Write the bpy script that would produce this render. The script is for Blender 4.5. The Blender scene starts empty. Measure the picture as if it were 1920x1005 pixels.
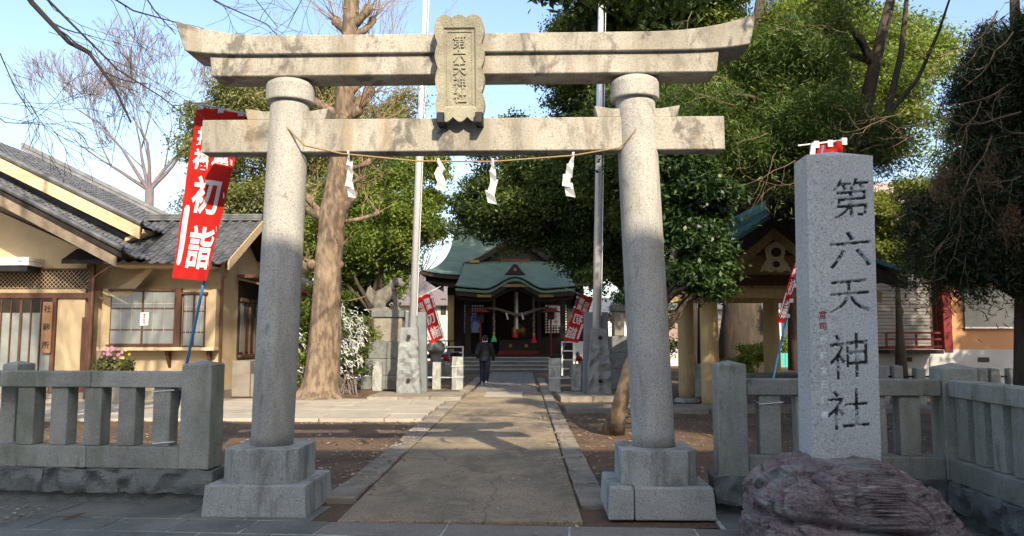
import bpy, bmesh, math, random
import numpy as np
from mathutils import Vector, Matrix, noise as mnoise
C = bpy.context.scene.collection
scene = bpy.context.scene
rad = math.radians
# ---------------------------------------------------------------- camera, sky, sun, exposure
FPX = 1450.0
CAMZ = 1.55
PITCH = math.atan((637 - 502.5) / FPX)
cam_data = bpy.data.cameras.new('camera')
cam = bpy.data.objects.new('camera', cam_data); C.objects.link(cam)
cam_data.sensor_width = 36.0; cam_data.sensor_fit = 'HORIZONTAL'
cam_data.lens = 36.0 * FPX / 1920.0
cam_data.clip_start = 0.05; cam_data.clip_end = 800
cam.location = (0, 0, CAMZ); cam.rotation_euler = (math.pi / 2 + PITCH, 0, 0)
scene.camera = cam
SUN_EL, SUN_AZ = rad(31), rad(162)          # azimuth clockwise from +Y: behind the camera, to its right
world = bpy.data.worlds.new('World'); scene.world = world; world.use_nodes = True
wn = world.node_tree.nodes; wl = world.node_tree.links
sky = wn.new('ShaderNodeTexSky'); sky.sky_type = 'NISHITA'; sky.sun_disc = False
sky.sun_elevation = SUN_EL; sky.sun_rotation = SUN_AZ
sky.air_density = 1.0; sky.dust_density = 2.2; sky.ozone_density = 0.8
wn['Background'].inputs['Strength'].default_value = 0.15
wl.new(sky.outputs['Color'], wn['Background'].inputs['Color'])
sl = bpy.data.lights.new('sun', 'SUN'); sl.energy = 3.4; sl.angle = rad(0.5); sl.color = (1.0, 0.87, 0.67)
sun = bpy.data.objects.new('sun', sl); C.objects.link(sun)
sdir = Vector((math.sin(SUN_AZ) * math.cos(SUN_EL), math.cos(SUN_AZ) * math.cos(SUN_EL), math.sin(SUN_EL)))
sun.rotation_euler = sdir.to_track_quat('Z', 'Y').to_euler(); sun.location = (6, -20, 30)
vs = scene.view_settings
vs.view_transform = 'Standard'; vs.look = 'None'; vs.gamma = 1.0; vs.use_curve_mapping = False
vs.exposure = 1.14
scene.cycles.max_bounces = 6; scene.cycles.transparent_max_bounces = 6
scene.cycles.use_denoising = True
# ---------------------------------------------------------------- measuring helpers (pixels of the 1920 x 1005 photo)
cp, sp = math.cos(PITCH), math.sin(PITCH)
def ray(px, py):
    u, v = px - 960.0, 502.5 - py
    return Vector((u, FPX * cp - v * sp, FPX * sp + v * cp))
def P(px, py, Y):
    d = ray(px, py); t = Y / d.y
    return Vector((d.x * t, Y, CAMZ + d.z * t))
def G(px, py, z=0.0):
    d = ray(px, py); t = (z - CAMZ) / d.z
    return Vector((d.x * t, d.y * t, z))
class Fr:
    """an upright local frame: x to the right, y away, z up"""
    def __init__(s, x, y, rot=0.0):
        s.x, s.y, s.r = x, y, rad(rot); s.c, s.s = math.cos(s.r), math.sin(s.r)
    def hit(s, px, py, yl=0.0):
        d = ray(px, py)
        ox, oy = -s.x, -s.y
        lo = (ox * s.c + oy * s.s, -ox * s.s + oy * s.c)
        ld = (d.x * s.c + d.y * s.s, -d.x * s.s + d.y * s.c)
        t = (yl - lo[1]) / ld[1]
        return lo[0] + ld[0] * t, CAMZ + d.z * t
    def hx(s, px, yl=0.0, py=637): return s.hit(px, py, yl)[0]
    def hz(s, py, yl=0.0, px=960): return s.hit(px, py, yl)[1]
# ---------------------------------------------------------------- objects
def tag(o, label=None, cat=None, group=None, kind=None):
    if label: o['label'] = label
    if cat: o['category'] = cat
    if group: o['group'] = group
    if kind: o['kind'] = kind
    return o
def thing(name, label, cat, loc=(0, 0, 0), rot=0.0, group=None):
    o = bpy.data.objects.new(name, None); C.objects.link(o)
    o.location = loc; o.rotation_euler = (0, 0, rad(rot)); o.empty_display_size = 0.2
    return tag(o, label, cat, group)
def link_mesh(name, me, mat=None, parent=None):
    o = bpy.data.objects.new(name, me); C.objects.link(o)
    if mat is not None and not me.materials: me.materials.append(mat)
    if parent is not None: o.parent = parent
    return o
def copy_tree(o, parent=None):
    c = o.copy(); C.objects.link(c)
    if parent is not None: c.parent = parent
    for ch in list(o.children): copy_tree(ch, c)
    return c
class MB:
    def __init__(s): s.v = []; s.f = []; s.m = []
    def add(s, vs, fs, mi=0):
        b = len(s.v); s.v.extend([tuple(p) for p in vs]); s.f.extend([tuple(b + i for i in f) for f in fs]); s.m.extend([mi] * len(fs)); return s
    def hexa(s, p, mi=0):      # bottom 4 ccw, top 4
        return s.add(p, [(3, 2, 1, 0), (4, 5, 6, 7), (0, 1, 5, 4), (1, 2, 6, 5), (2, 3, 7, 6), (3, 0, 4, 7)], mi)
    def box(s, x0, x1, y0, y1, z0, z1, mi=0):
        return s.hexa([(x0, y0, z0), (x1, y0, z0), (x1, y1, z0), (x0, y1, z0), (x0, y0, z1), (x1, y0, z1), (x1, y1, z1), (x0, y1, z1)], mi)
    def frustum(s, cx, cy, z0, z1, a0, b0, a1, b1, mi=0):
        return s.hexa([(cx - a0, cy - b0, z0), (cx + a0, cy - b0, z0), (cx + a0, cy + b0, z0), (cx - a0, cy + b0, z0),
                       (cx - a1, cy - b1, z1), (cx + a1, cy - b1, z1), (cx + a1, cy + b1, z1), (cx - a1, cy + b1, z1)], mi)
    def pyramid_post(s, x0, x1, y0, y1, z0, z1, ap, mi=0):
        cx, cy = (x0 + x1) / 2, (y0 + y1) / 2
        return s.add([(x0, y0, z0), (x1, y0, z0), (x1, y1, z0), (x0, y1, z0), (x0, y0, z1), (x1, y0, z1), (x1, y1, z1), (x0, y1, z1), (cx, cy, z1 + ap)],
                     [(3, 2, 1, 0), (0, 1, 5, 4), (1, 2, 6, 5), (2, 3, 7, 6), (3, 0, 4, 7), (4, 5, 8), (5, 6, 8), (6, 7, 8), (7, 4, 8)], mi)
    def prism(s, poly, a, b, axis='y', mi=0):
        """poly in the two other axes (x,z for y; x,y for z; y,z for x) extruded from a to b"""
        n = len(poly)
        if axis == 'y': A = [(p[0], a, p[1]) for p in poly]; B = [(p[0], b, p[1]) for p in poly]
        elif axis == 'z': A = [(p[0], p[1], a) for p in poly]; B = [(p[0], p[1], b) for p in poly]
        else: A = [(a, p[0], p[1]) for p in poly]; B = [(b, p[0], p[1]) for p in poly]
        return s.add(A + B, [tuple(range(n))[::-1], tuple(range(n, 2 * n))] + [(i, (i + 1) % n, n + (i + 1) % n, n + i) for i in range(n)], mi)
    def tube(s, pts, rs, n=8, cap=True, mi=0):
        pts = [Vector(p) for p in pts]
        if not hasattr(rs, '__len__'): rs = [rs] * len(pts)
        ref = None; rings = []
        for i, p in enumerate(pts):
            t = (pts[min(i + 1, len(pts) - 1)] - pts[max(i - 1, 0)])
            if t.length < 1e-9: t = Vector((0, 0, 1))
            t.normalize()
            if ref is None: ref = Vector((1, 0, 0)) if abs(t.x) < 0.8 else Vector((0, 1, 0))
            a = (ref - t * ref.dot(t)).normalized(); b = t.cross(a); ref = a
            rings.append([p + (a * math.cos(2 * math.pi * k / n) + b * math.sin(2 * math.pi * k / n)) * rs[i] for k in range(n)])
        V = [q for r in rings for q in r]; F = []
        for i in range(len(pts) - 1):
            for k in range(n):
                F.append((i * n + k, i * n + (k + 1) % n, (i + 1) * n + (k + 1) % n, (i + 1) * n + k))
        if cap: F.append(tuple(range(n))[::-1]); F.append(tuple((len(pts) - 1) * n + k for k in range(n)))
        return s.add(V, F, mi)
    def lathe(s, cx, cy, prof, n=24, mi=0):
        V = []; F = []
        for r, z in prof: V += [(cx + r * math.cos(2 * math.pi * k / n), cy + r * math.sin(2 * math.pi * k / n), z) for k in range(n)]
        for i in range(len(prof) - 1):
            for k in range(n): F.append((i * n + k, i * n + (k + 1) % n, (i + 1) * n + (k + 1) % n, (i + 1) * n + k))
        F.append(tuple(range(n))[::-1]); F.append(tuple((len(prof) - 1) * n + k for k in range(n)))
        return s.add(V, F, mi)
    def ball(s, c, r, nu=12, nv=8, mi=0):
        if not hasattr(r, '__len__'): r = (r, r, r)
        V = [(c[0], c[1], c[2] - r[2])]; F = []
        for j in range(1, nv):
            a = -math.pi / 2 + math.pi * j / nv
            for k in range(nu):
                b = 2 * math.pi * k / nu
                V.append((c[0] + r[0] * math.cos(a) * math.cos(b), c[1] + r[1] * math.cos(a) * math.sin(b), c[2] + r[2] * math.sin(a)))
        V.append((c[0], c[1], c[2] + r[2])); L = len(V) - 1
        for k in range(nu): F.append((0, 1 + (k + 1) % nu, 1 + k)); F.append((L, L - nu + k, L - nu + (k + 1) % nu))
        for j in range(nv - 2):
            for k in range(nu): F.append((1 + j * nu + k, 1 + j * nu + (k + 1) % nu, 1 + (j + 1) * nu + (k + 1) % nu, 1 + (j + 1) * nu + k))
        return s.add(V, F, mi)
    def surf(s, fn, nu, nv, mi=0):
        V = [fn(i / nu, j / nv) for j in range(nv + 1) for i in range(nu + 1)]
        F = [(j * (nu + 1) + i, j * (nu + 1) + i + 1, (j + 1) * (nu + 1) + i + 1, (j + 1) * (nu + 1) + i) for j in range(nv) for i in range(nu)]
        return s.add(V, F, mi)
    def build(s, name, mat, parent=None, bevel=0.0, smooth=False, solid=0.0, segs=1, fixn=False):
        me = bpy.data.meshes.new(name); me.from_pydata(s.v, [], s.f)
        mats = mat if isinstance(mat, (list, tuple)) else [mat]
        for m in mats: me.materials.append(m)
        if len(mats) > 1: me.polygons.foreach_set('material_index', s.m)
        if bevel > 0 or fixn:
            bm = bmesh.new(); bm.from_mesh(me)
            if fixn: bmesh.ops.recalc_face_normals(bm, faces=bm.faces)
            if bevel > 0:
                ed = [e for e in bm.edges if len(e.link_faces) == 2 and e.calc_face_angle(0) > 0.5]
                bmesh.ops.bevel(bm, geom=ed, offset=bevel, segments=segs, affect='EDGES', profile=0.5, clamp_overlap=True)
            bm.to_mesh(me); bm.free()
        if smooth: me.polygons.foreach_set('use_smooth', [True] * len(me.polygons))
        o = link_mesh(name, me, None, parent)
        if solid: md = o.modifiers.new('solid', 'SOLIDIFY'); md.thickness = solid; md.offset = -1
        return o
def np_mesh(name, V, quads, mat, parent=None, smooth=False):
    me = bpy.data.meshes.new(name); n, k = quads.shape
    me.vertices.add(len(V)); me.vertices.foreach_set('co', np.ascontiguousarray(V, np.float32).ravel())
    me.loops.add(n * k); me.loops.foreach_set('vertex_index', np.ascontiguousarray(quads, np.int32).ravel())
    me.polygons.add(n); me.polygons.foreach_set('loop_start', np.arange(0, n * k, k, dtype=np.int32))
    if smooth: me.polygons.foreach_set('use_smooth', np.ones(n, bool))
    me.update(calc_edges=True)
    return link_mesh(name, me, mat, parent)
def remeshed(mb, voxel, smooth_it=2):
    """one continuous surface grown round the volumes in mb"""
    me = bpy.data.meshes.new('tmp'); me.from_pydata(mb.v, [], mb.f)
    o = bpy.data.objects.new('tmp', me); C.objects.link(o)
    md = o.modifiers.new('r', 'REMESH'); md.mode = 'VOXEL'; md.voxel_size = voxel
    if smooth_it: sm = o.modifiers.new('s', 'SMOOTH'); sm.iterations = smooth_it; sm.factor = 0.5
    dg = bpy.context.evaluated_depsgraph_get()
    out = bpy.data.meshes.new_from_object(o.evaluated_get(dg))
    bpy.data.objects.remove(o); bpy.data.meshes.remove(me)
    out.polygons.foreach_set('use_smooth', [True] * len(out.polygons))
    out.materials.clear()
    return out
# ---------------------------------------------------------------- lettering
_gl = {}
def glyphs(text, bold=0.0, extrude=0.0, bevel=0.0):
    """mesh data (V, F) of one line of text, centred, one em high = 1"""
    key = (text, bold, extrude, bevel)
    if key not in _gl:
        cu = bpy.data.curves.new('t', 'FONT'); cu.body = text; cu.size = 1.0; cu.offset = bold; cu.extrude = extrude
        cu.bevel_depth = bevel; cu.align_x = 'CENTER'; cu.align_y = 'CENTER'; cu.resolution_u = 3
        o = bpy.data.objects.new('t', cu); C.objects.link(o)
        dg = bpy.context.evaluated_depsgraph_get()
        me = bpy.data.meshes.new_from_object(o.evaluated_get(dg))
        V = np.array([v.co[:] for v in me.vertices]).reshape(-1, 3); F = [tuple(p.vertices) for p in me.polygons]
        if len(V): V[:, :2] -= (V[:, :2].max(0) + V[:, :2].min(0)) / 2
        bpy.data.objects.remove(o); bpy.data.meshes.remove(me); bpy.data.curves.remove(cu)
        _gl[key] = (V, F)
    return _gl[key]
def column_text(mb, text, fn, x, ztop, size, pitch, bold=0.0, mirror=False, extrude=0.0, split=0, xs=1.0):
    """characters one below the other; fn maps (x, z, out) to a point"""
    for i, ch in enumerate(text):
        if ch == ' ': continue
        V, F = glyphs(ch, bold, extrude)
        if not len(V): continue
        if split:
            me = bpy.data.meshes.new('g'); me.from_pydata(V.tolist(), [], F); bm = bmesh.new(); bm.from_mesh(me)
            for _ in range(split):
                bmesh.ops.triangulate(bm, faces=bm.faces)
                ed = [e for e in bm.edges if e.calc_length() > 0.12]
                if ed: bmesh.ops.subdivide_edges(bm, edges=ed, cuts=1)
            bmesh.ops.triangulate(bm, faces=bm.faces); bm.verts.index_update()
            V = np.array([v.co[:] for v in bm.verts]); F = [tuple(v.index for v in f.verts) for f in bm.faces]; bm.free(); bpy.data.meshes.remove(me)
        s = -1 if mirror else 1
        cz = ztop - pitch * i - size / 2
        mb.add([fn(x + s * v[0] * size * xs, cz + v[1] * size, v[2]) for v in V], F)
# ---------------------------------------------------------------- materials
class NT:
    def __init__(s, name):
        s.m = bpy.data.materials.new(name); s.m.use_nodes = True; s.n = s.m.node_tree.nodes; s.l = s.m.node_tree.links
        s.b = s.n['Principled BSDF']; s.out = s.n['Material Output']
        s.pos = s.n.new('ShaderNodeNewGeometry').outputs['Position']
    def mapped(s, sc=(1, 1, 1), rot=(0, 0, 0), src=None):
        m = s.n.new('ShaderNodeMapping'); m.inputs['Scale'].default_value = sc; m.inputs['Rotation'].default_value = rot
        s.l.new(src or s.pos, m.inputs['Vector']); return m.outputs['Vector']
    def noise(s, vec, scale, detail=4, rough=0.6, dist=0.0):
        n = s.n.new('ShaderNodeTexNoise'); n.inputs['Scale'].default_value = scale; n.inputs['Detail'].default_value = detail
        n.inputs['Roughness'].default_value = rough; n.inputs['Distortion'].default_value = dist
        s.l.new(vec, n.inputs['Vector']); return n.outputs['Fac']
    def ramp(s, fac, lo, hi, a=0.0, b=1.0):
        r = s.n.new('ShaderNodeMapRange'); r.inputs['From Min'].default_value = lo; r.inputs['From Max'].default_value = hi
        r.inputs['To Min'].default_value = a; r.inputs['To Max'].default_value = b; s.l.new(fac, r.inputs['Value']); return r.outputs['Result']
    def mix(s, fac, a, b, mode='MIX'):
        m = s.n.new('ShaderNodeMix'); m.data_type = 'RGBA'; m.blend_type = mode
        for sock, v in ((m.inputs[0], fac), (m.inputs[6], a), (m.inputs[7], b)):
            if isinstance(v, (int, float)): sock.default_value = v
            elif isinstance(v, tuple): sock.default_value = (*v[:3], 1)
            else: s.l.new(v, sock)
        return m.outputs[2]
    def math(s, op, a, b):
        m = s.n.new('ShaderNodeMath'); m.operation = op
        for sock, v in ((m.inputs[0], a), (m.inputs[1], b)):
            if isinstance(v, (int, float)): sock.default_value = v
            else: s.l.new(v, sock)
        return m.outputs[0]
    def bump(s, h, strength=0.3, dist=0.02):
        b = s.n.new('ShaderNodeBump'); b.inputs['Strength'].default_value = strength; b.inputs['Distance'].default_value = dist
        s.l.new(h, b.inputs['Height']); s.l.new(b.outputs['Normal'], s.b.inputs['Normal'])
def M(name, c1, c2=None, scale=6, stretch=(1, 1, 1), speck=0.0, speck_scale=110, stains=(), rough=0.85, bump=0.0, bump_scale=60,
      rand=0.0, metal=0.0, spec=0.3, streak=None, trans=0.0, lo=0.35, hi=0.65):
    t = NT(name); c2 = c2 or tuple(x * 0.75 for x in c1)
    col = t.mix(t.ramp(t.noise(t.mapped(stretch), scale), lo, hi), c1, c2)
    if speck:
        sp_ = t.noise(t.pos, speck_scale, 2, 0.7)
        col = t.mix(t.ramp(sp_, 0.36, 0.46, speck, 0.0), col, tuple(x * 0.25 for x in c1))
        col = t.mix(t.ramp(sp_, 0.56, 0.66, 0.0, speck * 0.7), col, tuple(min(1, x * 1.5) for x in c1))
    for (sc, st, l, h, amt, scol) in stains:
        col = t.mix(t.ramp(t.noise(t.mapped(st), sc, 6, 0.65, 0.4), l, h, 0.0, amt), col, scol)
    if rand:
        oi = t.n.new('ShaderNodeObjectInfo').outputs['Random']
        g = t.n.new('ShaderNodeNewGeometry').outputs['Random Per Island']
        v = t.ramp(t.math('ADD', oi, g), 0.2, 1.8, 1 - rand, 1 + rand)
        mm = t.n.new('ShaderNodeVectorMath'); mm.operation = 'SCALE'; t.l.new(col, mm.inputs[0]); t.l.new(v, mm.inputs['Scale']); col = mm.outputs[0]
    t.l.new(col, t.b.inputs['Base Color'])
    t.b.inputs['Roughness'].default_value = rough; t.b.inputs['Metallic'].default_value = metal
    t.b.inputs['Specular IOR Level'].default_value = spec
    if bump: t.bump(t.noise(t.mapped(stretch), bump_scale, 5, 0.7), bump, 0.02)
    if trans:
        tr = t.n.new('ShaderNodeBsdfTranslucent'); t.l.new(col, tr.inputs['Color'])
        ms = t.n.new('ShaderNodeMixShader'); ms.inputs[0].default_value = trans
        t.l.new(t.b.outputs[0], ms.inputs[1]); t.l.new(tr.outputs[0], ms.inputs[2]); t.l.new(ms.outputs[0], t.out.inputs['Surface'])
    return t.m
def leaf_mat(name, ca, cb, trans=0.3, rough=0.5, scale=0.9):
    t = NT(name)
    g = t.n.new('ShaderNodeNewGeometry').outputs['Random Per Island']
    f = t.math('ADD', t.math('MULTIPLY', t.math('POWER', g, 1.6), 0.75), t.ramp(t.noise(t.pos, scale, 3), 0.38, 0.66, -0.1, 0.55))
    col = t.mix(f, ca, cb)
    t.l.new(col, t.b.inputs['Base Color']); t.b.inputs['Roughness'].default_value = rough; t.b.inputs['Specular IOR Level'].default_value = 0.35
    tr = t.n.new('ShaderNodeBsdfTranslucent'); t.l.new(t.mix(0.5, col, (cb[0] * 1.6, cb[1] * 1.5, cb[2])), tr.inputs['Color'])
    ms = t.n.new('ShaderNodeMixShader'); ms.inputs[0].default_value = trans
    t.l.new(t.b.outputs[0], ms.inputs[1]); t.l.new(tr.outputs[0], ms.inputs[2]); t.l.new(ms.outputs[0], t.out.inputs['Surface'])
    return t.m
V_ = (1, 1, 0.18)      # stretched along z: streaks that run down
MAT = {}
MAT['granite'] = M('granite', (0.45, 0.435, 0.40), (0.385, 0.375, 0.345), 3, speck=0.55, speck_scale=70, bump=0.25, bump_scale=90,
                   stains=((2.2, V_, 0.47, 0.66, 0.5, (0.22, 0.205, 0.165)), (6, (1, 1, 1), 0.62, 0.72, 0.25, (0.30, 0.25, 0.17)), (3.2, (1, 1, .7), 0.635, 0.655, 0.55, (0.17, 0.17, 0.165)), (9, (1, 1, .2), .53, .66, .4, (.2, .2, .17))))
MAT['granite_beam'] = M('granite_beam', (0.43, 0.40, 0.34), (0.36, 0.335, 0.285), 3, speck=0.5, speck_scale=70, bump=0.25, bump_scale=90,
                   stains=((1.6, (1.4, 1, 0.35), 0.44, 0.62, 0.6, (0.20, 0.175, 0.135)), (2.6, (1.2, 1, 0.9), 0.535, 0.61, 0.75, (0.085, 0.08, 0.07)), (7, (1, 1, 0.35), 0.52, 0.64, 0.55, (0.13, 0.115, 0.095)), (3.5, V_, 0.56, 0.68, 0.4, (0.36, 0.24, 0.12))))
MAT['granite_base'] = M('granite_base', (0.41, 0.415, 0.39), (0.33, 0.34, 0.32), 3, speck=0.5, speck_scale=75, bump=0.3, bump_scale=80,
                   stains=((4.5, (1, 1, 0.3), 0.50, 0.64, 0.6, (0.10, 0.105, 0.095)), (2, (1, 1, 1), 0.55, 0.7, 0.3, (0.25, 0.24, 0.17))))
MAT['granite_plaque'] = M('granite_plaque', (0.40, 0.37, 0.27), (0.30, 0.28, 0.21), 5, speck=0.5, speck_scale=80, bump=0.5, bump_scale=70,
                   stains=((3, (1, 1, 0.6), 0.55, 0.72, 0.5, (0.17, 0.15, 0.11)),))
MAT['granite_fence'] = M('granite_fence', (0.39, 0.385, 0.335), (0.28, 0.285, 0.25), 3, speck=0.4, speck_scale=80, bump=0.45, bump_scale=70, rand=0.16,
                   stains=((2.6, (1, 1, 0.35), 0.48, 0.66, 0.6, (0.14, 0.155, 0.085)), (7, (1, 1, 0.25), 0.60, 0.70, 0.55, (0.07, 0.075, 0.065)), (9, (1, 1, 0.6), 0.66, 0.74, 0.5, (0.40, 0.41, 0.38))))
MAT['granite_rough'] = M('granite_rough', (0.20, 0.21, 0.20), (0.13, 0.14, 0.13), 5, speck=0.4, speck_scale=60, bump=0.6, bump_scale=40,
                   stains=((4, (1, 1, 1), 0.55, 0.7, 0.5, (0.06, 0.07, 0.05)),))
MAT['granite_sign'] = M('granite_sign', (0.52, 0.535, 0.525), (0.46, 0.47, 0.465), 2, speck=0.6, speck_scale=75, bump=0.2, bump_scale=90,
                   stains=((1.5, (1, 1, 0.5), 0.55, 0.75, 0.25, (0.28, 0.29, 0.27)),))
MAT['shaded_groove'] = M('shaded_groove', (0.10, 0.115, 0.12), (0.05, 0.06, 0.062), 14, lo=0.3, hi=0.6, rough=0.9)  # dark colour standing in for the shade inside the carved strokes
MAT['boulder'] = M('boulder', (0.27, 0.205, 0.20), (0.15, 0.115, 0.117), 5, stretch=(1, 1, 2.0), speck=0.5, speck_scale=42, bump=1.0, bump_scale=22, rough=0.75,
                   stains=((2.2, (1.2, 1, 1.6), 0.52, 0.64, 0.8, (0.24, 0.26, 0.25)), (5, (0.6, 1, 4.5), 0.58, 0.64, 0.65, (0.40, 0.39, 0.37)), (4, (1, 1, 3), 0.60, 0.72, 0.55, (0.06, 0.06, 0.055))))
MAT['foot_stone'] = M('foot_stone', (0.27, 0.285, 0.285), (0.19, 0.20, 0.205), 4, speck=0.4, speck_scale=60, bump=0.6, bump_scale=24, stains=((3, (1, 1, 1), 0.5, 0.62, 0.6, (0.11, 0.12, 0.12)),))
MAT['dirt'] = M('dirt', (0.155, 0.095, 0.06), (0.085, 0.054, 0.037), 1.3, speck=0.5, speck_scale=28, bump=0.6, bump_scale=30, rough=0.95,
                stains=((0.7, (1, 1, 1), 0.42, 0.62, 0.7, (0.17, 0.115, 0.072)), (2.2, (1, 1, 1), .54, .68, .6, (.055, .038, .03)), (9, (1, 1, 1), 0.60, 0.70, 0.5, (0.21, 0.16, 0.10))))
MAT['path'] = M('path', (0.37, 0.285, 0.19), (0.255, 0.205, 0.145), 0.9, speck=0.7, speck_scale=42, bump=0.35, bump_scale=70, rough=0.9,
                stains=((1.2, (1, 0.6, 1), 0.45, 0.62, 0.75, (0.15, 0.135, 0.09)), (3.3, (1, .7, 1), .52, .63, .5, (.40, .30, .19)), (.55, (1, 1, 1), .54, .60, .35, (.21, .18, .14)), (14, (1, 1, 1), 0.62, 0.72, 0.35, (0.30, 0.24, 0.17))))
def crack(m, scale, width, col, amt=0.8):
    t = m.node_tree; n = t.nodes; l = t.links; b = n['Principled BSDF']; src = b.inputs['Base Color'].links[0].from_socket
    g = n.new('ShaderNodeNewGeometry').outputs['Position']; no = n.new('ShaderNodeTexNoise'); no.inputs['Scale'].default_value = 2.2; no.inputs['Detail'].default_value = 5; l.new(g, no.inputs['Vector'])
    mx = n.new('ShaderNodeMix'); mx.data_type = 'VECTOR'; mx.inputs[0].default_value = 0.22; l.new(g, mx.inputs[4]); l.new(no.outputs['Color'], mx.inputs[5])
    v = n.new('ShaderNodeTexVoronoi'); v.feature = 'DISTANCE_TO_EDGE'; v.inputs['Scale'].default_value = scale; l.new(mx.outputs[1], v.inputs['Vector'])
    r = n.new('ShaderNodeMapRange'); r.inputs['From Min'].default_value = width * .4; r.inputs['From Max'].default_value = width; r.inputs['To Min'].default_value = amt; r.inputs['To Max'].default_value = 0; l.new(v.outputs['Distance'], r.inputs['Value'])
    c = n.new('ShaderNodeMix'); c.data_type = 'RGBA'; l.new(r.outputs['Result'], c.inputs[0]); l.new(src, c.inputs[6]); c.inputs[7].default_value = (*col, 1); l.new(c.outputs[2], b.inputs['Base Color'])
crack(MAT['path'], 0.42, 0.006, (0.10, 0.085, 0.062), 0.4)
MAT['kerb'] = M('kerb', (0.28, 0.24, 0.185), (0.18, 0.155, 0.125), 2.5, speck=0.35, speck_scale=70, bump=0.4, bump_scale=50, rand=0.22,
                stains=((5, (1, 1, 1), 0.52, 0.66, 0.5, (0.11, 0.10, 0.08)),))
MAT['slab'] = M('slab', (0.20, 0.20, 0.175), (0.135, 0.14, 0.125), 1.6, speck=0.4, speck_scale=80, bump=0.35, bump_scale=60, rand=0.14, rough=0.8,
                stains=((1.8, (1, 1, 1), 0.50, 0.68, 0.6, (0.075, 0.085, 0.075)),))
MAT['slab_warm'] = M('slab_warm', (0.25, 0.225, 0.19), (0.19, 0.17, 0.145), 1.6, speck=0.4, speck_scale=80, bump=0.3, bump_scale=60, rand=0.12,
                stains=((2.5, (1, 1, 1), 0.52, 0.7, 0.45, (0.13, 0.12, 0.10)),))
MAT['grout'] = M('grout', (0.66, 0.66, 0.62), (0.14, 0.14, 0.125), 2.6, rough=0.95)
MAT['pale'] = M('pale', (0.43, 0.38, 0.30), (0.34, 0.30, 0.24), 1.5, speck=0.3, speck_scale=70, bump=0.2, bump_scale=50, rand=0.10,
                stains=((2.4, (1, 1, 1), 0.55, 0.7, 0.35, (0.24, 0.20, 0.15)),))
MAT['plaster'] = M('plaster', (0.49, 0.38, 0.235), (0.40, 0.31, 0.19), 0.9, bump=0.1, bump_scale=80, rough=0.9,
                stains=((1.1, (1, 1, 0.3), 0.52, 0.72, 0.5, (0.36, 0.26, 0.15)), (4, (1, 1, .15), .58, .74, .4, (.30, .22, .13))))
MAT['plaster_orange'] = M('plaster_orange', (0.52, 0.27, 0.13), (0.46, 0.24, 0.12), 0.9, rough=0.9)
MAT['cream_wood'] = M('cream_wood', (0.62, 0.48, 0.29), (0.52, 0.39, 0.23), 4, stretch=(1, 1, 6), rough=0.8, stains=((3, (1, 1, 1), 0.55, 0.7, 0.5, (0.35, 0.27, 0.17)),))
MAT['brown_wood'] = M('brown_wood', (0.115, 0.055, 0.034), (0.07, 0.034, 0.022), 5, stretch=(4, 4, 0.6), rough=0.7, bump=0.15)
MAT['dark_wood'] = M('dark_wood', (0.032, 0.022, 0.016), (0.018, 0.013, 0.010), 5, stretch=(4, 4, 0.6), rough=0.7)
MAT['pale_wood'] = M('pale_wood', (0.50, 0.36, 0.18), (0.40, 0.28, 0.14), 4, stretch=(5, 5, 0.6), rough=0.75, bump=0.1)
MAT['tile'] = M('tile', (0.125, 0.128, 0.132), (0.07, 0.073, 0.077), 3, rough=0.5, spec=0.5, rand=0.28, stains=((4, (1, 1, 1), 0.56, 0.7, 0.5, (0.23, 0.215, 0.185)),))
MAT['copper'] = M('copper', (0.12, 0.172, 0.13), (0.085, 0.13, 0.10), 1.2, stretch=(1, 1, 3), rough=0.6, stains=((1.4, (1, 1, 0.3), 0.55, 0.72, 0.45, (0.06, 0.13, 0.10)),))
MAT['copper_blue'] = M('copper_blue', (0.11, 0.235, 0.235), (0.075, 0.17, 0.175), 2, rough=0.6, stains=((2.4, (1, 1, 1), 0.55, 0.7, 0.5, (0.05, 0.095, 0.095)),))
MAT['frosted'] = M('frosted', (0.235, 0.25, 0.24), (0.18, 0.195, 0.19), 1.5, rough=0.25, spec=0.5)
MAT['glass_dark'] = M('glass_dark', (0.03, 0.033, 0.035), (0.05, 0.055, 0.058), 1.5, rough=0.12, spec=0.6)
MAT['white'] = M('white', (0.80, 0.79, 0.76), (0.72, 0.71, 0.69), 3, rough=0.8)
MAT['paper'] = M('paper', (0.82, 0.82, 0.80), (0.74, 0.74, 0.73), 9, rough=0.9, trans=0.25)
MAT['red_cloth'] = M('red_cloth', (0.54, 0.022, 0.016), (0.46, 0.017, 0.014), 5, rough=0.7, trans=0.3, spec=0.15)
MAT['white_cloth'] = M('white_cloth', (0.82, 0.80, 0.79), (0.76, 0.74, 0.73), 5, rough=0.8, trans=0.25, spec=0.15)
MAT['blue_pole'] = M('blue_pole', (0.045, 0.21, 0.42), (0.04, 0.17, 0.36), 5, rough=0.35, spec=0.5)
MAT['white_pole'] = M('white_pole', (0.78, 0.78, 0.78), (0.7, 0.7, 0.7), 5, rough=0.35, spec=0.5)
MAT['steel'] = M('steel', (0.72, 0.74, 0.76), (0.62, 0.64, 0.67), 3, stretch=(1, 1, 0.1), rough=0.38, metal=0.45, spec=.6)
MAT['black_metal'] = M('black_metal', (0.02, 0.02, 0.021), (0.014, 0.014, 0.015), 4, rough=0.5)
MAT['gold'] = M('gold', (0.30, 0.20, 0.06), (0.22, 0.145, 0.045), 6, rough=0.4, metal=0.6)
MAT['vermilion'] = M('vermilion', (0.18, 0.014, 0.014), (0.12, 0.011, 0.011), 5, rough=0.6)
MAT['straw'] = M('straw', (0.34, 0.23, 0.11), (0.25, 0.17, 0.085), 40, rough=0.9)
MAT['old_rope'] = M('old_rope', (0.20, 0.17, 0.12), (0.12, 0.10, 0.07), 30, rough=0.95)
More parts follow.
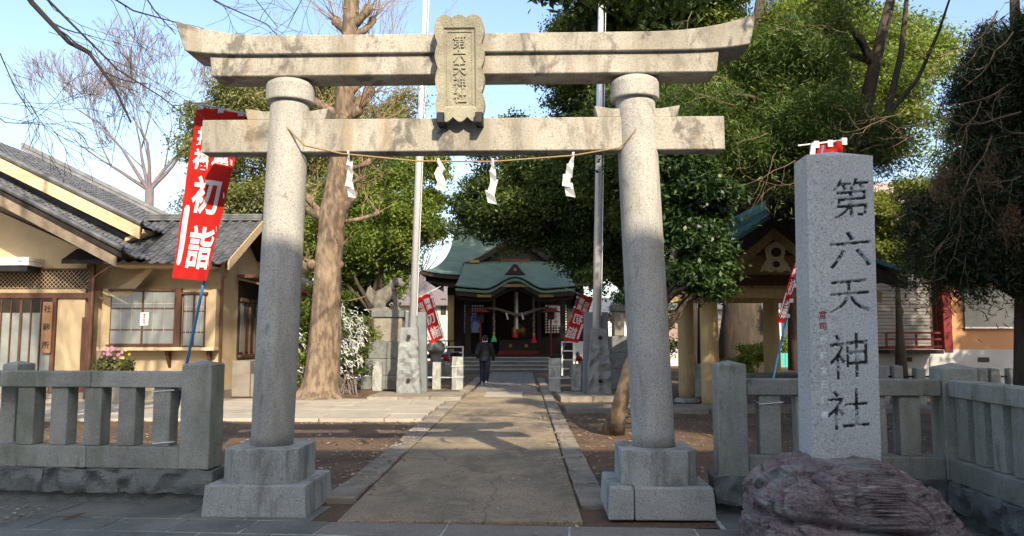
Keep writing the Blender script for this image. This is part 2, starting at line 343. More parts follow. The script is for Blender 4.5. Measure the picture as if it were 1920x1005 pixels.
MAT['bark'] = M('bark', (0.23, 0.168, 0.115), (0.11, 0.08, 0.057), 9, stretch=(1, 1, 0.34), bump=1.0, bump_scale=11, rough=0.95, lo=0.42, hi=0.58,
                stains=((1.6, (1, 1, 0.5), 0.50, 0.66, 0.45, (0.33, 0.25, 0.17)), (3.4, (1, 1, .6), .56, .66, .7, (.075, .06, .045)), (2, (1, 1, .4), .57, .7, .4, (.16, .17, .10))))
MAT['bark_dark'] = M('bark_dark', (0.085, 0.068, 0.052), (0.05, 0.04, 0.032), 6, stretch=(1, 1, 0.25), bump=0.9, bump_scale=18, rough=0.95)
MAT['bark_grey'] = M('bark_grey', (0.20, 0.165, 0.15), (0.145, 0.12, 0.11), 5, stretch=(1, 1, 0.4), rough=0.95)
MAT['twig_dry'] = M('twig_dry', (0.24, 0.165, 0.10), (0.17, 0.115, 0.075), 6, rough=0.95)
MAT['leaf_mid'] = leaf_mat('leaf_mid', (0.040, 0.078, 0.016), (0.15, 0.19, 0.042))
MAT['leaf_bright'] = leaf_mat('leaf_bright', (0.075, 0.135, 0.022), (0.23, 0.29, 0.055), 0.38)
MAT['leaf_olive'] = leaf_mat('leaf_olive', (0.095, 0.115, 0.034), (0.24, 0.25, 0.085), 0.32)
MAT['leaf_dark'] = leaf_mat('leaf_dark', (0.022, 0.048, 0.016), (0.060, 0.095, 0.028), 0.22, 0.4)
MAT['leaf_gloss'] = leaf_mat('leaf_gloss', (0.018, 0.042, 0.014), (0.055, 0.10, 0.022), 0.15, 0.42)
MAT['leaf_cedar'] = leaf_mat('leaf_cedar', (0.030, 0.066, 0.016), (0.15, 0.22, 0.045), 0.35)
MAT['leaf_cedar_dark'] = leaf_mat('leaf_cedar_dark', (0.016, 0.032, 0.013), (0.06, 0.075, 0.026), 0.2)
MAT['leaf_dead'] = leaf_mat('leaf_dead', (0.115, 0.07, 0.034), (0.22, 0.145, 0.07), 0.2)
MAT['leaf_yellow'] = leaf_mat('leaf_yellow', (0.13, 0.17, 0.03), (0.24, 0.27, 0.055), 0.4)
MAT['litter'] = leaf_mat('litter', (0.14, 0.08, 0.04), (0.55, 0.45, 0.30), 0.05, 0.8)
def rough_block(mb, x0, x1, y0, y1, z0, z1, amp=0.03, res=0.05, seed=0, fr=7.0, front_only=False):
    """a hewn stone: subdivided block whose faces are broken up by noise"""
    me = bmesh.new(); bmesh.ops.create_cube(me, size=1.0)
    nx, ny, nz = [max(2, int((b - a) / res)) for a, b in ((x0, x1), (y0, y1), (z0, z1))]
    me.free()
    idx = {}; V = []; F = []
    def vid(i, j, k):
        if (i, j, k) not in idx:
            p = Vector((x0 + (x1 - x0) * i / nx, y0 + (y1 - y0) * j / ny, z0 + (z1 - z0) * k / nz))
            q = p * fr + Vector((seed * 7.3, seed * 3.1, 0))
            d = Vector((mnoise.noise(q), mnoise.noise(q + Vector((31, 0, 0))), mnoise.noise(q + Vector((0, 57, 0)))))
            r = abs(mnoise.noise(q * 0.6 + Vector((9, 9, 9))))
            w = amp
            p = p + Vector((d.x * w * 0.5, d.y * w + (r * w * 1.6 if j == 0 else 0), d.z * w * 0.4))
            idx[(i, j, k)] = len(V); V.append(p)
        return idx[(i, j, k)]
    for i in range(nx):
        for k in range(nz):
            F.append((vid(i, 0, k), vid(i + 1, 0, k), vid(i + 1, 0, k + 1), vid(i, 0, k + 1)))
            F.append((vid(i + 1, ny, k), vid(i, ny, k), vid(i, ny, k + 1), vid(i + 1, ny, k + 1)))
    for j in range(ny):
        for k in range(nz):
            F.append((vid(0, j + 1, k), vid(0, j, k), vid(0, j, k + 1), vid(0, j + 1, k + 1)))
            F.append((vid(nx, j, k), vid(nx, j + 1, k), vid(nx, j + 1, k + 1), vid(nx, j, k + 1)))
    for i in range(nx):
        for j in range(ny):
            F.append((vid(i, j, nz), vid(i + 1, j, nz), vid(i + 1, j + 1, nz), vid(i, j + 1, nz)))
            F.append((vid(i, j + 1, 0), vid(i + 1, j + 1, 0), vid(i + 1, j, 0), vid(i, j, 0)))
    mb.add(V, F); return mb
# ================================================================ ground, street, path
rng = np.random.default_rng(7); R = random.Random(5)
def sheet(name, x0, x1, y0, y1, z, mat, kind='structure', nx=1, ny=1, parent=None):
    mb = MB(); mb.surf(lambda u, v: (x0 + (x1 - x0) * u, y0 + (y1 - y0) * v, z), nx, ny)
    o = mb.build(name, mat, parent)
    if parent is None: tag(o, kind=kind)
    return o
gm = MB()
def gz(x, y): return 0.018 * mnoise.noise(Vector((x * 0.9, y * 0.9, 0))) + 0.010 * mnoise.noise(Vector((x * 3, y * 3, 4))) - 0.012
gm.surf(lambda u, v: (-18 + 36 * u, 6.6 + 36 * v, gz(-18 + 36 * u, 6.6 + 36 * v)), 150, 150)
gm.box(-300, 300, -200, 400, -0.30, -0.06)
tag(gm.build('ground', MAT['dirt'], smooth=True), kind='structure')

PF = Fr(0, 0, -0.87)
def pl(px, py):
    g = G(px, py); return (g.x * PF.c + g.y * PF.s, -g.x * PF.s + g.y * PF.c)
xlo = (pl(663, 890)[0] + pl(750, 825)[0] + pl(787, 796)[0]) / 3; xli = xlo + 0.33
xro = (pl(1099, 861)[0] + pl(1050, 774)[0] + pl(1081, 822)[0]) / 3; xri = xro - 0.29
path = thing('path', None, None, (0, 0, 0), -0.87); tag(path, kind='structure')
def piece(name, x0, x1, y0, y1, z0, z1, mat, parent, jit=0.0, bevel=0.008):
    mb = MB(); j = lambda: R.uniform(-jit, jit)
    mb.hexa([(x0 + j(), y0 + j(), z0), (x1 + j(), y0 + j(), z0), (x1 + j(), y1 + j(), z0), (x0 + j(), y1 + j(), z0)] * 1 +
            [(x0 + j(), y0 + j(), z1 + j() * .4), (x1 + j(), y0 + j(), z1 + j() * .4), (x1 + j(), y1 + j(), z1 + j() * .4), (x0 + j(), y1 + j(), z1 + j() * .4)])
    return mb.build(name, mat, parent, bevel=bevel)
yy = 6.72
for y1 in (9.1, 11.9, 14.8, 17.8, 21.2):
    piece('path_bed', xli + 0.012, xri - 0.012, yy + 0.006, y1 - 0.006, -0.05, 0.020, MAT['path'], path, 0.003); yy = y1
piece('path_bed', xli + 0.012, xli + 0.5, 21.2, 22.9, -0.05, 0.02, MAT['path'], path, 0.003)
piece('paving_slab', xli + 0.51, xri - 0.55, 21.22, 22.88, -0.05, 0.026, MAT['pale'], path, 0.004)
piece('path_bed', xri - 0.54, xri - 0.012, 21.2, 22.9, -0.05, 0.02, MAT['path'], path, 0.003)
y = 22.92; k = 0
while y < 36.6:
    d = R.uniform(0.85, 1.25); n = 3 + k % 2; w = (xri - xli - 0.2) / n
    for i in range(n): piece('paving_slab', xli + 0.1 + i * w + 0.008, xli + 0.1 + (i + 1) * w - 0.008, y + 0.008, y + d - 0.008, -0.05, 0.02 + R.uniform(0, .006), MAT['slab_warm'], path, 0.004)
    y += d; k += 1
for xa, xb in ((xlo, xli), (xri, xro)):
    y = 7.55 if xa == xlo else 7.35
    while y < 31:
        d = R.uniform(0.75, 1.15)
        piece('kerbstone', xa + 0.01, xb - 0.01, y + 0.012, y + d - 0.012, -0.1, 0.034 + R.uniform(-.008, .012), MAT['kerb'], path, 0.014, 0.012)
        y += d
# street pavement outside the gate: slabs laid over pale joints
street = tag(thing('street_pavement', None, None, (-0.47, 7.31, 0), -4.5), kind='structure')
piece('joint_bed', -9, 9, -9.0, -0.62, -0.06, 0.0, MAT['grout'], street, 0, 0)
piece('joint_bed', -7, -1.25, -0.615, -0.02, -0.06, 0.0, MAT['grout'], street, 0, 0)
piece('joint_bed', 2.25, 7, -0.615, -0.02, -0.06, 0.0, MAT['grout'], street, 0, 0)
def slab(x0, x1, y0, y1, mat='slab'):
    piece('paving_slab', x0 + 0.008, x1 - 0.008, y0 + 0.010, y1 - 0.010, -0.05, 0.005 + R.uniform(-.001, .001), MAT[mat], street, 0.004, 0.0015)
row = 0; y = -0.62
while y > -1.9:
    x = -6.5 + (row % 2) * 0.3
    while x < 6.5:
        w = R.choice((0.60, 0.60, 0.62)) if not (-1.05 < x < 2.0) else 1.02
        slab(x, x + w, y - 0.44, y, 'slab_warm' if -1.2 < x < 2.1 else 'slab'); x += w
    y -= 0.45; row += 1
for x in np.arange(-6.6, -1.7, 0.6): slab(x, x + 0.6, -0.61, -0.02)
for x in np.arange(2.28, 6.5, 0.6): slab(x, x + 0.6, -0.61, -0.02)
piece('road_surface', -60, 60, -16, -9.0, -0.1, -0.03, MAT['slab'], street, 0, 0)
# pale cross path on the left
cross = tag(thing('cross_path', None, None, (0, 0, 0)), kind='structure')
y = 15.0
for d in (1.0, 1.05, 1.0, 1.0, 1.05):
    x = xlo + y * 0.0152 - 0.02; k = 0
    while x > -17:
        w = 1.25 if k else R.uniform(0.7, 1.25)
        piece('paving_slab', x - w + 0.008, x - 0.008, y + 0.008, y + d - 0.008, -0.05, 0.045 + R.uniform(-.004, .004), MAT['pale'], cross, 0.004); x -= w; k += 1
    y += d
side = tag(thing('side_path', None, None, (0, 0, 0)), kind='structure')
x = pl(1052, 772)[0] + 0.35
for w in (1.15, 1.9, 1.7, 1.6, 1.8):
    piece('paving_slab', x + 0.01, x + w - 0.01, 16.6, 17.75, -0.05, 0.10, MAT['slab_warm'], side, 0.008); x += w
# ================================================================ torii gate
TF = Fr(-0.47, 7.31, -1.6)
torii = thing('torii_gate', 'tall grey granite shrine gate with curved double lintel and carved name plaque', 'shrine gate', (TF.x, TF.y, 0), -1.6)
pc = {}
for s, (xb, xt) in (('L', (510, 545)), ('R', (1226, 1190))):
    b0 = TF.hit(xb, 835, 0); t0 = TF.hit(xt, 175, 0); pc[s] = (b0, t0)
zb2 = TF.hz(838, -0.18, 510)                   # top of the upper base block
z1 = 0.275
ztop = TF.hz(150, -0.1, 545)
KC = [-0.33, -0.24, -0.24, -0.33]
for s in 'LR':
    (bx, bz), (tx, tz) = pc[s]
    if s == 'L': lo = MB().frustum(bx, 0, 0.0, z1, 0.465, 0.445, 0.445, 0.425).build('pillar_base', MAT['granite_base'], torii, bevel=0.012, segs=2)
    else:
        lo = MB().hexa([(bx - .235, -.445, 0), (bx + .465, -.445, 0), (bx + .465, .445, 0), (bx - .235, .445, 0), (bx - .235, -.425, z1), (bx + .445, -.425, z1), (bx + .445, .425, z1), (bx - .235, .425, z1)]).build('pillar_base', MAT['granite_base'], torii, bevel=0.014, segs=2)
        MB().hexa([(bx - .465, -.442, 0), (bx - .243, -.442, 0), (bx - .243, .445, 0), (bx - .465, .445, 0), (bx - .445, -.422, z1 - .003), (bx - .243, -.422, z1 - .003), (bx - .243, .425, z1 - .003), (bx - .445, .425, z1 - .003)]).build('base_stone', MAT['granite_base'], lo, bevel=0.014, segs=2)
    a, c = 0.335, 0.245; g = 0.025
    poly = [(-c, -a), (c, -a), (c + g, -a + 0.045), (a - 0.01, -a + 0.05), (a, -a + 0.06), (a, a - 0.06), (a - 0.06, a), (-a + 0.06, a), (-a, a - 0.06), (-a, -a + 0.06), (-a + 0.01, -a + 0.05), (-c - g, -a + 0.045)]
    poly = [(bx + p[0], p[1]) for p in poly]
    MB().prism(poly, z1 - 0.002, zb2, 'z').build('base_block', MAT['granite_base'], lo, bevel=0.010, segs=2)
    n = 26; mb = MB()
    pts = []; rs = []
    for i in range(n + 1):
        f = i / n; z = zb2 - 0.002 + (ztop - 0.13 - zb2) * f
        pts.append((bx + (tx - bx) * (z - bz) / (tz - bz), 0, z)); rs.append(0.193 + 0.004 * math.sin(f * 3.1) - 0.006 * f)
    mb.tube(pts, rs, 40)
    pil = mb.build('pillar', MAT['granite'], torii, smooth=True)
    zc = TF.hz(188, -0.22, tx and 545); cap = MB()
    r = 0.232
    cap.lathe(tx, 0, [(r - 0.03, ztop - 0.205), (r - 0.004, ztop - 0.205), (r, ztop - 0.19), (r, ztop - 0.05), (r - 0.012, ztop - 0.02), (r - 0.05, ztop + 0.004)], 40)
    cap.build('pillar_cap', MAT['granite'], pil, smooth=False, bevel=0.004)
    pc[s] = pc[s] + ((bx, tx, bz, tz),)
# beams: curved lintels
yf = -0.165
xl, xr = TF.hx(391, yf, 140), TF.hx(1350, yf, 140)
zs0, zs1 = TF.hz(139, yf, 865), TF.hz(97, yf - 0.02, 865)
xm = (xl + xr) / 2; hw = (xr - xl) / 2; hk = (TF.hx(1419, yf - .045, 40) - TF.hx(327, yf - .045, 40)) / 2
def lift(x, amt, ex=2.6): return amt * (max(0, abs((x - xm) / hk) - 0.60) / 0.40) ** ex
def beam(xa_b, xb_b, xa_t, xb_t, z0, z1, y0, y1, a0, a1, n=48, e1=2.6):
    mb = MB(); V = []; F = []
    for i in range(n + 1):
        f = i / n
        xb_ = xa_b + (xb_b - xa_b) * f; xt_ = xa_t + (xb_t - xa_t) * f
        V += [(xb_, y0, z0 + lift(xb_, a0, 4)), (xb_, y1, z0 + lift(xb_, a0, 4)), (xt_, y1, z1 + lift(xt_, a1, e1)), (xt_, y0, z1 + lift(xt_, a1, e1))]
    for i in range(n):
        b = i * 4
        for k in range(4): F.append((b + k, b + 4 + k, b + 4 + (k + 1) % 4, b + (k + 1) % 4))
    F.append((0, 1, 2, 3)); F.append((n * 4 + 3, n * 4 + 2, n * 4 + 1, n * 4))
    return mb.add(V, F)
sl_ = beam(xl + 0.03, xr - 0.03, xl, xr, zs0, zs1, yf, -yf, 0.015, 0.065, e1=4)
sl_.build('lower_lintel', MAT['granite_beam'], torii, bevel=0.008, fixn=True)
yk = yf - 0.045
xkl, xkr = TF.hx(327, yk, 40), TF.hx(1419, yk, 40)
kl2, kr2 = TF.hx(347, yk, 85), TF.hx(1407, yk, 92)
zk1 = TF.hz(62, yk, 865)
zend = TF.hz(38, yk, 327); e = lift(xkl, 1.0)
kb = beam(kl2, kr2, xkl, xkr, zs1 - 0.012, zk1, yk, -yk, 0.065, (zend - zk1) / e)
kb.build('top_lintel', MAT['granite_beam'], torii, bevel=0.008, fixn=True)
# tie beam in three lengths and its wedges
yn = -0.105
zn0, zn1 = TF.hz(283, yn, 865), TF.hz(221, yn, 865)
nx0, nx1 = TF.hx(378, yn, 255), TF.hx(1359, yn, 255)
def pxat(s, z):
    bx, tx, bz, tz = pc[s][2]; return bx + (tx - bx) * (z - bz) / (tz - bz)
zmid = (zn0 + zn1) / 2
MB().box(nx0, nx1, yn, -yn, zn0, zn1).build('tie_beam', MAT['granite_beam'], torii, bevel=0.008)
for s in 'LR':
    c = pxat(s, zn1)
    for sg in (-1, 1):
        a, b = 0.13, 0.405; h = 0.095
        pts = [(c + sg * a, zn1 + 0.001), (c + sg * (b - 0.03), zn1 + 0.001), (c + sg * b, zn1 + h + 0.016), (c + sg * (a + 0.1), zn1 + h - 0.012), (c + sg * a, zn1 + h - 0.012)]
        MB().prism(pts if sg < 0 else pts, yn + 0.012, -yn - 0.012, 'y').build('wedge', MAT['granite_beam'], torii, bevel=0.005, fixn=True)
# name plaque
pcx = TF.hx(862, -0.30, 130); tilt = rad(11)
zp0 = TF.hz(226, -0.22, 862)
PH, PW = 0.97, 0.46
def pq(x, z, o):      # plaque coordinates: x across, z up from its foot, o outwards (towards the street)
    return (pcx + x, -0.165 - o * math.cos(tilt) - z * math.sin(tilt), zp0 + z * math.cos(tilt) - o * math.sin(tilt))
out = []
hw_ = PW / 2
def scal(a, b, n, amp, kk):   # scalloped edge from a to b
    r = []
    for i in range(n * 6):
        f = i / (n * 6); w = abs(math.sin(math.pi * (f * n)))
        p = (a[0] + (b[0] - a[0]) * f, a[1] + (b[1] - a[1]) * f); r.append((p[0] + kk[0] * amp * w, p[1] + kk[1] * amp * w))
    return r
out += scal((-hw_ + .025, 0.04), (hw_ - .025, 0.04), 3, 0.045, (0, -1))
out += scal((hw_ - .025, 0.04), (hw_ - .025, PH - .02), 4, 0.028, (1, 0))
out += scal((hw_ - .025, PH - .02), (-hw_ + .025, PH - .02), 3, 0.03, (0, 1))
out += scal((-hw_ + .025, PH - .02), (-hw_ + .025, 0.04), 4, 0.028, (-1, 0))
mb = MB(); n = len(out)
inn = []
iw, i0, i1 = 0.135, 0.145, 0.845
for (x, z) in out:      # inner edge of the frame
    inn.append((max(-iw, min(iw, x * 0.66)), max(i0, min(i1, (z - .5) * 0.85 + .5))))
rings = [[pq(x, z, -0.06) for x, z in out], [pq(x, z, 0.05) for x, z in out], [pq(x * .985, (z - .5) * .99 + .5, 0.066) for x, z in out],
         [pq(x * 1.12, (z - .5) * 1.05 + .5, 0.048) for x, z in inn], [pq(x, z, 0.030) for x, z in inn]]
V = [p for r in rings for p in r]; F = []
for j in range(len(rings) - 1):
    for k in range(n): F.append((j * n + k, j * n + (k + 1) % n, (j + 1) * n + (k + 1) % n, (j + 1) * n + k))
F.append(tuple(range(n))[::-1])
mb.add(V, F)
plaque = mb.build('plaque', MAT['granite_plaque'], torii)
pb = MB(); pb.add([pq(-iw, i0, .030), pq(iw, i0, .030), pq(iw, i1, .030), pq(-iw, i1, .030)], [(0, 1, 2, 3)])
t_ = 0.012
for (xa, xb, za, zb) in ((-iw + .012, -iw + .022, i0 + .012, i1 - .012), (iw - .022, iw - .012, i0 + .012, i1 - .012), (-iw + .022, iw - .022, i1 - .022, i1 - .012)):
    pb.hexa([pq(xa, za, .031), pq(xb, za, .031), pq(xb, za, .0305), pq(xa, za, .0305), pq(xa, zb, .040), pq(xb, zb, .040), pq(xb, zb, .031), pq(xa, zb, .031)])
    pb.add([pq(xa, za, .038), pq(xb, za, .038), pq(xb, zb, .038), pq(xa, zb, .038)], [(0, 1, 2, 3)])
pb.build('plaque_panel', MAT['granite_plaque'], plaque)
lt = MB(); column_text(lt, '第六天神社', lambda x, z, o: pq(x, z, 0.030 + max(o, 0)), 0.0, 0.80, 0.125, 0.125, 0.012, extrude=0.013)
lt.build('plaque_lettering', MAT['granite_plaque'], plaque)
for sx in (-1, 1):
    x = pcx + sx * (hw_ - 0.05)
    MB().box(x - 0.035, x + 0.035, -0.30, -0.10, zp0 - 0.04, zp0 + 0.06).build('plaque_bracket', MAT['black_metal'], torii, bevel=0.006)
# thin straw rope slung between the pillars, and its paper streamers
rp = []
anchors = [TF.hit(505, 205, -0.20), TF.hit(570, 272, -0.215), TF.hit(640, 288, -0.16), TF.hit(780, 302, -0.13), TF.hit(925, 303, -0.13), TF.hit(1075, 292, -0.14), TF.hit(1162, 277, -0.20), TF.hit(1225, 205, -0.205)]
ys = [-0.12, -0.20, -0.16, -0.13, -0.13, -0.15, -0.20, -0.12]
for i in range(len(anchors) - 1):
    for k in range(5):
        f = k / 5; rp.append((anchors[i][0] + (anchors[i + 1][0] - anchors[i][0]) * f, ys[i] + (ys[i + 1] - ys[i]) * f - (0.02 if i in (0, 6) and 0 < k else 0), anchors[i][1] + (anchors[i + 1][1] - anchors[i][1]) * f))
rope = thing('straw_rope', 'thin straw rope slung across the stone gate and tied round both pillars', 'rope', (TF.x, TF.y, 0), -1.6)
MB().tube(rp, 0.009, 6).build('rope_strand', MAT['straw'], rope, smooth=True)
def streamer(px, pyt, pyb, seed, label):
    rr = random.Random(seed)
    x, zt = TF.hit(px, pyt, -0.14); zb = TF.hz(pyb, -0.14, px); H = zt - zb
    t = thing('paper_streamer', label, 'paper streamer', (TF.x + x * TF.c + 0.14 * TF.s, TF.y + x * TF.s - 0.14 * TF.c, zt), -1.6 + rr.uniform(-25, 25), 'folded paper streamers on the gate rope')
    mb = MB(); w = 0.055; xo = 0; z = 0.03
    mb.hexa([(-.008, -.004, -.02), (.008, -.004, -.02), (.008, .0, -.02), (-.008, .0, -.02), (-.012, -.004, .03), (.012, -.004, .03), (.012, 0, .03), (-.012, 0, .03)])
    yo = 0
    for k in range(4):
        h = H / 2.75; w2 = 0.052 + 0.010 * k
        x2 = xo + rr.uniform(-.03, .035); y2 = yo + (0.02 if k % 2 else -0.025); ta = 0.35 if k == 0 else 1
        a = [(xo - w2 * ta * .5, yo, z - .02), (xo + w2 * ta * .55, yo - .006, z - .015), (x2 + w2 * .6, y2 - .006, z - h), (x2 - w2 * .5, y2, z - h + .02)]
        mid = [tuple((a[i][j] + a[(i + 1) % 4][j]) / 2 for j in range(3)) for i in (1, 3)]
        mb.add([a[0], a[1], (mid[0][0], mid[0][1] - .012, mid[0][2]), (mid[1][0], mid[1][1] + .012, mid[1][2])], [(0, 1, 2, 3)])
        mb.add([(mid[1][0], mid[1][1] + .012, mid[1][2]), (mid[0][0], mid[0][1] - .012, mid[0][2]), a[2], a[3]], [(0, 1, 2, 3)])
        xo, yo, z = x2 + rr.uniform(-.02, .02), y2 + .004, z - h * 0.62
    mb.build('paper_strip', MAT['paper'], t, solid=0.002)
streamer(653, 288, 375, 1, 'folded white paper streamer hanging in front of the ginkgo trunk')
streamer(822, 303, 362, 2, 'short white paper streamer hanging just right of the silver flagpole')
streamer(924, 303, 386, 3, 'white paper streamer hanging from the rope above the shrine roof, in the open middle')
streamer(1075, 291, 373, 4, 'white paper streamer nearest the right gate pillar, against dark leaves')
# ================================================================ stone fences
fence_parts = dict(group=None)
def fence_run(t, x0, x1, rail_joints, balusters, zr0, zr1, zb0, zb1, zp0, yb=0.0, rdep=0.20, bw=0.185, mat='granite_fence'):
    yb0 = yb
    """rails, balusters, ground beam in local coordinates of t; front of the rail at yb"""
    xs = [x0] + rail_joints + [x1]
    for a, b in zip(xs[:-1], xs[1:]):
        MB().box(a + 0.002, b - 0.002, yb - 0.01, yb + rdep, zr0, zr1).build('rail', MAT[mat], t, bevel=0.010, segs=2)
        MB().box(a + 0.002, b - 0.002, yb - 0.03, yb + rdep + 0.02, zp0 + 0.001, zb0).build('ground_beam', MAT[mat], t, bevel=0.010, segs=2)
    for c, w in balusters:
        c += R.uniform(-.010, .010); w += R.uniform(-.010, .010); q_ = R.uniform(-.012, .012); yb = yb0 + R.uniform(-.008, .008)
        MB().box(c - w / 2, c + w / 2, yb + 0.012, yb + rdep - 0.02, zb0 + 0.001, zr0 - 0.001).build('baluster', MAT[mat], t, bevel=0.010, segs=2)
def plinth(t, x0, x1, lens, y0, y1, z0, z1, seed):
    x = x0; k = 0
    while x < x1 - 0.05:
        b = min(x1, x + lens[k % len(lens)])
        rough_block(MB(), x + 0.004, b - 0.004, y0, y1, z0, z1, 0.055, 0.028, seed + k).build('plinth_stone', MAT['granite_rough'], t); x = b; k += 1
LF = Fr(G(300, 950).x, G(300, 950).y, -5.0)
LF.y += 0.10
lf = thing('stone_fence', 'mossy grey granite fence with square balusters in front of the cream building', 'stone fence', (LF.x, LF.y, 0), -5, 'low granite fences')
h = LF.hit
zr1 = h(330, 697)[1]; zr0 = h(330, 727)[1]; zb0 = h(330, 838)[1]; zp = h(330, 879)[1]; zq = h(330, 925, -0.05)[1]
xp0, xp1 = h(343, 760)[0], h(399, 760)[0]
zt = h(370, 683)[1]
bal = [(h(a, 780, 0.012)[0], 0) for a in (-20, 32, 93, 160, 223, 286)]
bal = [(h(a, 780, 0.012)[0] + 0.087, 0.175) for a in (-28, 31, 93, 158, 222, 286)]
xjs = h(172, 700)[0]
xleft = h(-420, 700)[0]
fence_run(lf, h(1, 700)[0], xp0, [xjs], bal[1:], zr0, zr1, zb0, 0, zp)
fence_run(lf, xleft, h(1, 700)[0] - 0.004, [], [(bal[0][0] - 0.62 - 0.31 * i, .175) for i in range(4)], zr0, zr1, zb0, 0, zp)
MB().pyramid_post(xp0 + 0.001, xp1, -0.05, 0.235, zp + 0.001, zt, 0.04).build('post', MAT['granite_fence'], lf, bevel=0.012, segs=2)
xq = h(-22, 700)[0]
MB().pyramid_post(h(-24, 700)[0], h(33, 700, .2)[0], 0.195, 0.46, zp - .05, zt - 0.01, 0.03).build('post', MAT['granite_fence'], lf, bevel=0.012, segs=2)
plinth(lf, xleft, xp1 + 0.06, [0.75, 1.2, 1.0], -0.09, 0.30, zq, zp, 3)
rough_block(MB(), xleft, xp1 + 0.03, -0.01, 0.28, 0.0, zq - 0.004, 0.015, 0.07, 8).build('footing', MAT['granite_rough'], lf)

RF = Fr(G(1370, 968).x, G(1370, 968).y, -5.0); RF.y += 0.10
h = RF.hit
rf = thing('stone_fence', 'grey granite fence behind the inscribed stone, green with moss low down on its end post', 'stone fence', (RF.x, RF.y, 0), -5, 'low granite fences')
zr1 = h(1450, 711)[1]; zr0 = h(1450, 741)[1]; zb0 = h(1450, 853)[1]; zp = h(1370, 893)[1]; zq = h(1370, 945, -0.05)[1]; zt = h(1370, 683)[1]
xp0, xp1 = h(1344, 780)[0], h(1400, 780)[0]
xc = h(1767, 780)[0]
bal = [(h(a, 800, 0.012)[0] + 0.088, 0.18) for a in (1428, 1493, 1556, 1624, 1690)]
fence_run(rf, xp1, xc, [], bal, zr0, zr1, zb0, 0, zp)
MB().pyramid_post(xp0, xp1 - 0.001, -0.05, 0.235, zp + 0.001, zt, 0.035).build('post', MAT['granite_fence'], rf, bevel=0.012, segs=2)
zct = h(1790, 690)[1]
MB().pyramid_post(xc + 0.002, xc + 0.30, -0.04, 0.24, zp + 0.001, zct, 0.045).build('corner_post', MAT['granite_fence'], rf, bevel=0.012, segs=2)
plinth(rf, xp0 - 0.05, xc + 0.31, [0.9, 1.1], -0.09, 0.30, zq, zp, 20)
rough_block(MB(), xp0 - 0.02, xc + 0.30, -0.01, 0.28, 0.0, zq - 0.004, 0.015, 0.07, 25).build('footing', MAT['granite_rough'], rf)
# the return of the fence towards the street (its own run, local x along the fence)
ca, sa = RF.c, RF.s
ex, ey = xc + 0.06, -0.06
rt = thing('stone_fence', 'grey granite fence running out to the street beyond the purple boulder', 'stone fence', (RF.x + ex * ca - ey * sa, RF.y + ex * sa + ey * ca, 0), -5 - 90, 'low granite fences')
fence_run(rt, 0.0, 2.6, [1.25], [(0.16 + 0.285 * i, .18) for i in range(9)], zr0, zr1, zb0, 0, zp, yb=-0.02)
plinth(rt, 0.05, 2.65, [0.8, 1.0, 0.9], -0.10, 0.28, zq, zp, 40)
rough_block(MB(), 0.05, 2.65, -0.03, 0.26, 0.0, zq - 0.004, 0.015, 0.07, 45).build('footing', MAT['granite_rough'], rt)
# ================================================================ inscribed stone on its boulder
SF = Fr(P(1583, 872, 5.75).x, 5.75, -1.0)
sw = SF.hit(1650, 872)[0] - SF.hit(1521, 872)[0]; sd = 0.27
sz0 = 0.42; sz1 = SF.hz(291, 0, 1580)
sx0 = SF.hit(1521, 872)[0]; sx1 = sx0 + sw
sign = thing('inscribed_stone', 'tall square granite pillar carved with large characters, groove shade coloured in dark, set into a purple boulder', 'stone marker', (SF.x, SF.y, 0), -1.0); sign.rotation_euler.y = rad(0.9)
st = MB()
st.add([(sx0, sd, sz0), (sx1, sd, sz0), (sx0, 0, sz1), (sx1, 0, sz1), (sx1, sd, sz1), (sx0, sd, sz1), (sx0, 0, sz0), (sx1, 0, sz0), ((sx0 + sx1) / 2, sd / 2, sz1 + 0.06)],
       [(1, 0, 5, 4), (6, 2, 5, 0), (7, 1, 4, 3), (2, 3, 8), (3, 4, 8), (4, 5, 8), (5, 2, 8)])
st.build('shaft', MAT['granite_sign'], sign)
RES = 0.0045
nxg, nzg = int(sw / RES), int((sz1 - sz0) / RES)
gx = np.linspace(sx0, sx1, nxg + 1); gzv = np.linspace(sz0, sz1, nzg + 1)
mask = np.zeros((nzg + 1, nxg + 1), bool); GX, GZ = np.meshgrid(gx, gzv)
def raster(ch, cx, cz, w, hgt, bold, mk, shear=0.10):
    V, F = glyphs(ch, bold)
    px_ = cx + V[:, 0] * w; pz_ = cz + V[:, 1] * hgt + V[:, 0] * w * shear
    for f in F:
        for k in range(1, len(f) - 1):
            a, b, c = [(px_[i], pz_[i]) for i in (f[0], f[k], f[k + 1])]
            i0, i1 = np.searchsorted(gx, [min(a[0], b[0], c[0]), max(a[0], b[0], c[0])]); j0, j1 = np.searchsorted(gzv, [min(a[1], b[1], c[1]), max(a[1], b[1], c[1])])
            sx_, sz_ = GX[j0:j1 + 1, i0:i1 + 1], GZ[j0:j1 + 1, i0:i1 + 1]
            e = lambda p, q: (q[0] - p[0]) * (sz_ - p[1]) - (q[1] - p[1]) * (sx_ - p[0])
            e1, e2, e3 = e(a, b), e(b, c), e(c, a)
            mk[j0:j1 + 1, i0:i1 + 1] |= ((e1 >= 0) & (e2 >= 0) & (e3 >= 0)) | ((e1 <= 0) & (e2 <= 0) & (e3 <= 0))
for ch, cy_, w, hg in (('第', 372, .30, .33), ('六', 468, .34, .30), ('天', 556, .33, .29), ('神', 668, .31, .36), ('社', 768, .33, .31)):
    cx_, cz_ = SF.hit(1586, cy_); raster(ch, cx_ + 0.0, cz_, w, hg, 0.004, mask)
dep = np.zeros(mask.shape); cur = mask.copy()
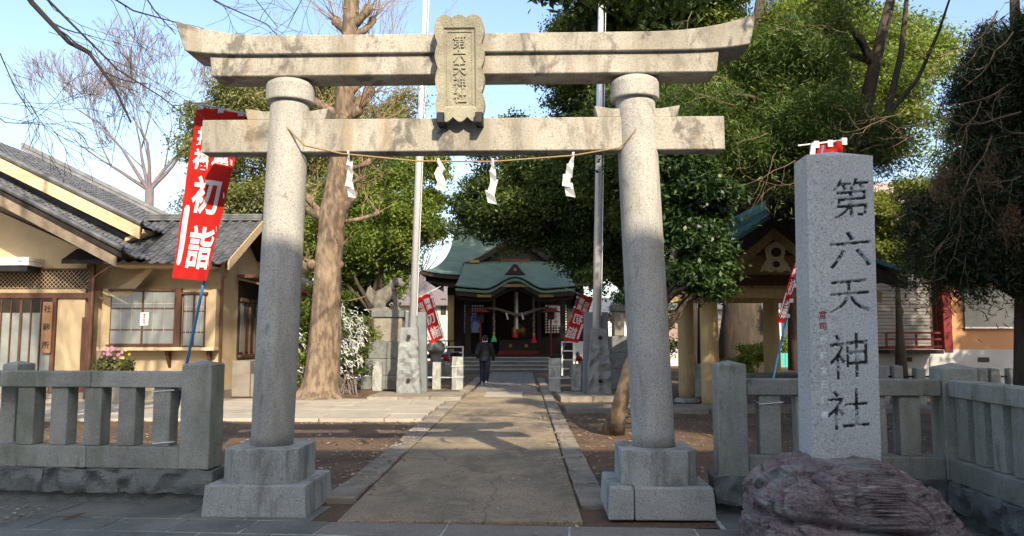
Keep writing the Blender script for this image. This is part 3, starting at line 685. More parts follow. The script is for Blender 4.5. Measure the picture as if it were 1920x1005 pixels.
for _ in range(5):
    dep += cur * 0.0075
    c2 = cur.copy(); c2[1:] &= cur[:-1]; c2[:-1] &= cur[1:]; c2[:, 1:] &= cur[:, :-1]; c2[:, :-1] &= cur[:, 1:]; cur = c2
Vg = np.stack([GX, dep, GZ], -1).reshape(-1, 3)
ii = np.arange((nzg + 1) * (nxg + 1)).reshape(nzg + 1, nxg + 1)
Q = np.stack([ii[:-1, :-1], ii[:-1, 1:], ii[1:, 1:], ii[1:, :-1]], -1).reshape(-1, 4)
fo = np_mesh('carved_face', Vg, Q, MAT['granite_sign'], sign); fo.data.materials.append(MAT['shaded_groove'])
fd = dep.reshape(-1)[Q].mean(1); cen = Vg[Q].mean(1)
groove_shade = (fd > 0.0085) & (np.array([mnoise.noise(Vector((c[0] * 14, 0, c[2] * 14))) + .6 * mnoise.noise(Vector((c[0] * 50, 3, c[2] * 50))) for c in cen]) > -0.10)
fo.data.polygons.foreach_set('material_index', groove_shade.astype(np.int32))
fsm = lambda x, z, o: (x, -0.002 - o, z)
sm1 = MB(); xs_, zs_ = SF.hit(1535, 583); column_text(sm1, '宮司', fsm, xs_, zs_, 0.062, 0.085, 0.015); tag(sm1.build('red_inscription', M('red_paint', (0.33, 0.03, 0.04), rough=0.8), sign), kind='stuff')
sm2 = MB(); xs_, zs_ = SF.hit(1537, 632)
column_text(sm2, '齋藤文元謹書', fsm, xs_, zs_, 0.058, 0.108, 0.02); tag(sm2.build('pale_inscription', M('pale_paint', (0.85, 0.86, 0.86), (0.6, 0.62, 0.62), 30, rough=0.9), sign), kind='stuff')
# boulder
bc = P(1597, 1000, 5.72); bx, by = bc.x + .05, 5.80
bm = bmesh.new(); bmesh.ops.create_icosphere(bm, subdivisions=7, radius=1.0)
rb = random.Random(14); planes = []
for k in range(26):
    n = Vector((rb.gauss(0, 1), rb.gauss(0, 1) - .2, rb.gauss(0, .8))).normalized(); planes.append((n, rb.uniform(1.12, 1.36)))
planes += [(Vector((-.15, -.98, .05)).normalized(), 1.0), (Vector((.5, -.80, .3)).normalized(), 1.12), (Vector((.7, -.2, .7)).normalized(), 1.16), (Vector((-.1, -.75, .66)).normalized(), 1.22)]
sgn = lambda a, e: math.copysign(abs(a) ** e, a)
for v in bm.verts:
    d = v.co.normalized(); p = Vector((sgn(d.x, .42), sgn(d.y, .62), sgn(d.z, .40)))
    for n, h in planes:
        e = n.dot(p) - h * (1 + .05 * mnoise.noise(p * 3))
        if e > 0: p -= n * e * .93
    q = Vector((p.x * .76, p.y * .60, p.z * .715))
    if q.z > 0: q.z *= (1.0 - 0.60 * min(1, max(0, (q.x - 0.14) / 0.62)) ** 1.15) * (1 - .10 * max(0, -.35 - q.x) / .4)
    z_ = q.z + .10 * q.x + .06 * mnoise.noise(Vector((q.x * 2.2, q.y * 2, 0)))
    ledge = math.exp(-((z_ - .30) / .028) ** 2) * max(0, min(1, (.42 - q.x) * 4)) * (1 if q.y < .1 else 0)
    band = abs((z_ * 9.0 + .6 * mnoise.noise(q * 3)) % 1.0 - .5) * 2
    fr_ = mnoise.noise(Vector((q.x * 6, q.y * 6, z_ * 13)))
    n2 = mnoise.noise(q * 9); n3 = mnoise.noise(q * 24); ch = 1 - abs(mnoise.noise(Vector((q.x * 3 + 4, q.y * 3, q.z * 3)))) * 2
    cel = mnoise.cell(Vector((q.x * 3.4 + .3 * n2 + z_, q.y * 3.4, z_ * 5))); cel2 = mnoise.cell(Vector((q.x * 10 + n2, q.y * 10 + n3, z_ * 13)))
    q += d * (.024 * n2 + .008 * n3 + .010 * fr_ + .026 * (cel - .5) + .009 * (cel2 - .5) + .005 * band ** 3 - .085 * ledge - .035 * max(0, ch - .82) / .18)
    v.co = Vector((bx + q.x, by + q.y, max(-0.05, -0.02 + q.z)))
me = bpy.data.meshes.new('boulder'); bm.to_mesh(me); bm.free(); me.polygons.foreach_set('use_smooth', [False] * len(me.polygons))
tag(link_mesh('boulder', me, MAT['boulder']), 'large purplish boulder with pale veins holding the inscribed stone pillar', 'boulder')
# ================================================================ building across the street (casts the shade on the gate)
ab = thing('apartment_building', 'long flat-roofed block of flats across the street, facing the gate', 'building', (0, 0, 0))
BX0, BX1, BY0, BY1, BH = -9.0, 30.0, -24.0, -9.5, 12.6
MB().box(BX0, BX1, BY0, BY1, -0.05, BH).build('wall', M('flat_wall', (0.70, 0.69, 0.66), rough=0.9), ab)
MB().box(BX0 - 0.15, BX1 + 0.15, BY0 - 0.15, BY1 + 0.15, BH + 0.002, BH + 0.35).build('roof', MAT['slab'], ab)
wme = None
for fl in range(4):
    for i in range(13):
        x = BX0 + 1.2 + i * 2.95; z = 1.0 + fl * 3.1
        if wme is None:
            o = MB().box(0, 1.9, BY1 - 0.05, BY1 + 0.04, 0, 1.5).build('window', MAT['glass_dark'], ab); wme = o.data
        else: o = link_mesh('window', wme, None, ab)
        o.location = (x, 0, z)
# ================================================================ shrine office (left)
OF = Fr(0, 20.3, 0); h = OF.hit
of = thing('shrine_office', 'cream plastered wooden building with grey tiled gable roofs and brown lattice doors', 'building', (0, 20.3, 0))
def X(px, yl=0.0): return h(px, 600, yl)[0]
def Z(py, yl=0.0): return h(300, py, yl)[1]
xc = X(412)                                     # right corner of the front
def wallbox(name, x0, x1, y0, y1, z0, z1, mat='plaster', bevel=0): return MB().box(x0, x1, y0, y1, z0, z1).build(name, MAT[mat], of, bevel=bevel)
wallbox('wall', X(172), xc, 0, 4.2, 0.0, Z(470))
wallbox('wall', -17, X(172) - 0.003, -0.35, 4.2, 0.0, Z(480, -.35))
gw = MB(); gw.prism([(-17, Z(482, -.34)), (X(190, -.34), Z(486, -.34)), (X(-30, -.34), Z(390, -.34)), (-17, Z(390, -.34) + 1.2)], -0.34, 0.0, 'y'); gw.build('gable_wall', MAT['plaster'], of, fixn=True)
wallbox('footing', -17, xc + 0.02, -0.02 - .36, 4.3, -0.05, 0.22, 'slab_warm')

# front window bay with frames and frosted panes
def window_bank(px0, px1, py0, py1, cols, rows, yl, muntin=True):
    x0, x1, z0, z1 = X(px0, yl), X(px1, yl), Z(py1, yl), Z(py0, yl)
    w = tag(MB().box(x0, x1, yl, yl + 0.10, z0, z1).build('window', MAT['brown_wood'], of))
    cw = (x1 - x0) / cols; b = 0.03
    for i in range(cols):
        zz = z0
        for (fr_) in rows:
            hh = (z1 - z0) * fr_
            p_ = MB().box(x0 + i * cw + b, x0 + (i + 1) * cw - b, yl - 0.004, yl + 0.02, zz + b * .8, zz + hh - b * .5)
            p_.build('pane', MAT['frosted'], w)
            zz += hh
        if muntin:
            for k in (1, 2):
                mm = MB().box(x0 + i * cw + cw * k / 3 - .006, x0 + i * cw + cw * k / 3 + .006, yl - 0.008, yl - 0.0045, z0 + (z1 - z0) * .24, z1 - .05); mm.build('muntin', MAT['pale'], w)
            mm = MB().box(x0 + i * cw + b, x0 + (i + 1) * cw - b, yl - 0.0075, yl - 0.005, z0 + (z1 - z0) * .76, z0 + (z1 - z0) * .775); mm.build('muntin', MAT['pale'], w)
    fr = MB(); fr.box(x0 - .05, x1 + .05, yl - .06, yl + .11, z1, z1 + .06); fr.build('window_head', MAT['brown_wood'], w)
    fr = MB(); fr.box(x0 - .05, x1 + .05, yl - .06, yl + .11, z0 - .06, z0); fr.build('sill', MAT['brown_wood'], w)
    return w
YB = -0.30
wallbox('bay_wall', X(190, YB), X(404, YB), YB, -0.003, Z(655, YB), Z(545, YB) + 0.05)
window_bank(206, 328, 546, 646, 2, (.27, .40, .33), YB - 0.05)
window_bank(342, 384, 552, 650, 2, (.27, .40, .33), YB - 0.045)
wallbox('bay_post', X(329, YB), X(341, YB), YB - 0.10, YB, Z(652, YB), Z(540, YB), 'brown_wood')
wallbox('bay_sill', X(188, YB), X(406, YB), YB - 0.12, 0, Z(657, YB), Z(651, YB), 'cream_wood')
for px in (322, 398):
    b = MB(); x = X(px); b.prism([(-0.28, Z(658, YB)), (-0.003, Z(658, YB)), (-0.003, Z(690))], x - 0.035, x + 0.035, 'x'); b.build('bracket', MAT['brown_wood'], of, fixn=True)
wallbox('eave_post', X(166, -.42), X(175, -.42), -.50, -.40, 0, Z(480), 'brown_wood')
def pipe(name, pts, r, mat): MB().tube(pts, r, 8).build(name, mat, of, smooth=True)
m_pipe = M('copper_pipe', (0.22, 0.115, 0.085), (0.16, 0.085, 0.065), 5, rough=0.5)
pipe('downpipe', [(X(172, -.58), -.58, 0.0), (X(172, -.58), -.58, Z(520, -.58)), (X(205, -.85), -.85, Z(497, -.85)), (X(226, -.9), -.9, Z(489, -.9))], 0.04, m_pipe)
pipe('downpipe', [(xc + .06, -.06, 0), (xc + .06, -.06, Z(525)), (xc + .30, -.5, Z(512, -.5)), (xc + .34, -.55, Z(497, -.5))], 0.04, m_pipe)
# entrance front (left): beam, transom lattice, lattice doors
YE = -0.42
wallbox('beam', -17, X(166, YE), YE, YE + 0.12, Z(559, YE), Z(549, YE), 'brown_wood')
wallbox('beam', -17, X(166, YE), YE + .02, YE + 0.12, Z(507, YE), Z(503, YE), 'brown_wood')
wallbox('transom_void', -17, X(164, YE), YE + .05, YE + .068, Z(541, YE), Z(507, YE), 'dark_wood')
lat = MB(); za, zb = Z(541, YE), Z(508, YE)
for i in range(60):
    x = X(160, YE) - i * 0.11
    for s in (-1, 1):
        lat.hexa([(x, YE + .03 + .006 * s, za), (x + .012, YE + .03 + .006 * s, za), (x + .012, YE + .036 + .006 * s, za), (x, YE + .036 + .006 * s, za),
                  (x + s * .45, YE + .03 + .006 * s, zb), (x + s * .45 + .012, YE + .03 + .006 * s, zb), (x + s * .45 + .012, YE + .036 + .006 * s, zb), (x + s * .45, YE + .036 + .006 * s, zb)])
tag(lat.build('transom_lattice', MAT['cream_wood'], of), kind='stuff')
wallbox('door_frame', X(96, YE), X(104, YE), YE, YE + .07, 0.2, Z(559, YE), 'brown_wood')
door = MB().box(-17, X(96, YE), YE + .045, YE + .069, 0.25, Z(562, YE)).build('lattice_door', MAT['frosted'], of)
wallbox('door_header', -17, X(96, YE), YE + .03, YE + .044, Z(586, YE), Z(560, YE), 'dark_wood')
for i in range(12):
    x = X(75, YE) - i * 0.255; w = .06 if i % 3 == 2 else .03
    MB().box(x - w / 2, x + w / 2, YE + .005, YE + .040, 0.25, Z(562, YE)).build('door_slat', MAT['brown_wood'], door)
wallbox('wall_post', X(153, YE), X(163, YE), YE + .02, YE + .069, 0.22, Z(595, YE), 'brown_wood')
# air unit cover on the left
for k in range(2): MB().box(-17, X(47, -1.0), -1.0, -.36, Z(497 - 8 * k, -1), Z(490 - 8 * k, -1)).build('lamp_cover', MAT['white'], of)
MB().box(-17, X(45, -.95), -.95, -.36, Z(508, -1), Z(498, -1)).build('lamp_box', MAT['black_metal'], of)
# side (facing the path): dark entrance with lattice doors and steps
wallbox('side_wall', xc - 3, xc - 0.02, 4.2, 9.0, 0.0, Z(475))
sb = []
def XS(px): # distance back along the side wall plane x = xc
    return (xc * 1450.0 / (px - 960.0)) * 1.0 * (FPX / 1450.0) - 20.3
ya, yb_ = 1.3, 5.2
sd_ = MB().box(xc - .01, xc + 0.05, ya, yb_, 1.05, 3.2).build('side_door', MAT['dark_wood'], of)
n = 9
for i in range(n):
    y = ya + (yb_ - ya) * (i + .5) / n
    MB().box(xc + .051, xc + .06, y - .13, y + .13, 1.2, 2.6).build('pane', MAT['glass_dark'] if i % 3 else MAT['frosted'], sd_)
    MB().box(xc + .051, xc + .10, y + .16, y + .21, 1.1, 2.6 if i % 2 else 2.2).build('door_slat', MAT['brown_wood'], sd_)
MB().box(xc + .051, xc + .12, ya, yb_, 1.06, 1.14).build('door_rail', MAT['brown_wood'], sd_)
MB().box(xc + .051, xc + .12, ya, yb_, 2.62, 2.72).build('door_rail', MAT['brown_wood'], sd_)
for k, (d, z) in enumerate(((0.5, 0.98), (0.95, 0.62), (1.4, 0.30))): wallbox('step', xc + 0.0, xc + d, ya - .3 + .1 * k, yb_, 0 - .01 * k, z, 'slab_warm', 0.01)
# ---- roofs
def tilt_frame(o, u, v):
    u = Vector(u).normalized(); v = Vector(v).normalized(); nrm = u.cross(v)
    if nrm.z < 0: nrm = -nrm
    return Vector(o), u, v, nrm
tme = None
def tile_mesh():
    """one pantile: across u, down v, S-shaped with a thick lower lip"""
    V = []; F = []; n = 5; wdt, L = 0.285, 0.285
    prof = [0.0, -0.022, -0.024, 0.004, 0.032, 0.018]
    for (v, dz) in ((0.0, 0.0), (L * 1.12, 0.030), (L * 1.12, -0.004)):
        for i in range(n + 1): V.append((i / n * wdt, v, prof[i] + dz + 0.02))
    for j in range(2):
        for i in range(n): F.append((j * (n + 1) + i, j * (n + 1) + i + 1, (j + 1) * (n + 1) + i + 1, (j + 1) * (n + 1) + i))
    me = bpy.data.meshes.new('roof_tile'); me.from_pydata(V, [], F); me.materials.append(MAT['tile']); return me
TILE = tile_mesh(); TV = np.array([v.co[:] for v in TILE.vertices]); TFc = [tuple(p.vertices) for p in TILE.polygons]
tile_count = [0]
def tile_field(roof, o, u, v, nu, nv, keep=lambda i, j: True, budget=300, skew=0.0):
    """pantiles laid from the eave up: o at the upper left corner, u along the eave, v down the slope"""
    o, u, v, nr = tilt_frame(o, u, v); rest = MB()
    for j in range(nv):
        for i in range(nu):
            if not keep(i, j): continue
            jz = R.uniform(-.006, .006)
            p = o + u * (i * 0.275) + v * (j * 0.25) + nr * jz
            m = Matrix((( u.x, v.x, nr.x, p.x), (u.y, v.y, nr.y, p.y), (u.z, v.z, nr.z, p.z), (0, 0, 0, 1)))
            if tile_count[0] < budget:
                t = bpy.data.objects.new('roof_tile', TILE); C.objects.link(t); t.parent = roof; t.matrix_local = m; tile_count[0] += 1
            else: rest.add([m @ Vector(q) for q in TV], TFc)
    if rest.v: tag(rest.build('roof_tiles', MAT['tile'], roof), kind='stuff')
# wing roof: slope towards us, ridge parallel to the front, gable to the right
ex0, ex1 = X(222, -1.0), xc + 0.55
ez = Z(487, -1.0); yr = 1.45; rz = h(430, 416, yr)[1]
sl = (rz - ez) / (yr + 1.0)
wroof = MB(); bk = 2 * yr + 1.0
wroof.hexa([(ex0 - 1.5, -1.0, ez - .10), (ex1, -1.0, ez - .10), (ex1, yr, rz - .10), (ex0 - 1.5, yr, rz - .10), (ex0 - 1.5, -1.0, ez), (ex1, -1.0, ez), (ex1, yr, rz), (ex0 - 1.5, yr, rz)])
wroof.hexa([(ex0 - 1.5, yr + .002, rz - .10), (ex1, yr + .002, rz - .10), (ex1, bk, ez - .10), (ex0 - 1.5, bk, ez - .10), (ex0 - 1.5, yr + .002, rz), (ex1, yr + .002, rz), (ex1, bk, ez), (ex0 - 1.5, bk, ez)])
wr = wroof.build('roof', MAT['dark_wood'], of)
Ls = math.hypot(yr + 1.0, rz - ez)
nv = int(Ls / 0.25) + 1; nu = int((ex1 - ex0) / 0.275) + 2
tile_field(wr, (ex1 - nu * .275 + .02, yr, rz + .01), (1, 0, 0), (0, -(yr + 1.0), -(rz - ez)), nu, nv)
for k in range(3): MB().box(ex0 - .6, ex1 + .03, yr - .13 + .03 * k, yr + .13 - .03 * k, rz + .02 + .07 * k, rz + .08 + .07 * k).build('ridge_course', MAT['tile'], wr, bevel=.01)
# barge boards and soffit of the right gable
for (y0, z0, y1, z1) in ((-1.07, ez - .16, yr, rz - .12), (yr, rz - .12, bk + .05, ez - .16)):
    b = MB(); b.hexa([(ex1 + .002, y0, z0 - .10), (ex1 + .05, y0, z0 - .10), (ex1 + .05, y1, z1 - .10), (ex1 + .002, y1, z1 - .10), (ex1 + .002, y0, z0 + .16), (ex1 + .05, y0, z0 + .16), (ex1 + .05, y1, z1 + .16), (ex1 + .002, y1, z1 + .16)])
    b.build('barge_board', MAT['cream_wood'], wr, fixn=True)
g = MB(); g.prism([(-.3, ez - .25), (bk - .2, ez - .25), (yr, rz - .2)], xc - .10, xc + .01, 'x'); g.build('gable_wall', MAT['plaster'], of, fixn=True)
MB().tube([(ex0, -1.05, ez - .07), (ex1 - .05, -1.05, ez - .07)], 0.055, 8).build('gutter', m_pipe, wr, smooth=True)
MB().box(ex0 - .2, xc, -.95, 0.02, ez - .16, ez - .11).build('soffit', MAT['cream_wood'], wr)
# low roof behind the gable along the side
lr = MB(); z0_ = 3.1
lr.hexa([(xc, ya + 1.8, z0_ + .6), (xc + 1.0, ya + 1.8, z0_), (xc + 1.0, 10, z0_), (xc, 10, z0_ + .6), (xc, ya + 1.8, z0_ + .72), (xc + 1.0, ya + 1.8, z0_ + .1), (xc + 1.0, 10, z0_ + .1), (xc, 10, z0_ + .72)])
lo_ = lr.build('side_roof', MAT['tile'], of)
MB().box(xc + .98, xc + 1.04, ya + 1.8, 10, z0_ - .06, z0_ + .07).build('fascia', MAT['vermilion'], lo_)
MB().box(xc + 0.1, xc + 0.95, .9, 5.5, 3.25, 3.34).build('canopy', MAT['brown_wood'], of)
# big roof behind: right-hand slope seen end on, its verge towards us
def PV(px, py, y): p = h(px, py, y); return Vector((p[0], y, p[1]))
A = PV(264, 424, -.4); B = PV(-10, 290, -.4)
vdir = (A - B).normalized(); udir = Vector((0, 1, 0)); D = 6.2; A0 = A.copy()
B2 = B - vdir * 3.5
big = MB()
q = [B2, A, A + Vector((0, D, 0)), B2 + Vector((0, D, 0))]; dn = Vector((0, 0, -.14))
big.hexa([p + dn for p in q] + q); br_ = big.build('roof', MAT['dark_wood'], of, fixn=True)
Lb = (A - B2).length
tile_field(br_, A - vdir * (int(Lb / .25) * .25) + Vector((0, 0, .02)), (0, 1, 0), vdir, int(D / .275) + 1, int(Lb / .25) + 1, keep=lambda i, j: True, budget=230)
bb = MB(); ba, bb2 = A + Vector((0, -.01, -.02)), B2 + Vector((0, -.01, -.02))
bb.hexa([bb2 + Vector((0, -.06, -.32)), ba + Vector((0, -.06, -.32)), ba + Vector((0, 0, -.32)), bb2 + Vector((0, 0, -.32)), bb2 + Vector((0, -.06, 0)), ba + Vector((0, -.06, 0)), ba, bb2])
bb.build('barge_board', MAT['cream_wood'], br_, fixn=True)
vt = MB(); vt.tube([B2 + Vector((0, .05, .08)), A + Vector((0, .05, .08))], 0.085, 8); vt.build('verge_tile', MAT['tile'], br_)
ft = MB()
for k in range(2):
    o1 = Vector((0, D - .15, .10 + .13 * k)); ft.hexa([B2 + o1 + Vector((0, -.15, 0)), A + o1 + Vector((0, -.15, 0)), A + o1 + Vector((0, .15, 0)), B2 + o1 + Vector((0, .15, 0)), B2 + o1 + Vector((0, -.12, .12)), A + o1 + Vector((0, -.12, .12)), A + o1 + Vector((0, .12, .12)), B2 + o1 + Vector((0, .12, .12))])
tag(ft.build('descending_ridge', MAT['tile'], br_, fixn=True), kind='stuff')
MB().prism([(A.x - .45, A.z - .30), (A.x + .02, A.z - .06), (A.x + .02, A.z - .16), (A.x - .45, A.z - .40)], -.3, D, 'y').build('soffit', MAT['cream_wood'], br_, fixn=True)
MB().prism([(B2.x, B2.z - .16), (A.x - .5, A.z - .46), (A.x - .5, 3.0), (B2.x, 3.0)], 1.0, D, 'y').build('upper_wall', MAT['plaster'], of, fixn=True)
# porch roof: short right-hand slope in front
A = PV(228, 474, -2.0); B = PV(-10, 352, -2.0); vdir = (A - B).normalized(); B2 = B - vdir * 3; D = 2.2
pr = MB(); q = [B2, A, A + Vector((0, D, 0)), B2 + Vector((0, D, 0))]
pr.hexa([p + Vector((0, 0, -.12)) for p in q] + q); po = pr.build('roof', MAT['dark_wood'], of, fixn=True)
Lb = (A - B2).length
tile_field(po, A - vdir * (int(Lb / .25) * .25) + Vector((0, 0, .02)), (0, 1, 0), vdir, int(D / .275) + 1, int(Lb / .25) + 1, budget=300)
bb = MB(); ba, bb2 = A + Vector((-.1, -.01, -.10)), B2 + Vector((0, -.01, -.06))
bb.hexa([bb2 + Vector((0, -.05, -.24)), ba + Vector((0, -.05, -.24)), ba + Vector((0, 0, -.24)), bb2 + Vector((0, 0, -.24)), bb2 + Vector((0, -.05, 0)), ba + Vector((0, -.05, 0)), ba, bb2])
bb.build('barge_board', M('old_board', (0.30, 0.23, 0.16), (0.19, 0.15, 0.11), 5, rough=.9), po, fixn=True)
MB().tube([B2 + Vector((0, .06, .10)), A + Vector((0, .06, .10))], 0.075, 8).build('verge_tile', MAT['tile'], po)
MB().tube([B2 + Vector((0, D - .1, .16)), A + Vector((0, D - .1, .16))], 0.10, 8).build('ridge_course', MAT['tile'], po)
MB().prism([(A.x - 1.2, A.z - .95), (A.x - .02, A.z - .14), (A.x - .02, A.z - .26), (A.x - .6, A.z - .95)], -.36, -.3, 'y').build('soffit', MAT['plaster'], po, fixn=True)
lv = MB()
for k in range(120):
    f = R.random(); p = A + Vector((-.55 + f * .75, R.uniform(.05, 1.3), .10 - f * .2 + R.uniform(0, .06))); a = R.uniform(0, 6.3); s = .05
    lv.add([p + Vector((s * math.cos(a + k2), s * math.sin(a + k2), R.uniform(-.02, .02))) for k2 in (0, 1.6, 3.1, 4.7)], [(0, 1, 2, 3)])
tag(lv.build('fallen_leaves', MAT['leaf_dead']), kind='stuff').location = (0, 20.3, 0)
# name board of the office and the notice taped to its window
nb = thing('name_board', 'upright brown wooden board with black characters beside the lattice entrance of the cream building', 'sign', (X(87, -.5), 20.3 - .48, 0))
z0, z1 = Z(662, -.48), Z(566, -.48); w = .125
MB().box(-w, w, 0, .05, z0, z1).build('board', M('board_wood', (0.26, 0.145, 0.075), (0.19, 0.105, 0.055), 5, stretch=(5, 5, .5)), nb, bevel=.006)
tx = MB(); column_text(tx, '社務所', lambda x, z, o: (x, -.004 - o, z), 0, z1 - .08, .20, .46, .02); tx.build('lettering', MAT['black_metal'], nb)
tag(bpy.data.objects['lettering'], kind='stuff')
no = thing('paper_notice', 'small white paper notice with red print taped inside the front window', 'notice', (X(271, -.36), 20.3 - .372, Z(598, -.37)))
MB().box(-.11, .11, 0, .004, -.17, .17).build('sheet', MAT['white'], no)
tx = MB(); column_text(tx, '参拝受付', lambda x, z, o: (x, -.003 - o, z), 0, .14, .062, .07, .02); tx.build('print', MAT['vermilion'], no)
tag(bpy.data.objects['print'], kind='stuff')
# ================================================================ shrine hall
HF = Fr(G(958, 699).x + .12, G(958, 699).y, -0.6)
hall = thing('shrine_hall', 'wooden shrine hall with curved green copper roof at the end of the path', 'shrine hall', (HF.x, HF.y, 0), -0.6)
def hh_(px, py, yl): return HF.hit(px, py, yl)
xm_ = lambda yl: HF.hx(966, yl)
cxh = HF.hx(966, 1.5)
for k in range(4):
    MB().box(HF.hx(868, 0), HF.hx(1032, 0), 0.36 * k, 2.2, 0.0 if k == 0 else 0.175 * k + .001, 0.175 * (k + 1) - .04).build('stone_step', MAT['slab'], hall, bevel=.012)
    MB().box(HF.hx(867, 0), HF.hx(1033, 0), 0.36 * k - .035, 2.2, 0.175 * (k + 1) - .039, 0.175 * (k + 1)).build('tread', MAT['granite'], hall, bevel=.008)
YW = 4.2
FZ = HF.hz(668, 1.6)
MB().box(cxh - 4.2, cxh + 4.2, 1.7, 11, 0.02, FZ - .12).build('podium', MAT['slab'], hall)
MB().box(cxh - 4.6, cxh + 4.6, 1.62, 11, FZ - .118, FZ + .06).build('veranda_floor', MAT['dark_wood'], hall)
ez_ = HF.hz(540, 2.0)
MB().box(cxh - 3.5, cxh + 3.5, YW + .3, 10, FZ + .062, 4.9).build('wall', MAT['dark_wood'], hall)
for sx in (-1, 1):
    MB().box(cxh + sx * 3.42 - .17, cxh + sx * 3.42 + .17, YW - .05, YW + .29, FZ + .062, 4.8).build('corner_post', MAT['pale_wood'] if sx < 0 else MAT['dark_wood'], hall, bevel=.02)  # paler left post: the light falling on it is put into the wood colour
    MB().box(cxh + sx * 2.35 - .14, cxh + sx * 2.35 + .14, 1.75, 2.03, FZ + .062, ez_ + .15).build('porch_post', MAT['dark_wood'], hall, bevel=.02)
    MB().box(cxh + sx * 1.25 - .10, cxh + sx * 1.25 + .10, YW, YW + .29, FZ + .062, 4.6).build('inner_post', MAT['dark_wood'], hall)
    # lattice windows: pale paper squares behind a dark grid
    x0, x1 = (HF.hx(869, YW), HF.hx(907, YW)) if sx < 0 else (HF.hx(1022, YW), HF.hx(1064, YW))
    z0, z1 = HF.hz(625, YW), HF.hz(571, YW)
    lw = MB().box(x0 - .05, x1 + .05, YW + .12, YW + .27, z0 - .05, z1 + .05).build('lattice_window', MAT['dark_wood'], hall)
    nx_, nz_ = 8, 11; a, c = (x1 - x0) / nx_, (z1 - z0) / nz_
    for i in range(nx_):
        for j in range(nz_):
            if (sx < 0 and i in (6, 7) and j < 4): continue
            o = MB().box(x0 + i * a + a * .2, x0 + (i + 1) * a - a * .2, YW + .113, YW + .13, z0 + j * c + c * .2, z0 + (j + 1) * c - c * .2).build('pane', MAT['paper'], lw)
MB().box(cxh - 2.6, cxh + 2.6, 1.8, 2.0, ez_ - .02, ez_ + .28).build('porch_beam', MAT['dark_wood'], hall)
MB().box(cxh - 3.6, cxh + 3.6, YW - .1, YW + .28, 3.9, 4.3).build('head_beam', MAT['dark_wood'], hall)
for k, (z, w) in enumerate(((ez_ + .05, .30), (ez_ + .19, .42))):
    for sx in (-1, 1): MB().box(cxh + sx * 2.35 - w, cxh + sx * 2.35 + w, 1.70 - .03 * k, 2.08 + .03 * k, z + .1, z + .23).build('bracket_block', MAT['dark_wood'], hall)
# railings of the veranda on the left
for sx, xa, xb in ((-1, cxh - 4.5, cxh - 2.6), (1, cxh + 2.6, cxh + 4.5)):
    for z in (.35, .72): MB().box(xa, xb, 1.9, 1.96, FZ + z, FZ + z + .06).build('railing', MAT['dark_wood'], hall)
    for i in range(4): x = xa + (xb - xa) * (i + .5) / 4; MB().box(x - .035, x + .035, 1.89, 1.97, FZ + .06, FZ + .72).build('railing_post', MAT['dark_wood'], hall)
# main roof
rY = 7.0; ey = -0.1 + 1.2
rzh = HF.hz(437, rY, 966); ezh = HF.hz(516, 2.4, 800)
rw = cxh - HF.hx(851, rY, 440); ew = cxh - HF.hx(787, 2.4, 516)
y0e = 2.4
def front(u, v, sgn=1):
    s = u * 2 - 1; c = v ** 1.0
    w = rw + (ew - rw) * (v ** 2.0)
    z = rzh - (rzh - ezh) * (1 - (1 - v) ** 1.55) + .30 * abs(s) ** 5 * v ** 2
    y = rY - sgn * (rY - y0e) * v
    return (cxh + s * w, y, z)
mr = MB(); mr.surf(lambda u, v: front(u, v), 28, 14); mr.surf(lambda u, v: front(1 - u, v, -1), 28, 14)
def flank(sx):
    def f(u, v):
        a = front(0 if sx < 0 else 1, v, 1); b = front(0 if sx < 0 else 1, v, -1); uu = u if sx > 0 else 1 - u
        return (a[0], a[1] + (b[1] - a[1]) * uu, a[2])
    return f
mr.surf(flank(-1), 10, 14); mr.surf(flank(1), 10, 14)
mroof = mr.build('roof', MAT['copper'], hall, smooth=True)
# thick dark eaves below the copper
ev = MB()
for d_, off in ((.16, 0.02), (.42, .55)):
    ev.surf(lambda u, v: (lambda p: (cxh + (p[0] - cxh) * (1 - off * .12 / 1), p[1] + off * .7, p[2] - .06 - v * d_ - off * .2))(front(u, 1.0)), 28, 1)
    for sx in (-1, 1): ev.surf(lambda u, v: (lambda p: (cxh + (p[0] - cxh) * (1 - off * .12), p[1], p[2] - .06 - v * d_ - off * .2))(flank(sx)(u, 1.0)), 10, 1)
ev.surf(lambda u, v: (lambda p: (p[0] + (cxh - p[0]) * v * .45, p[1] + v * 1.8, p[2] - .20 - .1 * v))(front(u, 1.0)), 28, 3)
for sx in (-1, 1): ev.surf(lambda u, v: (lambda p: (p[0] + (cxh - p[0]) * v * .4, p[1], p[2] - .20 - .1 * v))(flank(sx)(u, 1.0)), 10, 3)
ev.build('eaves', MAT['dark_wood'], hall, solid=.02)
MB().box(cxh - rw - .1, cxh + rw + .1, rY - .22, rY + .22, rzh - .05, rzh + .42).build('ridge', MAT['copper'], mroof, bevel=.03)
MB().box(cxh - rw - .2, cxh + rw + .2, rY - .30, rY + .30, rzh + .421, rzh + .52).build('ridge_cap', MAT['copper'], mroof, bevel=.03)
for sx in (-1, 1): MB().prism([(cxh + sx * (rw + .15), rzh - .1), (cxh + sx * (rw + .35), rzh + .2), (cxh + sx * (rw + .25), rzh + .75), (cxh + sx * (rw - .05), rzh + .6)], rY - .25, rY + .25, 'y').build('ridge_end', MAT['copper'], mroof, fixn=True)
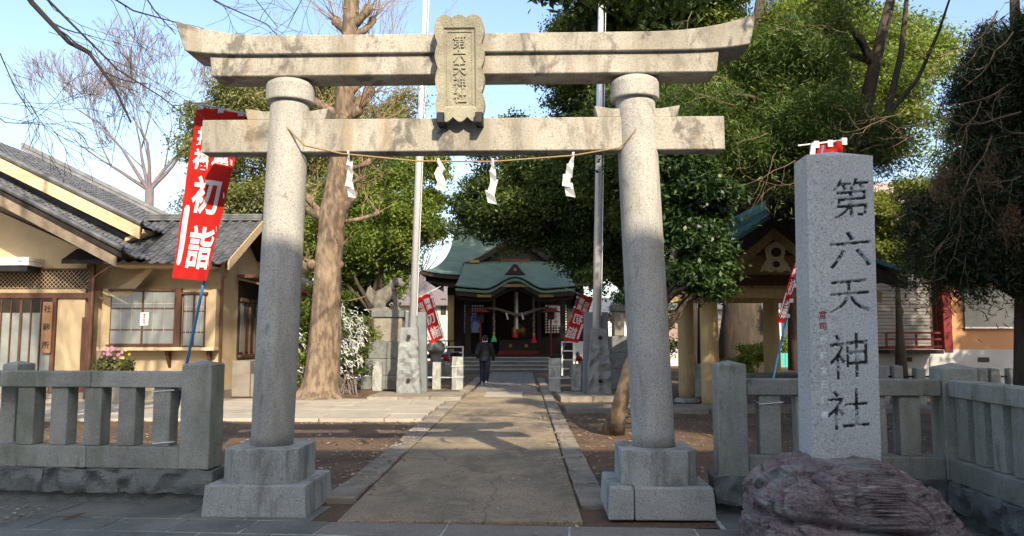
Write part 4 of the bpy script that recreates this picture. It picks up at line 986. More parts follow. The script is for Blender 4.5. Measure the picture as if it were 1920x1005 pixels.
# front gable on the main slope
gz0 = HF.hz(494, 3.3); gz1 = HF.hz(440, 3.6); gw_ = HF.hx(1062, 3.3) - HF.hx(966, 3.3)
for sx in (-1, 1):
    gg = MB(); gg.surf(lambda u, v: (cxh + sx * gw_ * 1.05 * v, 3.0 + 3.4 * u, gz1 + .1 - (gz1 + .1 - gz0) * (1 - (1 - v) ** 1.35)), 6, 10); gg.build('gable_roof', MAT['copper'], mroof, smooth=True, solid=.10)
    gb = MB(); gb.surf(lambda u, v: (cxh + sx * gw_ * v, 2.98 + .05, gz1 + .02 - (gz1 - gz0) * (1 - (1 - v) ** 1.35) - .30 * u), 1, 10); gb.build('barge_board', MAT['dark_wood'], mroof, solid=.06)
    MB().box(cxh + sx * gw_ * .80 - .25, cxh + sx * gw_ * .80 + .25, 2.90, 2.97, gz0 + .0, gz0 + .14).build('gold_fitting', MAT['gold'], mroof)
MB().prism([(cxh - gw_ * .9, gz0 - .1), (cxh + gw_ * .9, gz0 - .1), (cxh, gz1)], 3.3, 3.4, 'y').build('gable_panel', MAT['dark_wood'], mroof, fixn=True)
MB().box(cxh - .75, cxh + .75, 3.1, 3.29, gz0 + .02, gz0 + .22).build('gable_beam', MAT['brown_wood'], mroof)
# porch roof with the undulating gable in its eave
pw = cxh - HF.hx(853, .7, 538); pz = HF.hz(541, .7, 860); pt = HF.hz(492, 3.2, 900)
def bump_(x):
    a = abs(x) / 1.4
    return .56 * (0.5 + .5 * math.cos(math.pi * min(1, a))) - .03 * math.exp(-((abs(x) - 1.5) / .35) ** 2)
def porch(u, v):
    s = u * 2 - 1; x = s * (pw * (.90 + .10 * v))
    return (cxh + x, 3.2 + (.7 - 3.2) * v, pt + (pz - pt) * (1 - (1 - v) ** 1.25) + bump_(x) * v ** 2.2 + .10 * abs(s) ** 4 * v)
pm = MB(); pm.surf(porch, 60, 12); proof = pm.build('porch_roof', MAT['copper'], hall, smooth=True, solid=.07)
for a_, b_, y_, m_ in ((.072, .20, .715, 'copper'), (.20, .42, .78, 'dark_wood'), (.42, .60, 1.0, 'dark_wood')):
    fa = MB(); fa.surf(lambda u, v: (cxh + (u * 2 - 1) * pw * (1 - .06 * a_), y_, porch(u, 1.0)[2] - a_ - (b_ - a_) * v), 60, 1); fa.build('eave_fascia', MAT[m_], proof, solid=.05)
sf = MB(); sf.surf(lambda u, v: (cxh + (u * 2 - 1) * pw * .97, .8 + 2.2 * v, porch(u, 1.0)[2] - .28 + .15 * v), 60, 2); sf.build('soffit', MAT['dark_wood'], proof)
MB().prism([(cxh - .52, pz + .68), (cxh + .52, pz + .68), (cxh + .36, pz + .83), (cxh + .12, pz + 1.16), (cxh, pz + 1.21), (cxh - .12, pz + 1.16), (cxh - .36, pz + .83)], .75, 1.1, 'y').build('ornament_tile', MAT['dark_wood'], proof, bevel=.02, fixn=True)
MB().box(cxh - .07, cxh + .07, .735, .749, pz + .86, pz + 1.0).build('gold_fitting', MAT['gold'], proof)
for x in (-1.5, -.35, .35, 1.5): MB().box(cxh + x - .35, cxh + x + .35, .72, .775, porch((x / pw + 1) / 2, 1)[2] - .40, porch((x / pw + 1) / 2, 1)[2] - .27).build('gold_fitting', MAT['gold'], proof)
# ================================================================ pavilion (right)
VF = Fr(HF.x * 0 + P(1458, 600, 16.6).x, 16.6, 0)
pav = thing('water_pavilion', 'open pavilion with pale round columns and blue-green copper gable roof', 'pavilion', (VF.x, 16.6, 0))
cols = [(1330, 766, 0), (1286, 753, 1), (1447, 750, 1), (1530, 764, 0)]
for px, py, b in cols:
    g = G(px, py + 4); lx, ly = g.x - VF.x, (1.0 if not b else 3.0)
    lx = VF.hx(px, ly)
    MB().lathe(lx, ly, [(.20, 0.10), (.205, .3), (.20, 1.6), (.19, 2.75)], 20).build('column', MAT['pale_wood'], pav, smooth=True)
    MB().lathe(lx, ly, [(.32, 0.0), (.32, .06), (.26, .10), (.22, .101)], 16).build('column_base', MAT['granite_base'], pav)
zt0, zt1 = VF.hz(560, 1), VF.hz(541, 1)
MB().box(-2.0, 2.0, .82, 1.18, zt0, zt1).build('beam', MAT['pale_wood'], pav, bevel=.015)
MB().box(-2.0, 2.0, 2.82, 3.18, zt0, zt1).build('beam', MAT['pale_wood'], pav, bevel=.015)
MB().box(-1.5, 1.5, .90, 1.10, zt1 + .002, VF.hz(498, 1)).build('gable_board', MAT['pale_wood'], pav, bevel=.01)
MB().box(-1.7, 1.7, .80, 1.20, VF.hz(498, 1) + .002, VF.hz(498, 1) + .22).build('beam', MAT['pale_wood'], pav, bevel=.015)
MB().box(-.62, .62, .86, .899, zt1 + .06, zt1 + .30).build('carved_panel', MAT['brown_wood'], pav)
for sx in (-1, 1): MB().box(sx * 1.1 - .16, sx * 1.1 + .16, 1.0, 3.0, zt1 + .001, zt1 + .18).build('side_beam', MAT['pale_wood'], pav)
az = VF.hz(392, 0); hw2 = 2.66; ezv = VF.hz(512, 0)
def pavr(sx):
    return lambda u, v: (sx * hw2 * v, -.35 + 4.9 * u, az - (az - ezv) * (1 - (1 - v) ** 1.42))
for sx in (-1, 1):
    pr_ = MB(); pr_.surf(pavr(sx), 8, 14); ro = pr_.build('roof', MAT['copper_blue'], pav, solid=.10)
    for k in range(1, 14):
        p0, p1 = Vector(pavr(sx)(0, k / 14)), Vector(pavr(sx)(1, k / 14)); up = Vector((0, 0, .008))
        MB().tube([p0 + up, p1 + up], .014, 4).build('roof_seam', M('seam', (.05, .10, .10)) if 'seam' not in bpy.data.materials else bpy.data.materials['seam'], ro)
    eb = MB(); eb.surf(lambda u, v: (lambda p: (p[0], -.34 + .02, p[2] - .10 - .26 * u))(pavr(sx)(0, v)), 1, 14); eb.build('verge_board', MAT['dark_wood'], ro, solid=.08)
    bg = MB(); bg.surf(lambda u, v: (lambda p: (p[0] * .86, .05, p[2] - .40 - .24 * u))(pavr(sx)(0, v)), 1, 14); bg.build('barge_board', MAT['pale_wood'], ro, solid=.07)
    sf = MB(); sf.surf(lambda u, v: (lambda p: (p[0] * .97, p[1] + .05, p[2] - .16))(pavr(sx)(u, v)), 4, 14); sf.build('soffit', MAT['dark_wood'], ro)
MB().tube([(0, -.5, az + .12), (0, 4.6, az + .12)], .16, 10).build('ridge', MAT['copper_blue'], pav)
MB().prism([(-.30, az - .25), (.30, az - .25), (.34, az + .10), (.16, az + .34), (-.16, az + .34), (-.34, az + .10)], -.62, -.45, 'y').build('ridge_end', MAT['dark_wood'], pav, bevel=.02, fixn=True)
# carved gable pendant: scalloped board with two dark bosses
xg, zg = VF.hit(1453, 484, -.02)
po_ = [(0, .36), (.12, .30), (.22, .22), (.20, .08), (.17, -.02), (.27, -.14), (.33, -.30), (.22, -.26), (.12, -.32), (0, -.27), (-.12, -.32), (-.22, -.26), (-.33, -.30), (-.27, -.14), (-.17, -.02), (-.20, .08), (-.22, .22), (-.12, .30)]
MB().prism([(xg + a, zg + b) for a, b in po_], -.08, -.02, 'y').build('gable_pendant', M('pendant', (0.52, 0.42, 0.22), rough=.7), pav, bevel=.01, fixn=True)
for dz, r in ((.12, .10), (-.14, .07)): MB().lathe(0, 0, [(r, 0), (r, .03), (r * .6, .05)], 12).build('pendant_boss', MAT['dark_wood'], pav).matrix_local = Matrix.Translation((xg, -.081, zg + dz)) @ Matrix.Rotation(rad(90), 4, 'X')
wb = MB(); wb.frustum(0, 2.0, 0.0, .75, .95, .45, 1.0, .5)
basin = thing('water_basin', 'low grey stone water basin between the pale columns of the pavilion', 'stone basin', (VF.x + .15, 16.6, 0)); wb.build('trough', MAT['granite_rough'], basin, bevel=.03)
# ================================================================ building on the right
EF = Fr(0, 25.0, 0); h = EF.hit
eb_ = thing('hall_building', 'orange and grey building with shuttered front and dark red railing', 'building', (0, 25, 0))
X = lambda px, yl=0.0: h(px, 650, yl)[0]
Z = lambda py, yl=0.0: h(1780, py, yl)[1]
xa, xb, xcx = X(1645), X(1770), X(1917)
MB().box(xa, xb, .35, 6, 0, 5.3).build('wall', MAT['brown_wood'], eb_)
MB().box(xb + .002, xcx, 0, 6, Z(655), 5.3).build('wall', MAT['plaster_orange'], eb_)
MB().box(xb - .5, xcx + .03, -.04, 6, 0, Z(655) - .002).build('base_wall', M('base_grey', (0.46, 0.46, 0.45), (.38, .38, .37), 1.2), eb_)
MB().box(xa - .02, xb - .503, -.02, 6.02, 0, Z(655) - .002).build('base_wall', bpy.data.materials['base_grey'], eb_)
n = 22; z0, z1 = Z(650, .3), Z(505, .3)
m_sh = M('shutter', (0.23, 0.22, 0.20), (.18, .17, .16), 2, rough=.6)
for k in range(n): MB().box(xa + .05, xb - .25, .27, .33 + .012 * (k % 2), z0 + (z1 - z0) * k / n + .004, z0 + (z1 - z0) * (k + 1) / n - .010).build('shutter_slat', m_sh, eb_, bevel=.006)
MB().box(X(1763, .2), X(1779, .2), -.06, .3, Z(655, .2) - .1, 4.9).build('post', MAT['vermilion'], eb_, bevel=.01)
for py in (624, 636, 650): MB().box(xa, X(1764, -.7), -.75, -.69, Z(py, -.7) - .03, Z(py, -.7) + .03).build('railing', MAT['vermilion'], eb_)
for px in (1662, 1690, 1718, 1748): MB().box(X(px, -.7) - .03, X(px, -.7) + .03, -.74, -.70, Z(650, -.7), Z(624, -.7)).build('railing_post', MAT['vermilion'], eb_)
MB().box(xa, X(1766, -.7), -.8, .26, Z(656, -.7) - .12, Z(656, -.7)).build('stage_floor', MAT['dark_wood'], eb_)
MB().box(X(1813, -.1), X(1908, -.1), -.08, 0, Z(613), Z(540)).build('window', MAT['frosted'], eb_)
MB().box(X(1811, -.1), X(1910, -.1), -.12, 0, Z(616), Z(613) - .002).build('sill', MAT['steel'], eb_)
for px in (1700, 1845): MB().box(X(px, -.1) - .17, X(px, -.1) + .17, -.07, 0, Z(678), Z(670)).build('vent', MAT['black_metal'], eb_)
MB().hexa([(xa - .8, -1.2, 4.75), (xcx + 1, -1.2, 4.75), (xcx + 1, 7, 4.75), (xa - .8, 7, 4.75), (xa - .7, -1.15, 4.95), (xcx + .9, -1.15, 4.95), (xcx - 1.5, 3.5, 6.0), (xa + .5, 3.5, 6.0)]).build('roof', MAT['tile'], eb_, fixn=True)
# ================================================================ houses beyond the precinct
def house(name, label, px0, px1, pye, pyr, Y, wallm, roofm, depth=7, wins=(), group='houses beyond the shrine precinct'):
    F_ = Fr(0, Y, 0); x0, x1 = F_.hx(px0), F_.hx(px1); ze, zr = F_.hz(pye), F_.hz(pyr, depth / 2)
    t = thing(name, label, 'house', ((x0 + x1) / 2, Y, 0), 0, group); a = (x1 - x0) / 2
    MB().box(-a, a, 0, depth, 0, ze).build('wall', wallm, t)
    rf_ = MB()
    for s in (0, 1):
        y0, y1 = (-.6, depth / 2) if not s else (depth + .6, depth / 2 + .002)
        rf_.hexa([(-a - .5, y0, ze - .05), (a + .5, y0, ze - .05), (a + .5, y1, zr - .05), (-a - .5, y1, zr - .05), (-a - .5, y0, ze + .1), (a + .5, y0, ze + .1), (a + .5, y1, zr + .1), (-a - .5, y1, zr + .1)])
    rf_.build('roof', roofm, t, fixn=True)
    for (wx0, wx1, wy0, wy1) in wins:
        w = MB().box(F_.hx(wx0) - (x0 + x1) / 2, F_.hx(wx1) - (x0 + x1) / 2, -.06, .1, F_.hz(wy1), F_.hz(wy0)).build('window', MAT['black_metal'], t)
        MB().box(F_.hx(wx0) - (x0 + x1) / 2 + .06, F_.hx(wx1) - (x0 + x1) / 2 - .06, -.075, -.061, F_.hz(wy1) + .06, F_.hz(wy0) - .06).build('pane', MAT['glass_dark'], w)
    return t
rg = M('roof_mauve', (0.20, 0.165, 0.165), (.15, .125, .125), 4, stretch=(1, 4, 4), rough=.7)
wc = M('wall_cream', (0.66, 0.60, 0.50), rough=.9); ww = M('wall_white', (0.74, 0.73, 0.70), rough=.9)
house('house', 'house with long mauve-grey roof behind the guardian lion statue', 660, 842, 572, 512, 58, wc, rg, 9, [(716, 736, 600, 640), (826, 836, 560, 590)])
house('house', 'low dark-roofed house behind the paper-covered bush and street lamp', 590, 655, 575, 555, 52, ww, MAT['tile'], 7, [(622, 640, 600, 630)])
house('house', 'white single-storey house with tan roof seen between the pavilion columns', 1190, 1440, 640, 600, 46, ww, M('roof_tan', (0.40, 0.27, 0.19), rough=.8), 7, [(1308, 1322, 645, 668), (1348, 1360, 645, 668)])
house('house', 'two-storey pale house with grey roof rising behind the pavilion', 1230, 1460, 580, 540, 66, wc, MAT['tile'], 8, [(1280, 1300, 590, 610), (1400, 1425, 590, 620)])
house('house', 'tall white block seen just left of the inscribed stone', 1462, 1560, 560, 545, 75, ww, MAT['tile'], 8, [(1470, 1480, 600, 615), (1490, 1500, 600, 615)])
house('house', 'pale house with brown roof half hidden behind the right cedar branches', 1560, 1800, 470, 345, 48, wc, M('roof_pink', (0.34, 0.27, 0.245), rough=.8), 9, [(1640, 1660, 500, 530)])
house('house', 'white house beyond the right flagpole foot', 1085, 1180, 590, 560, 62, ww, MAT['tile'], 8, [(1150, 1165, 600, 640)])
# ================================================================ trees and plants
def unit(a): return a / np.maximum(np.linalg.norm(a, axis=-1, keepdims=True), 1e-9)
def crown(name, parent, mat, envs, nblob, nclump, nleaf, leaf, clump_r, seed, blob_f=(.22, .40), up=0.55, droop=0.0, flat=0.55, shell=0.62, org=(0, 0, 0)):
    """foliage: leaves in clumps on many small lobes spread through the envelopes. envs: (cx,cy,cz,rx,ry,rz)"""
    g = np.random.default_rng(seed); E = np.array(envs, float)
    wgt = (E[:, 3] * E[:, 5]) ; wgt /= wgt.sum()
    ei = g.choice(len(E), nblob, p=wgt); d = unit(g.normal(size=(nblob, 3))); r = g.uniform(.25, .88, (nblob, 1)) ** .6
    bc = E[ei, :3] + d * r * E[ei, 3:6]
    br = g.uniform(*blob_f, (nblob, 1)) * np.minimum(E[ei, 3:4], E[ei, 5:6]) * np.array([1.0, 1.0, .75])
    bw = (br[:, 0] ** 2); bw /= bw.sum()
    bi = g.choice(nblob, nclump, p=bw); d = unit(g.normal(size=(nclump, 3)) + np.array([0, 0, .25])); rr = shell + (1 - shell) * g.random((nclump, 1)) ** .5
    cc = bc[bi] + d * rr * br[bi]
    n = nclump * nleaf; ci = np.repeat(np.arange(nclump), nleaf)
    off = g.normal(size=(n, 3)) * clump_r * np.array([1, 1, flat]); off[:, 2] -= droop * (off[:, 0] ** 2 + off[:, 1] ** 2) / clump_r
    p = cc[ci] + off
    nr = unit(d[ci] * .45 + np.array([0, 0, up]) + g.normal(size=(n, 3)) * .55)
    ax = unit(np.cross(nr, g.normal(size=(n, 3)))) ; ax[:, 2] -= droop * .8; ax = unit(ax)
    bx = unit(np.cross(nr, ax))
    L = leaf[0] * g.uniform(.65, 1.25, (n, 1)); W = leaf[1] * g.uniform(.7, 1.2, (n, 1))
    V = np.empty((n, 4, 3)); V[:, 0] = p - ax * L * .5; V[:, 1] = p + bx * W * .5 + nr * W * .12; V[:, 2] = p + ax * L * .5; V[:, 3] = p - bx * W * .5 + nr * W * .12
    V -= np.array(org)
    o = np_mesh(name, V.reshape(-1, 3), np.arange(n * 4).reshape(n, 4), mat, parent)
    return o, bc, cc
def env_px(Y, *lst): 
    """envelopes given as (px, py, half width px, half height px, depth offset, depth radius)"""
    r = []
    for (px, py, wx, wz, dy, ry) in lst:
        c = P(px, py, Y + dy); k = (Y + dy) / FPX; r.append((c.x, c.y, c.z, wx * k, ry, wz * k))
    return r
def limbs(mb, start, r0, targets, rr, wob=.12, n=6, r1=.02):
    for tgt in targets:
        s = Vector(start); e = Vector(tgt); L = (e - s).length; pts = []; rs = []
        for i in range(n + 1):
            f = i / n; p = s.lerp(e, f); p.z += L * .10 * math.sin(f * math.pi)
            if 0 < i: p += Vector((rr.gauss(0, 1), rr.gauss(0, 1), rr.gauss(0, .6))) * L * wob * .25 * math.sin(f * math.pi)
            pts.append(p); rs.append(r0 * (1 - f) ** 1.1 + r1)
        mb.tube(pts, rs, 6, cap=False)
def evergreen(label, base, trunk_pts, trunk_r, mats, envs, nblob, nclump, nleaf, leaf, clump_r, seed, bark='bark_dark', name='evergreen_tree', cat='tree', nl=14, group=None, **kw):
    rr = random.Random(seed); org = Vector(base)
    t = thing(name, label, cat, base, 0, group)
    o, bc, cc = crown('crown', t, mats, envs, nblob, nclump, nleaf, leaf, clump_r, seed, org=tuple(org), **kw)
    tp = [Vector(p) - org for p in trunk_pts]
    mb = MB(); n = len(tp)
    rs = [trunk_r * (1.35 if i == 0 else 1 - .75 * i / (n - 1)) for i in range(n)]
    mb.tube(tp, rs, 12); mb.build('trunk', MAT[bark], t, smooth=True)
    lb = MB(); sel = rr.sample(range(len(bc)), min(nl, len(bc)))
    for i in sel:
        tg = Vector(bc[i]) - org; k = min(range(1, n), key=lambda j: abs(tp[j].z - (tg.z - 1.0))); limbs(lb, tp[k], rs[k] * .5, [tg], rr)
    tag(lb.build('branches', MAT[bark], t, smooth=True), kind='stuff')
    return t
def gp(px, py): return G(px, py)
# broad trees behind the ginkgo
b = P(560, 690, 34); b.z = 0
evergreen('broad olive-green evergreen rising behind the left gate pillar and the office roof', b, [b, b + Vector((.2, 0, 4)), b + Vector((.3, 0, 8)), b + Vector((.2, 0, 12))], .42, MAT['leaf_olive'],
          env_px(34, (450, 250, 105, 105, 0, 2.6), (480, 380, 120, 100, 0, 2.6), (600, 160, 90, 110, 1, 2.6), (690, 260, 100, 130, 1, 2.6), (540, 320, 110, 120, 1, 2.5), (600, 75, 45, 35, 1, 1.2), (450, 440, 90, 60, -1, 2)), 120, 5600, 22, (.17, .085), .25, 11)
b = P(700, 690, 29); b.z = 0
evergreen('bright green bushy evergreen between the ginkgo trunk and the left flagpole', b, [b, b + Vector((0, 0, 2.5)), b + Vector((.3, 0, 5)), b + Vector((.4, 0, 8))], .28, MAT['leaf_bright'],
          env_px(29, (730, 390, 85, 85, 0, 1.8), (770, 440, 60, 60, 0, 1.5), (650, 470, 60, 80, 0, 1.5), (700, 320, 90, 60, .5, 1.7), (600, 440, 50, 110, 0, 1.5), (715, 520, 50, 48, -.5, 1.3), (630, 550, 45, 60, 0, 1.2), (690, 450, 90, 90, .6, 1.5), (800, 400, 32, 80, .3, 1.2), (812, 325, 32, 40, .4, 1.2), (770, 310, 60, 50, .4, 1.4)), 130, 6400, 20, (.14, .075), .20, 12)
# the big dark tree that hangs over the shrine
b = P(1196, 690, 26); b.z = 0
t3e = env_px(26, (1010, 345, 120, 60, 0, 2.6), (900, 390, 50, 70, 0, 1.8), (955, 445, 75, 42, -.5, 1.8), (1090, 380, 110, 80, 0, 2.6), (1150, 480, 70, 70, 0, 1.8), (1060, 240, 140, 85, 1, 3), (1110, 110, 105, 120, 1, 3), (1030, 140, 45, 60, 1, 1.5), (1125, 540, 42, 30, 0, 1.2), (1230, 300, 80, 200, 1, 2.4), (1080, 455, 60, 45, -.5, 1.4), (965, 400, 95, 75, -.3, 2), (1100, 330, 110, 120, -2, 2.2), (1185, 330, 75, 150, -4.5, 2.2), (1140, 470, 60, 90, -2, 1.6), (1200, 180, 80, 120, -3, 2.5), (890, 350, 42, 45, .5, 1.4), (890, 305, 55, 36, .5, 1.5), (950, 290, 70, 42, .5, 1.6), (860, 400, 26, 60, .5, 1), (1060, 300, 150, 60, .5, 2))
evergreen('huge dark evergreen whose boughs hang over the green shrine roof', b, [b, b + Vector((0, 0, 3)), b + Vector((-.3, 0, 6)), b + Vector((-.6, 0, 9)), b + Vector((-1.2, 0, 12))], .5, MAT['leaf_mid'], t3e, 210, 13500, 20, (.14, .07), .23, 13, nl=24)
t3 = bpy.data.objects['evergreen_tree.002']
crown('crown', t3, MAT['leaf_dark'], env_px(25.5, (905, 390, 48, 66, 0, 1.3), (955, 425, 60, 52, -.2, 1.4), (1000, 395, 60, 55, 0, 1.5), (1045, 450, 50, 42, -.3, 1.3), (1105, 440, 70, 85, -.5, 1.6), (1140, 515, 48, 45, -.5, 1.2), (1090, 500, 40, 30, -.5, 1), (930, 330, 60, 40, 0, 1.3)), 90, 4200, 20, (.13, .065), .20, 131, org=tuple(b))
crown('crown', t3, MAT['leaf_dark'], [(3.0, 25.5, 14.8, 3.2, 3, 1.8), (5.2, 24.0, 15.0, 3.2, 3, 2.4), (2.2, 26.5, 17.0, 2.8, 2.6, 2.2), (3.6, 21.8, 11.8, 2.2, 2.0, 1.8), (6.0, 22.0, 13.5, 2.4, 2.2, 2.0)], 70, 1700, 14, (.40, .18), .34, 132, org=tuple(b))  # crown above the frame, added to shade the hall and far path
# upper right, sunlit
b = G(1397, 700); b = P(1397, 690, 27); b.z = 0
evergreen('tall yellow-green evergreen with a stout trunk seen through the pavilion', b, [b, b + Vector((-.05, 0, 2.5)), b + Vector((-.1, 0, 5)), b + Vector((.2, 0, 9)), b + Vector((1.0, 0, 14))], .85, MAT['leaf_bright'],
          env_px(23, (1250, 60, 130, 120, 2, 2.5), (1390, 70, 150, 120, 1, 2.5), (1540, 80, 140, 120, 0, 2.5), (1660, 110, 120, 130, 0, 2.5), (1390, 210, 120, 80, 1, 2), (1590, 240, 120, 80, 0, 2), (1690, 250, 60, 60, 0, 1.5), (1250, 200, 80, 60, 2, 2), (1720, 190, 55, 110, 0, 1.5), (1740, 330, 50, 60, 0, 1.4), (1640, 180, 90, 110, -1, 1.8), (1500, 180, 120, 110, -1, 2)), 150, 7800, 20, (.13, .065), .22, 14, nl=20)
b = P(1690, 690, 22); b.z = 0
evergreen('small sunlit yellow-green tree between the inscribed stone and the orange building', b, [b, b + Vector((0, 0, 2)), b + Vector((0, 0, 4))], .15, MAT['leaf_yellow'],
          env_px(22, (1680, 440, 40, 55, 0, .8), (1655, 400, 40, 45, 0, .8), (1715, 370, 40, 40, 0, .8), (1650, 480, 26, 40, 0, .6), (1690, 500, 30, 26, 0, .6)), 50, 1100, 20, (.11, .06), .15, 15, nl=6)
# near glossy tree with the leaning trunk
b = G(1150, 812)
tp_ = [b + Vector((-.02, 0, -.05)), P(1160, 770, 12.55), P(1180, 690, 12.5), P(1215, 600, 12.5), P(1265, 480, 12.4), P(1290, 360, 12.4)]
evergreen('small glossy-leaved tree with a thin leaning trunk just behind the right gate pillar', b, tp_, .155, MAT['leaf_gloss'],
          env_px(12.4, (1305, 400, 65, 90, 0, .8), (1275, 320, 55, 60, 0, .7), (1330, 480, 55, 60, 0, .7), (1285, 520, 50, 40, 0, .6), (1265, 440, 40, 90, .3, .6), (1340, 540, 34, 26, -.2, .4)), 70, 1500, 16, (.12, .05), .12, 16, bark='bark', nl=14)
# conifer with drooping sprays in the upper right
b = P(1590, 690, 14.5); b.z = 0
evergreen('dark feathery conifer with drooping sprays rising behind the inscribed stone', b, [b, b + Vector((.05, 0, 2)), P(1600, 300, 14.5), P(1640, 120, 14.3), P(1690, -80, 14)], .26, MAT['leaf_cedar'],
          env_px(14, (1310, 200, 75, 75, 0, 1.2), (1390, 270, 90, 80, 0, 1.2), (1500, 220, 100, 100, 0, 1.2), (1470, 110, 100, 90, 0, 1.2), (1650, 260, 60, 70, 0, 1.0), (1560, 50, 60, 60, 0, 1.0), (1320, 110, 60, 50, 0, .9)), 150, 5600, 24, (.12, .020), .15, 17, droop=.55, up=.25, nl=30, name='conifer_tree')
crown('crown', bpy.data.objects['conifer_tree'], MAT['leaf_cedar'], [(3.8, 13.5, 9.0, 2, 2, 1.3), (5.8, 14.0, 10.3, 2.4, 2, 1.8), (2.3, 15.0, 9.6, 1.8, 1.8, 1.4), (8, 14, 9.5, 2, 2, 1.6), (4.2, 15, 11.5, 2, 2, 1.4)], 60, 1500, 14, (.34, .11), .26, 171, org=tuple(b))  # dense crown out of view overhead, added to shade path and pavilion
# near right cedar
b = P(1925, 690, 9.6); b.z = 0
t7 = evergreen('near dark cedar at the edge of the precinct with dead brown sprays and bare twigs', b, [b, P(1925, 560, 9.6), P(1912, 380, 9.6), P(1905, 150, 9.5), P(1900, -150, 9.4)], .16, MAT['leaf_cedar_dark'],
          env_px(9.4, (1880, 120, 70, 130, 0, .8), (1870, 330, 75, 120, .2, .8), (1800, 430, 80, 65, .2, .8), (1890, 460, 65, 45, 0, .7), (1770, 480, 55, 30, .2, .5), (1830, 200, 50, 90, .4, .6), (1960, 300, 60, 300, 0, .8), (1760, 460, 70, 55, .3, .7), (1800, 400, 95, 80, .4, .8), (1850, 450, 80, 50, .2, .8), (1730, 500, 34, 22, .4, .4), (1820, 500, 60, 24, .2, .5)), 190, 8600, 22, (.12, .015), .12, 18, droop=.5, up=.25, nl=24, name='cedar_tree')
o, _, dead = crown('dead_sprays', t7, MAT['leaf_dead'], env_px(8.9, (1850, 300, 22, 50, 0, .15), (1720, 380, 18, 60, .2, .2), (1880, 400, 26, 50, 0, .2), (1800, 370, 24, 40, .2, .2), (1838, 440, 10, 30, 0, .1), (1905, 260, 14, 40, 0, .1), (1755, 330, 30, 30, .2, .2)), 34, 300, 12, (.06, .009), .05, 19, droop=1.2, up=.1, org=tuple(b))
tag(o, kind='stuff')
tw = MB(); rr = random.Random(4)
def twig(mb, pts, r, n=4): mb.tube([Vector(p) - b for p in pts], [r * (1 - .8 * i / (len(pts) - 1)) for i in range(len(pts))], n, cap=False)
def rtwig(mb, x, y, ang, L, Y, r, depth=0):
    pts = [P(x, y, Y)]; a = ang
    for k in range(6):
        a += rr.gauss(0, .28) + .05; x += math.cos(a) * L / 6; y += math.sin(a) * L / 6; Y += rr.gauss(0, .03); pts.append(P(x, y, Y))
        if depth < 2 and rr.random() < .6: rtwig(mb, x, y, a + rr.choice((-1, 1)) * rr.uniform(.4, 1.0), L * rr.uniform(.35, .6), Y, r * .55, depth + 1)
    twig(mb, pts, r)
for (x, y, a, L, r) in ((1920, 250, 2.9, 130, .010), (1915, 210, 3.3, 230, .012), (1905, 150, 2.6, 160, .011), (1900, 60, 2.2, 150, .011), (1860, 255, 1.9, 240, .011), (1830, 330, 1.5, 150, .009), (1915, 330, 2.4, 110, .009),
                        (1780, 210, 2.5, 140, .009), (1760, 240, 2.0, 150, .008), (1880, 330, 2.8, 90, .008), (1840, 190, 1.9, 170, .009), (1920, 120, 3.0, 150, .010), (1740, 270, 2.9, 110, .007), (1910, 420, 3.6, 90, .007), (1700, 200, 2.3, 120, .008), (1870, 20, 2.0, 170, .012)):
    rtwig(tw, x, y, a, L, 8.8 + rr.uniform(-.2, .3), r)
tag(tw.build('bare_twigs', MAT['twig_dry'], t7), kind='stuff')
# dry twigs among the conifer sprays behind the lintel end
tc = bpy.data.objects['conifer_tree']; b = Vector(tc.location); tw = MB()
for k in range(26):
    x, y = rr.uniform(1290, 1720), rr.uniform(20, 330); rtwig(tw, x, y, rr.uniform(2.0, 3.4), rr.uniform(60, 150), rr.uniform(12.6, 13.6), .008, 1)
tag(tw.build('bare_twigs', MAT['twig_dry'], tc), kind='stuff')
lb = MB()
for (pts, r) in (([(1620, 330), (1660, 230), (1690, 100), (1700, 0), (1710, -60)], .085), ([(1600, 330), (1540, 290), (1470, 250), (1380, 235)], .05), ([(1610, 300), (1570, 200), (1560, 90), (1590, -40)], .05), ([(1600, 340), (1500, 330), (1420, 300), (1330, 300)], .045), ([(1660, 220), (1720, 150), (1760, 60), (1790, -30)], .05)):
    lb.tube([P(x, y, 14.0) - b for x, y in pts], [r * (1 - .7 * i / (len(pts) - 1)) for i in range(len(pts))], 7, cap=False)
tag(lb.build('branches', MAT['bark_dark'], tc, smooth=True), kind='stuff')
# ---------------------------------------------------------------- bare trees
def grow(mb, p, d, L, r, lev, rr, spread=.55, rmin=.006, up=.12, kids=(2, 3), sides=(7, 6, 5, 4, 3, 3, 3, 3), lv0=0, bend=.10):
    n = 4 if lev > 0 else 3; pts = [p.copy()]; rs = [r]; q = p.copy(); dd = d.copy(); ends = []
    for i in range(n):
        dd = (dd + Vector((rr.gauss(0, bend), rr.gauss(0, bend), rr.gauss(0, bend) + up * .3))).normalized()
        q = q + dd * (L / n); pts.append(q.copy()); rs.append(max(rmin, r * (1 - .45 * (i + 1) / n))); ends.append((q.copy(), dd.copy(), rs[-1]))
    mb.tube(pts, rs, sides[min(lv0, 7)], cap=False)
    if lev <= 0: return
    for k in range(rr.randint(*kids)):
        q, dd, r2 = ends[-1] if k < 2 else ends[rr.randint(1, n - 2)]
        ax = dd.cross(Vector((rr.gauss(0, 1), rr.gauss(0, 1), rr.gauss(0, 1)))).normalized()
        nd = (Matrix.Rotation(rr.gauss(0, 1) * .15 + spread * (1 if k else .6), 3, ax) @ dd); nd.z += up; nd.normalize()
        grow(mb, q, nd, L * rr.uniform(.62, .85), max(rmin, r2 * (.80 if k < 2 else .5)), lev - 1, rr, spread, rmin, up, kids, sides, lv0 + 1, bend)
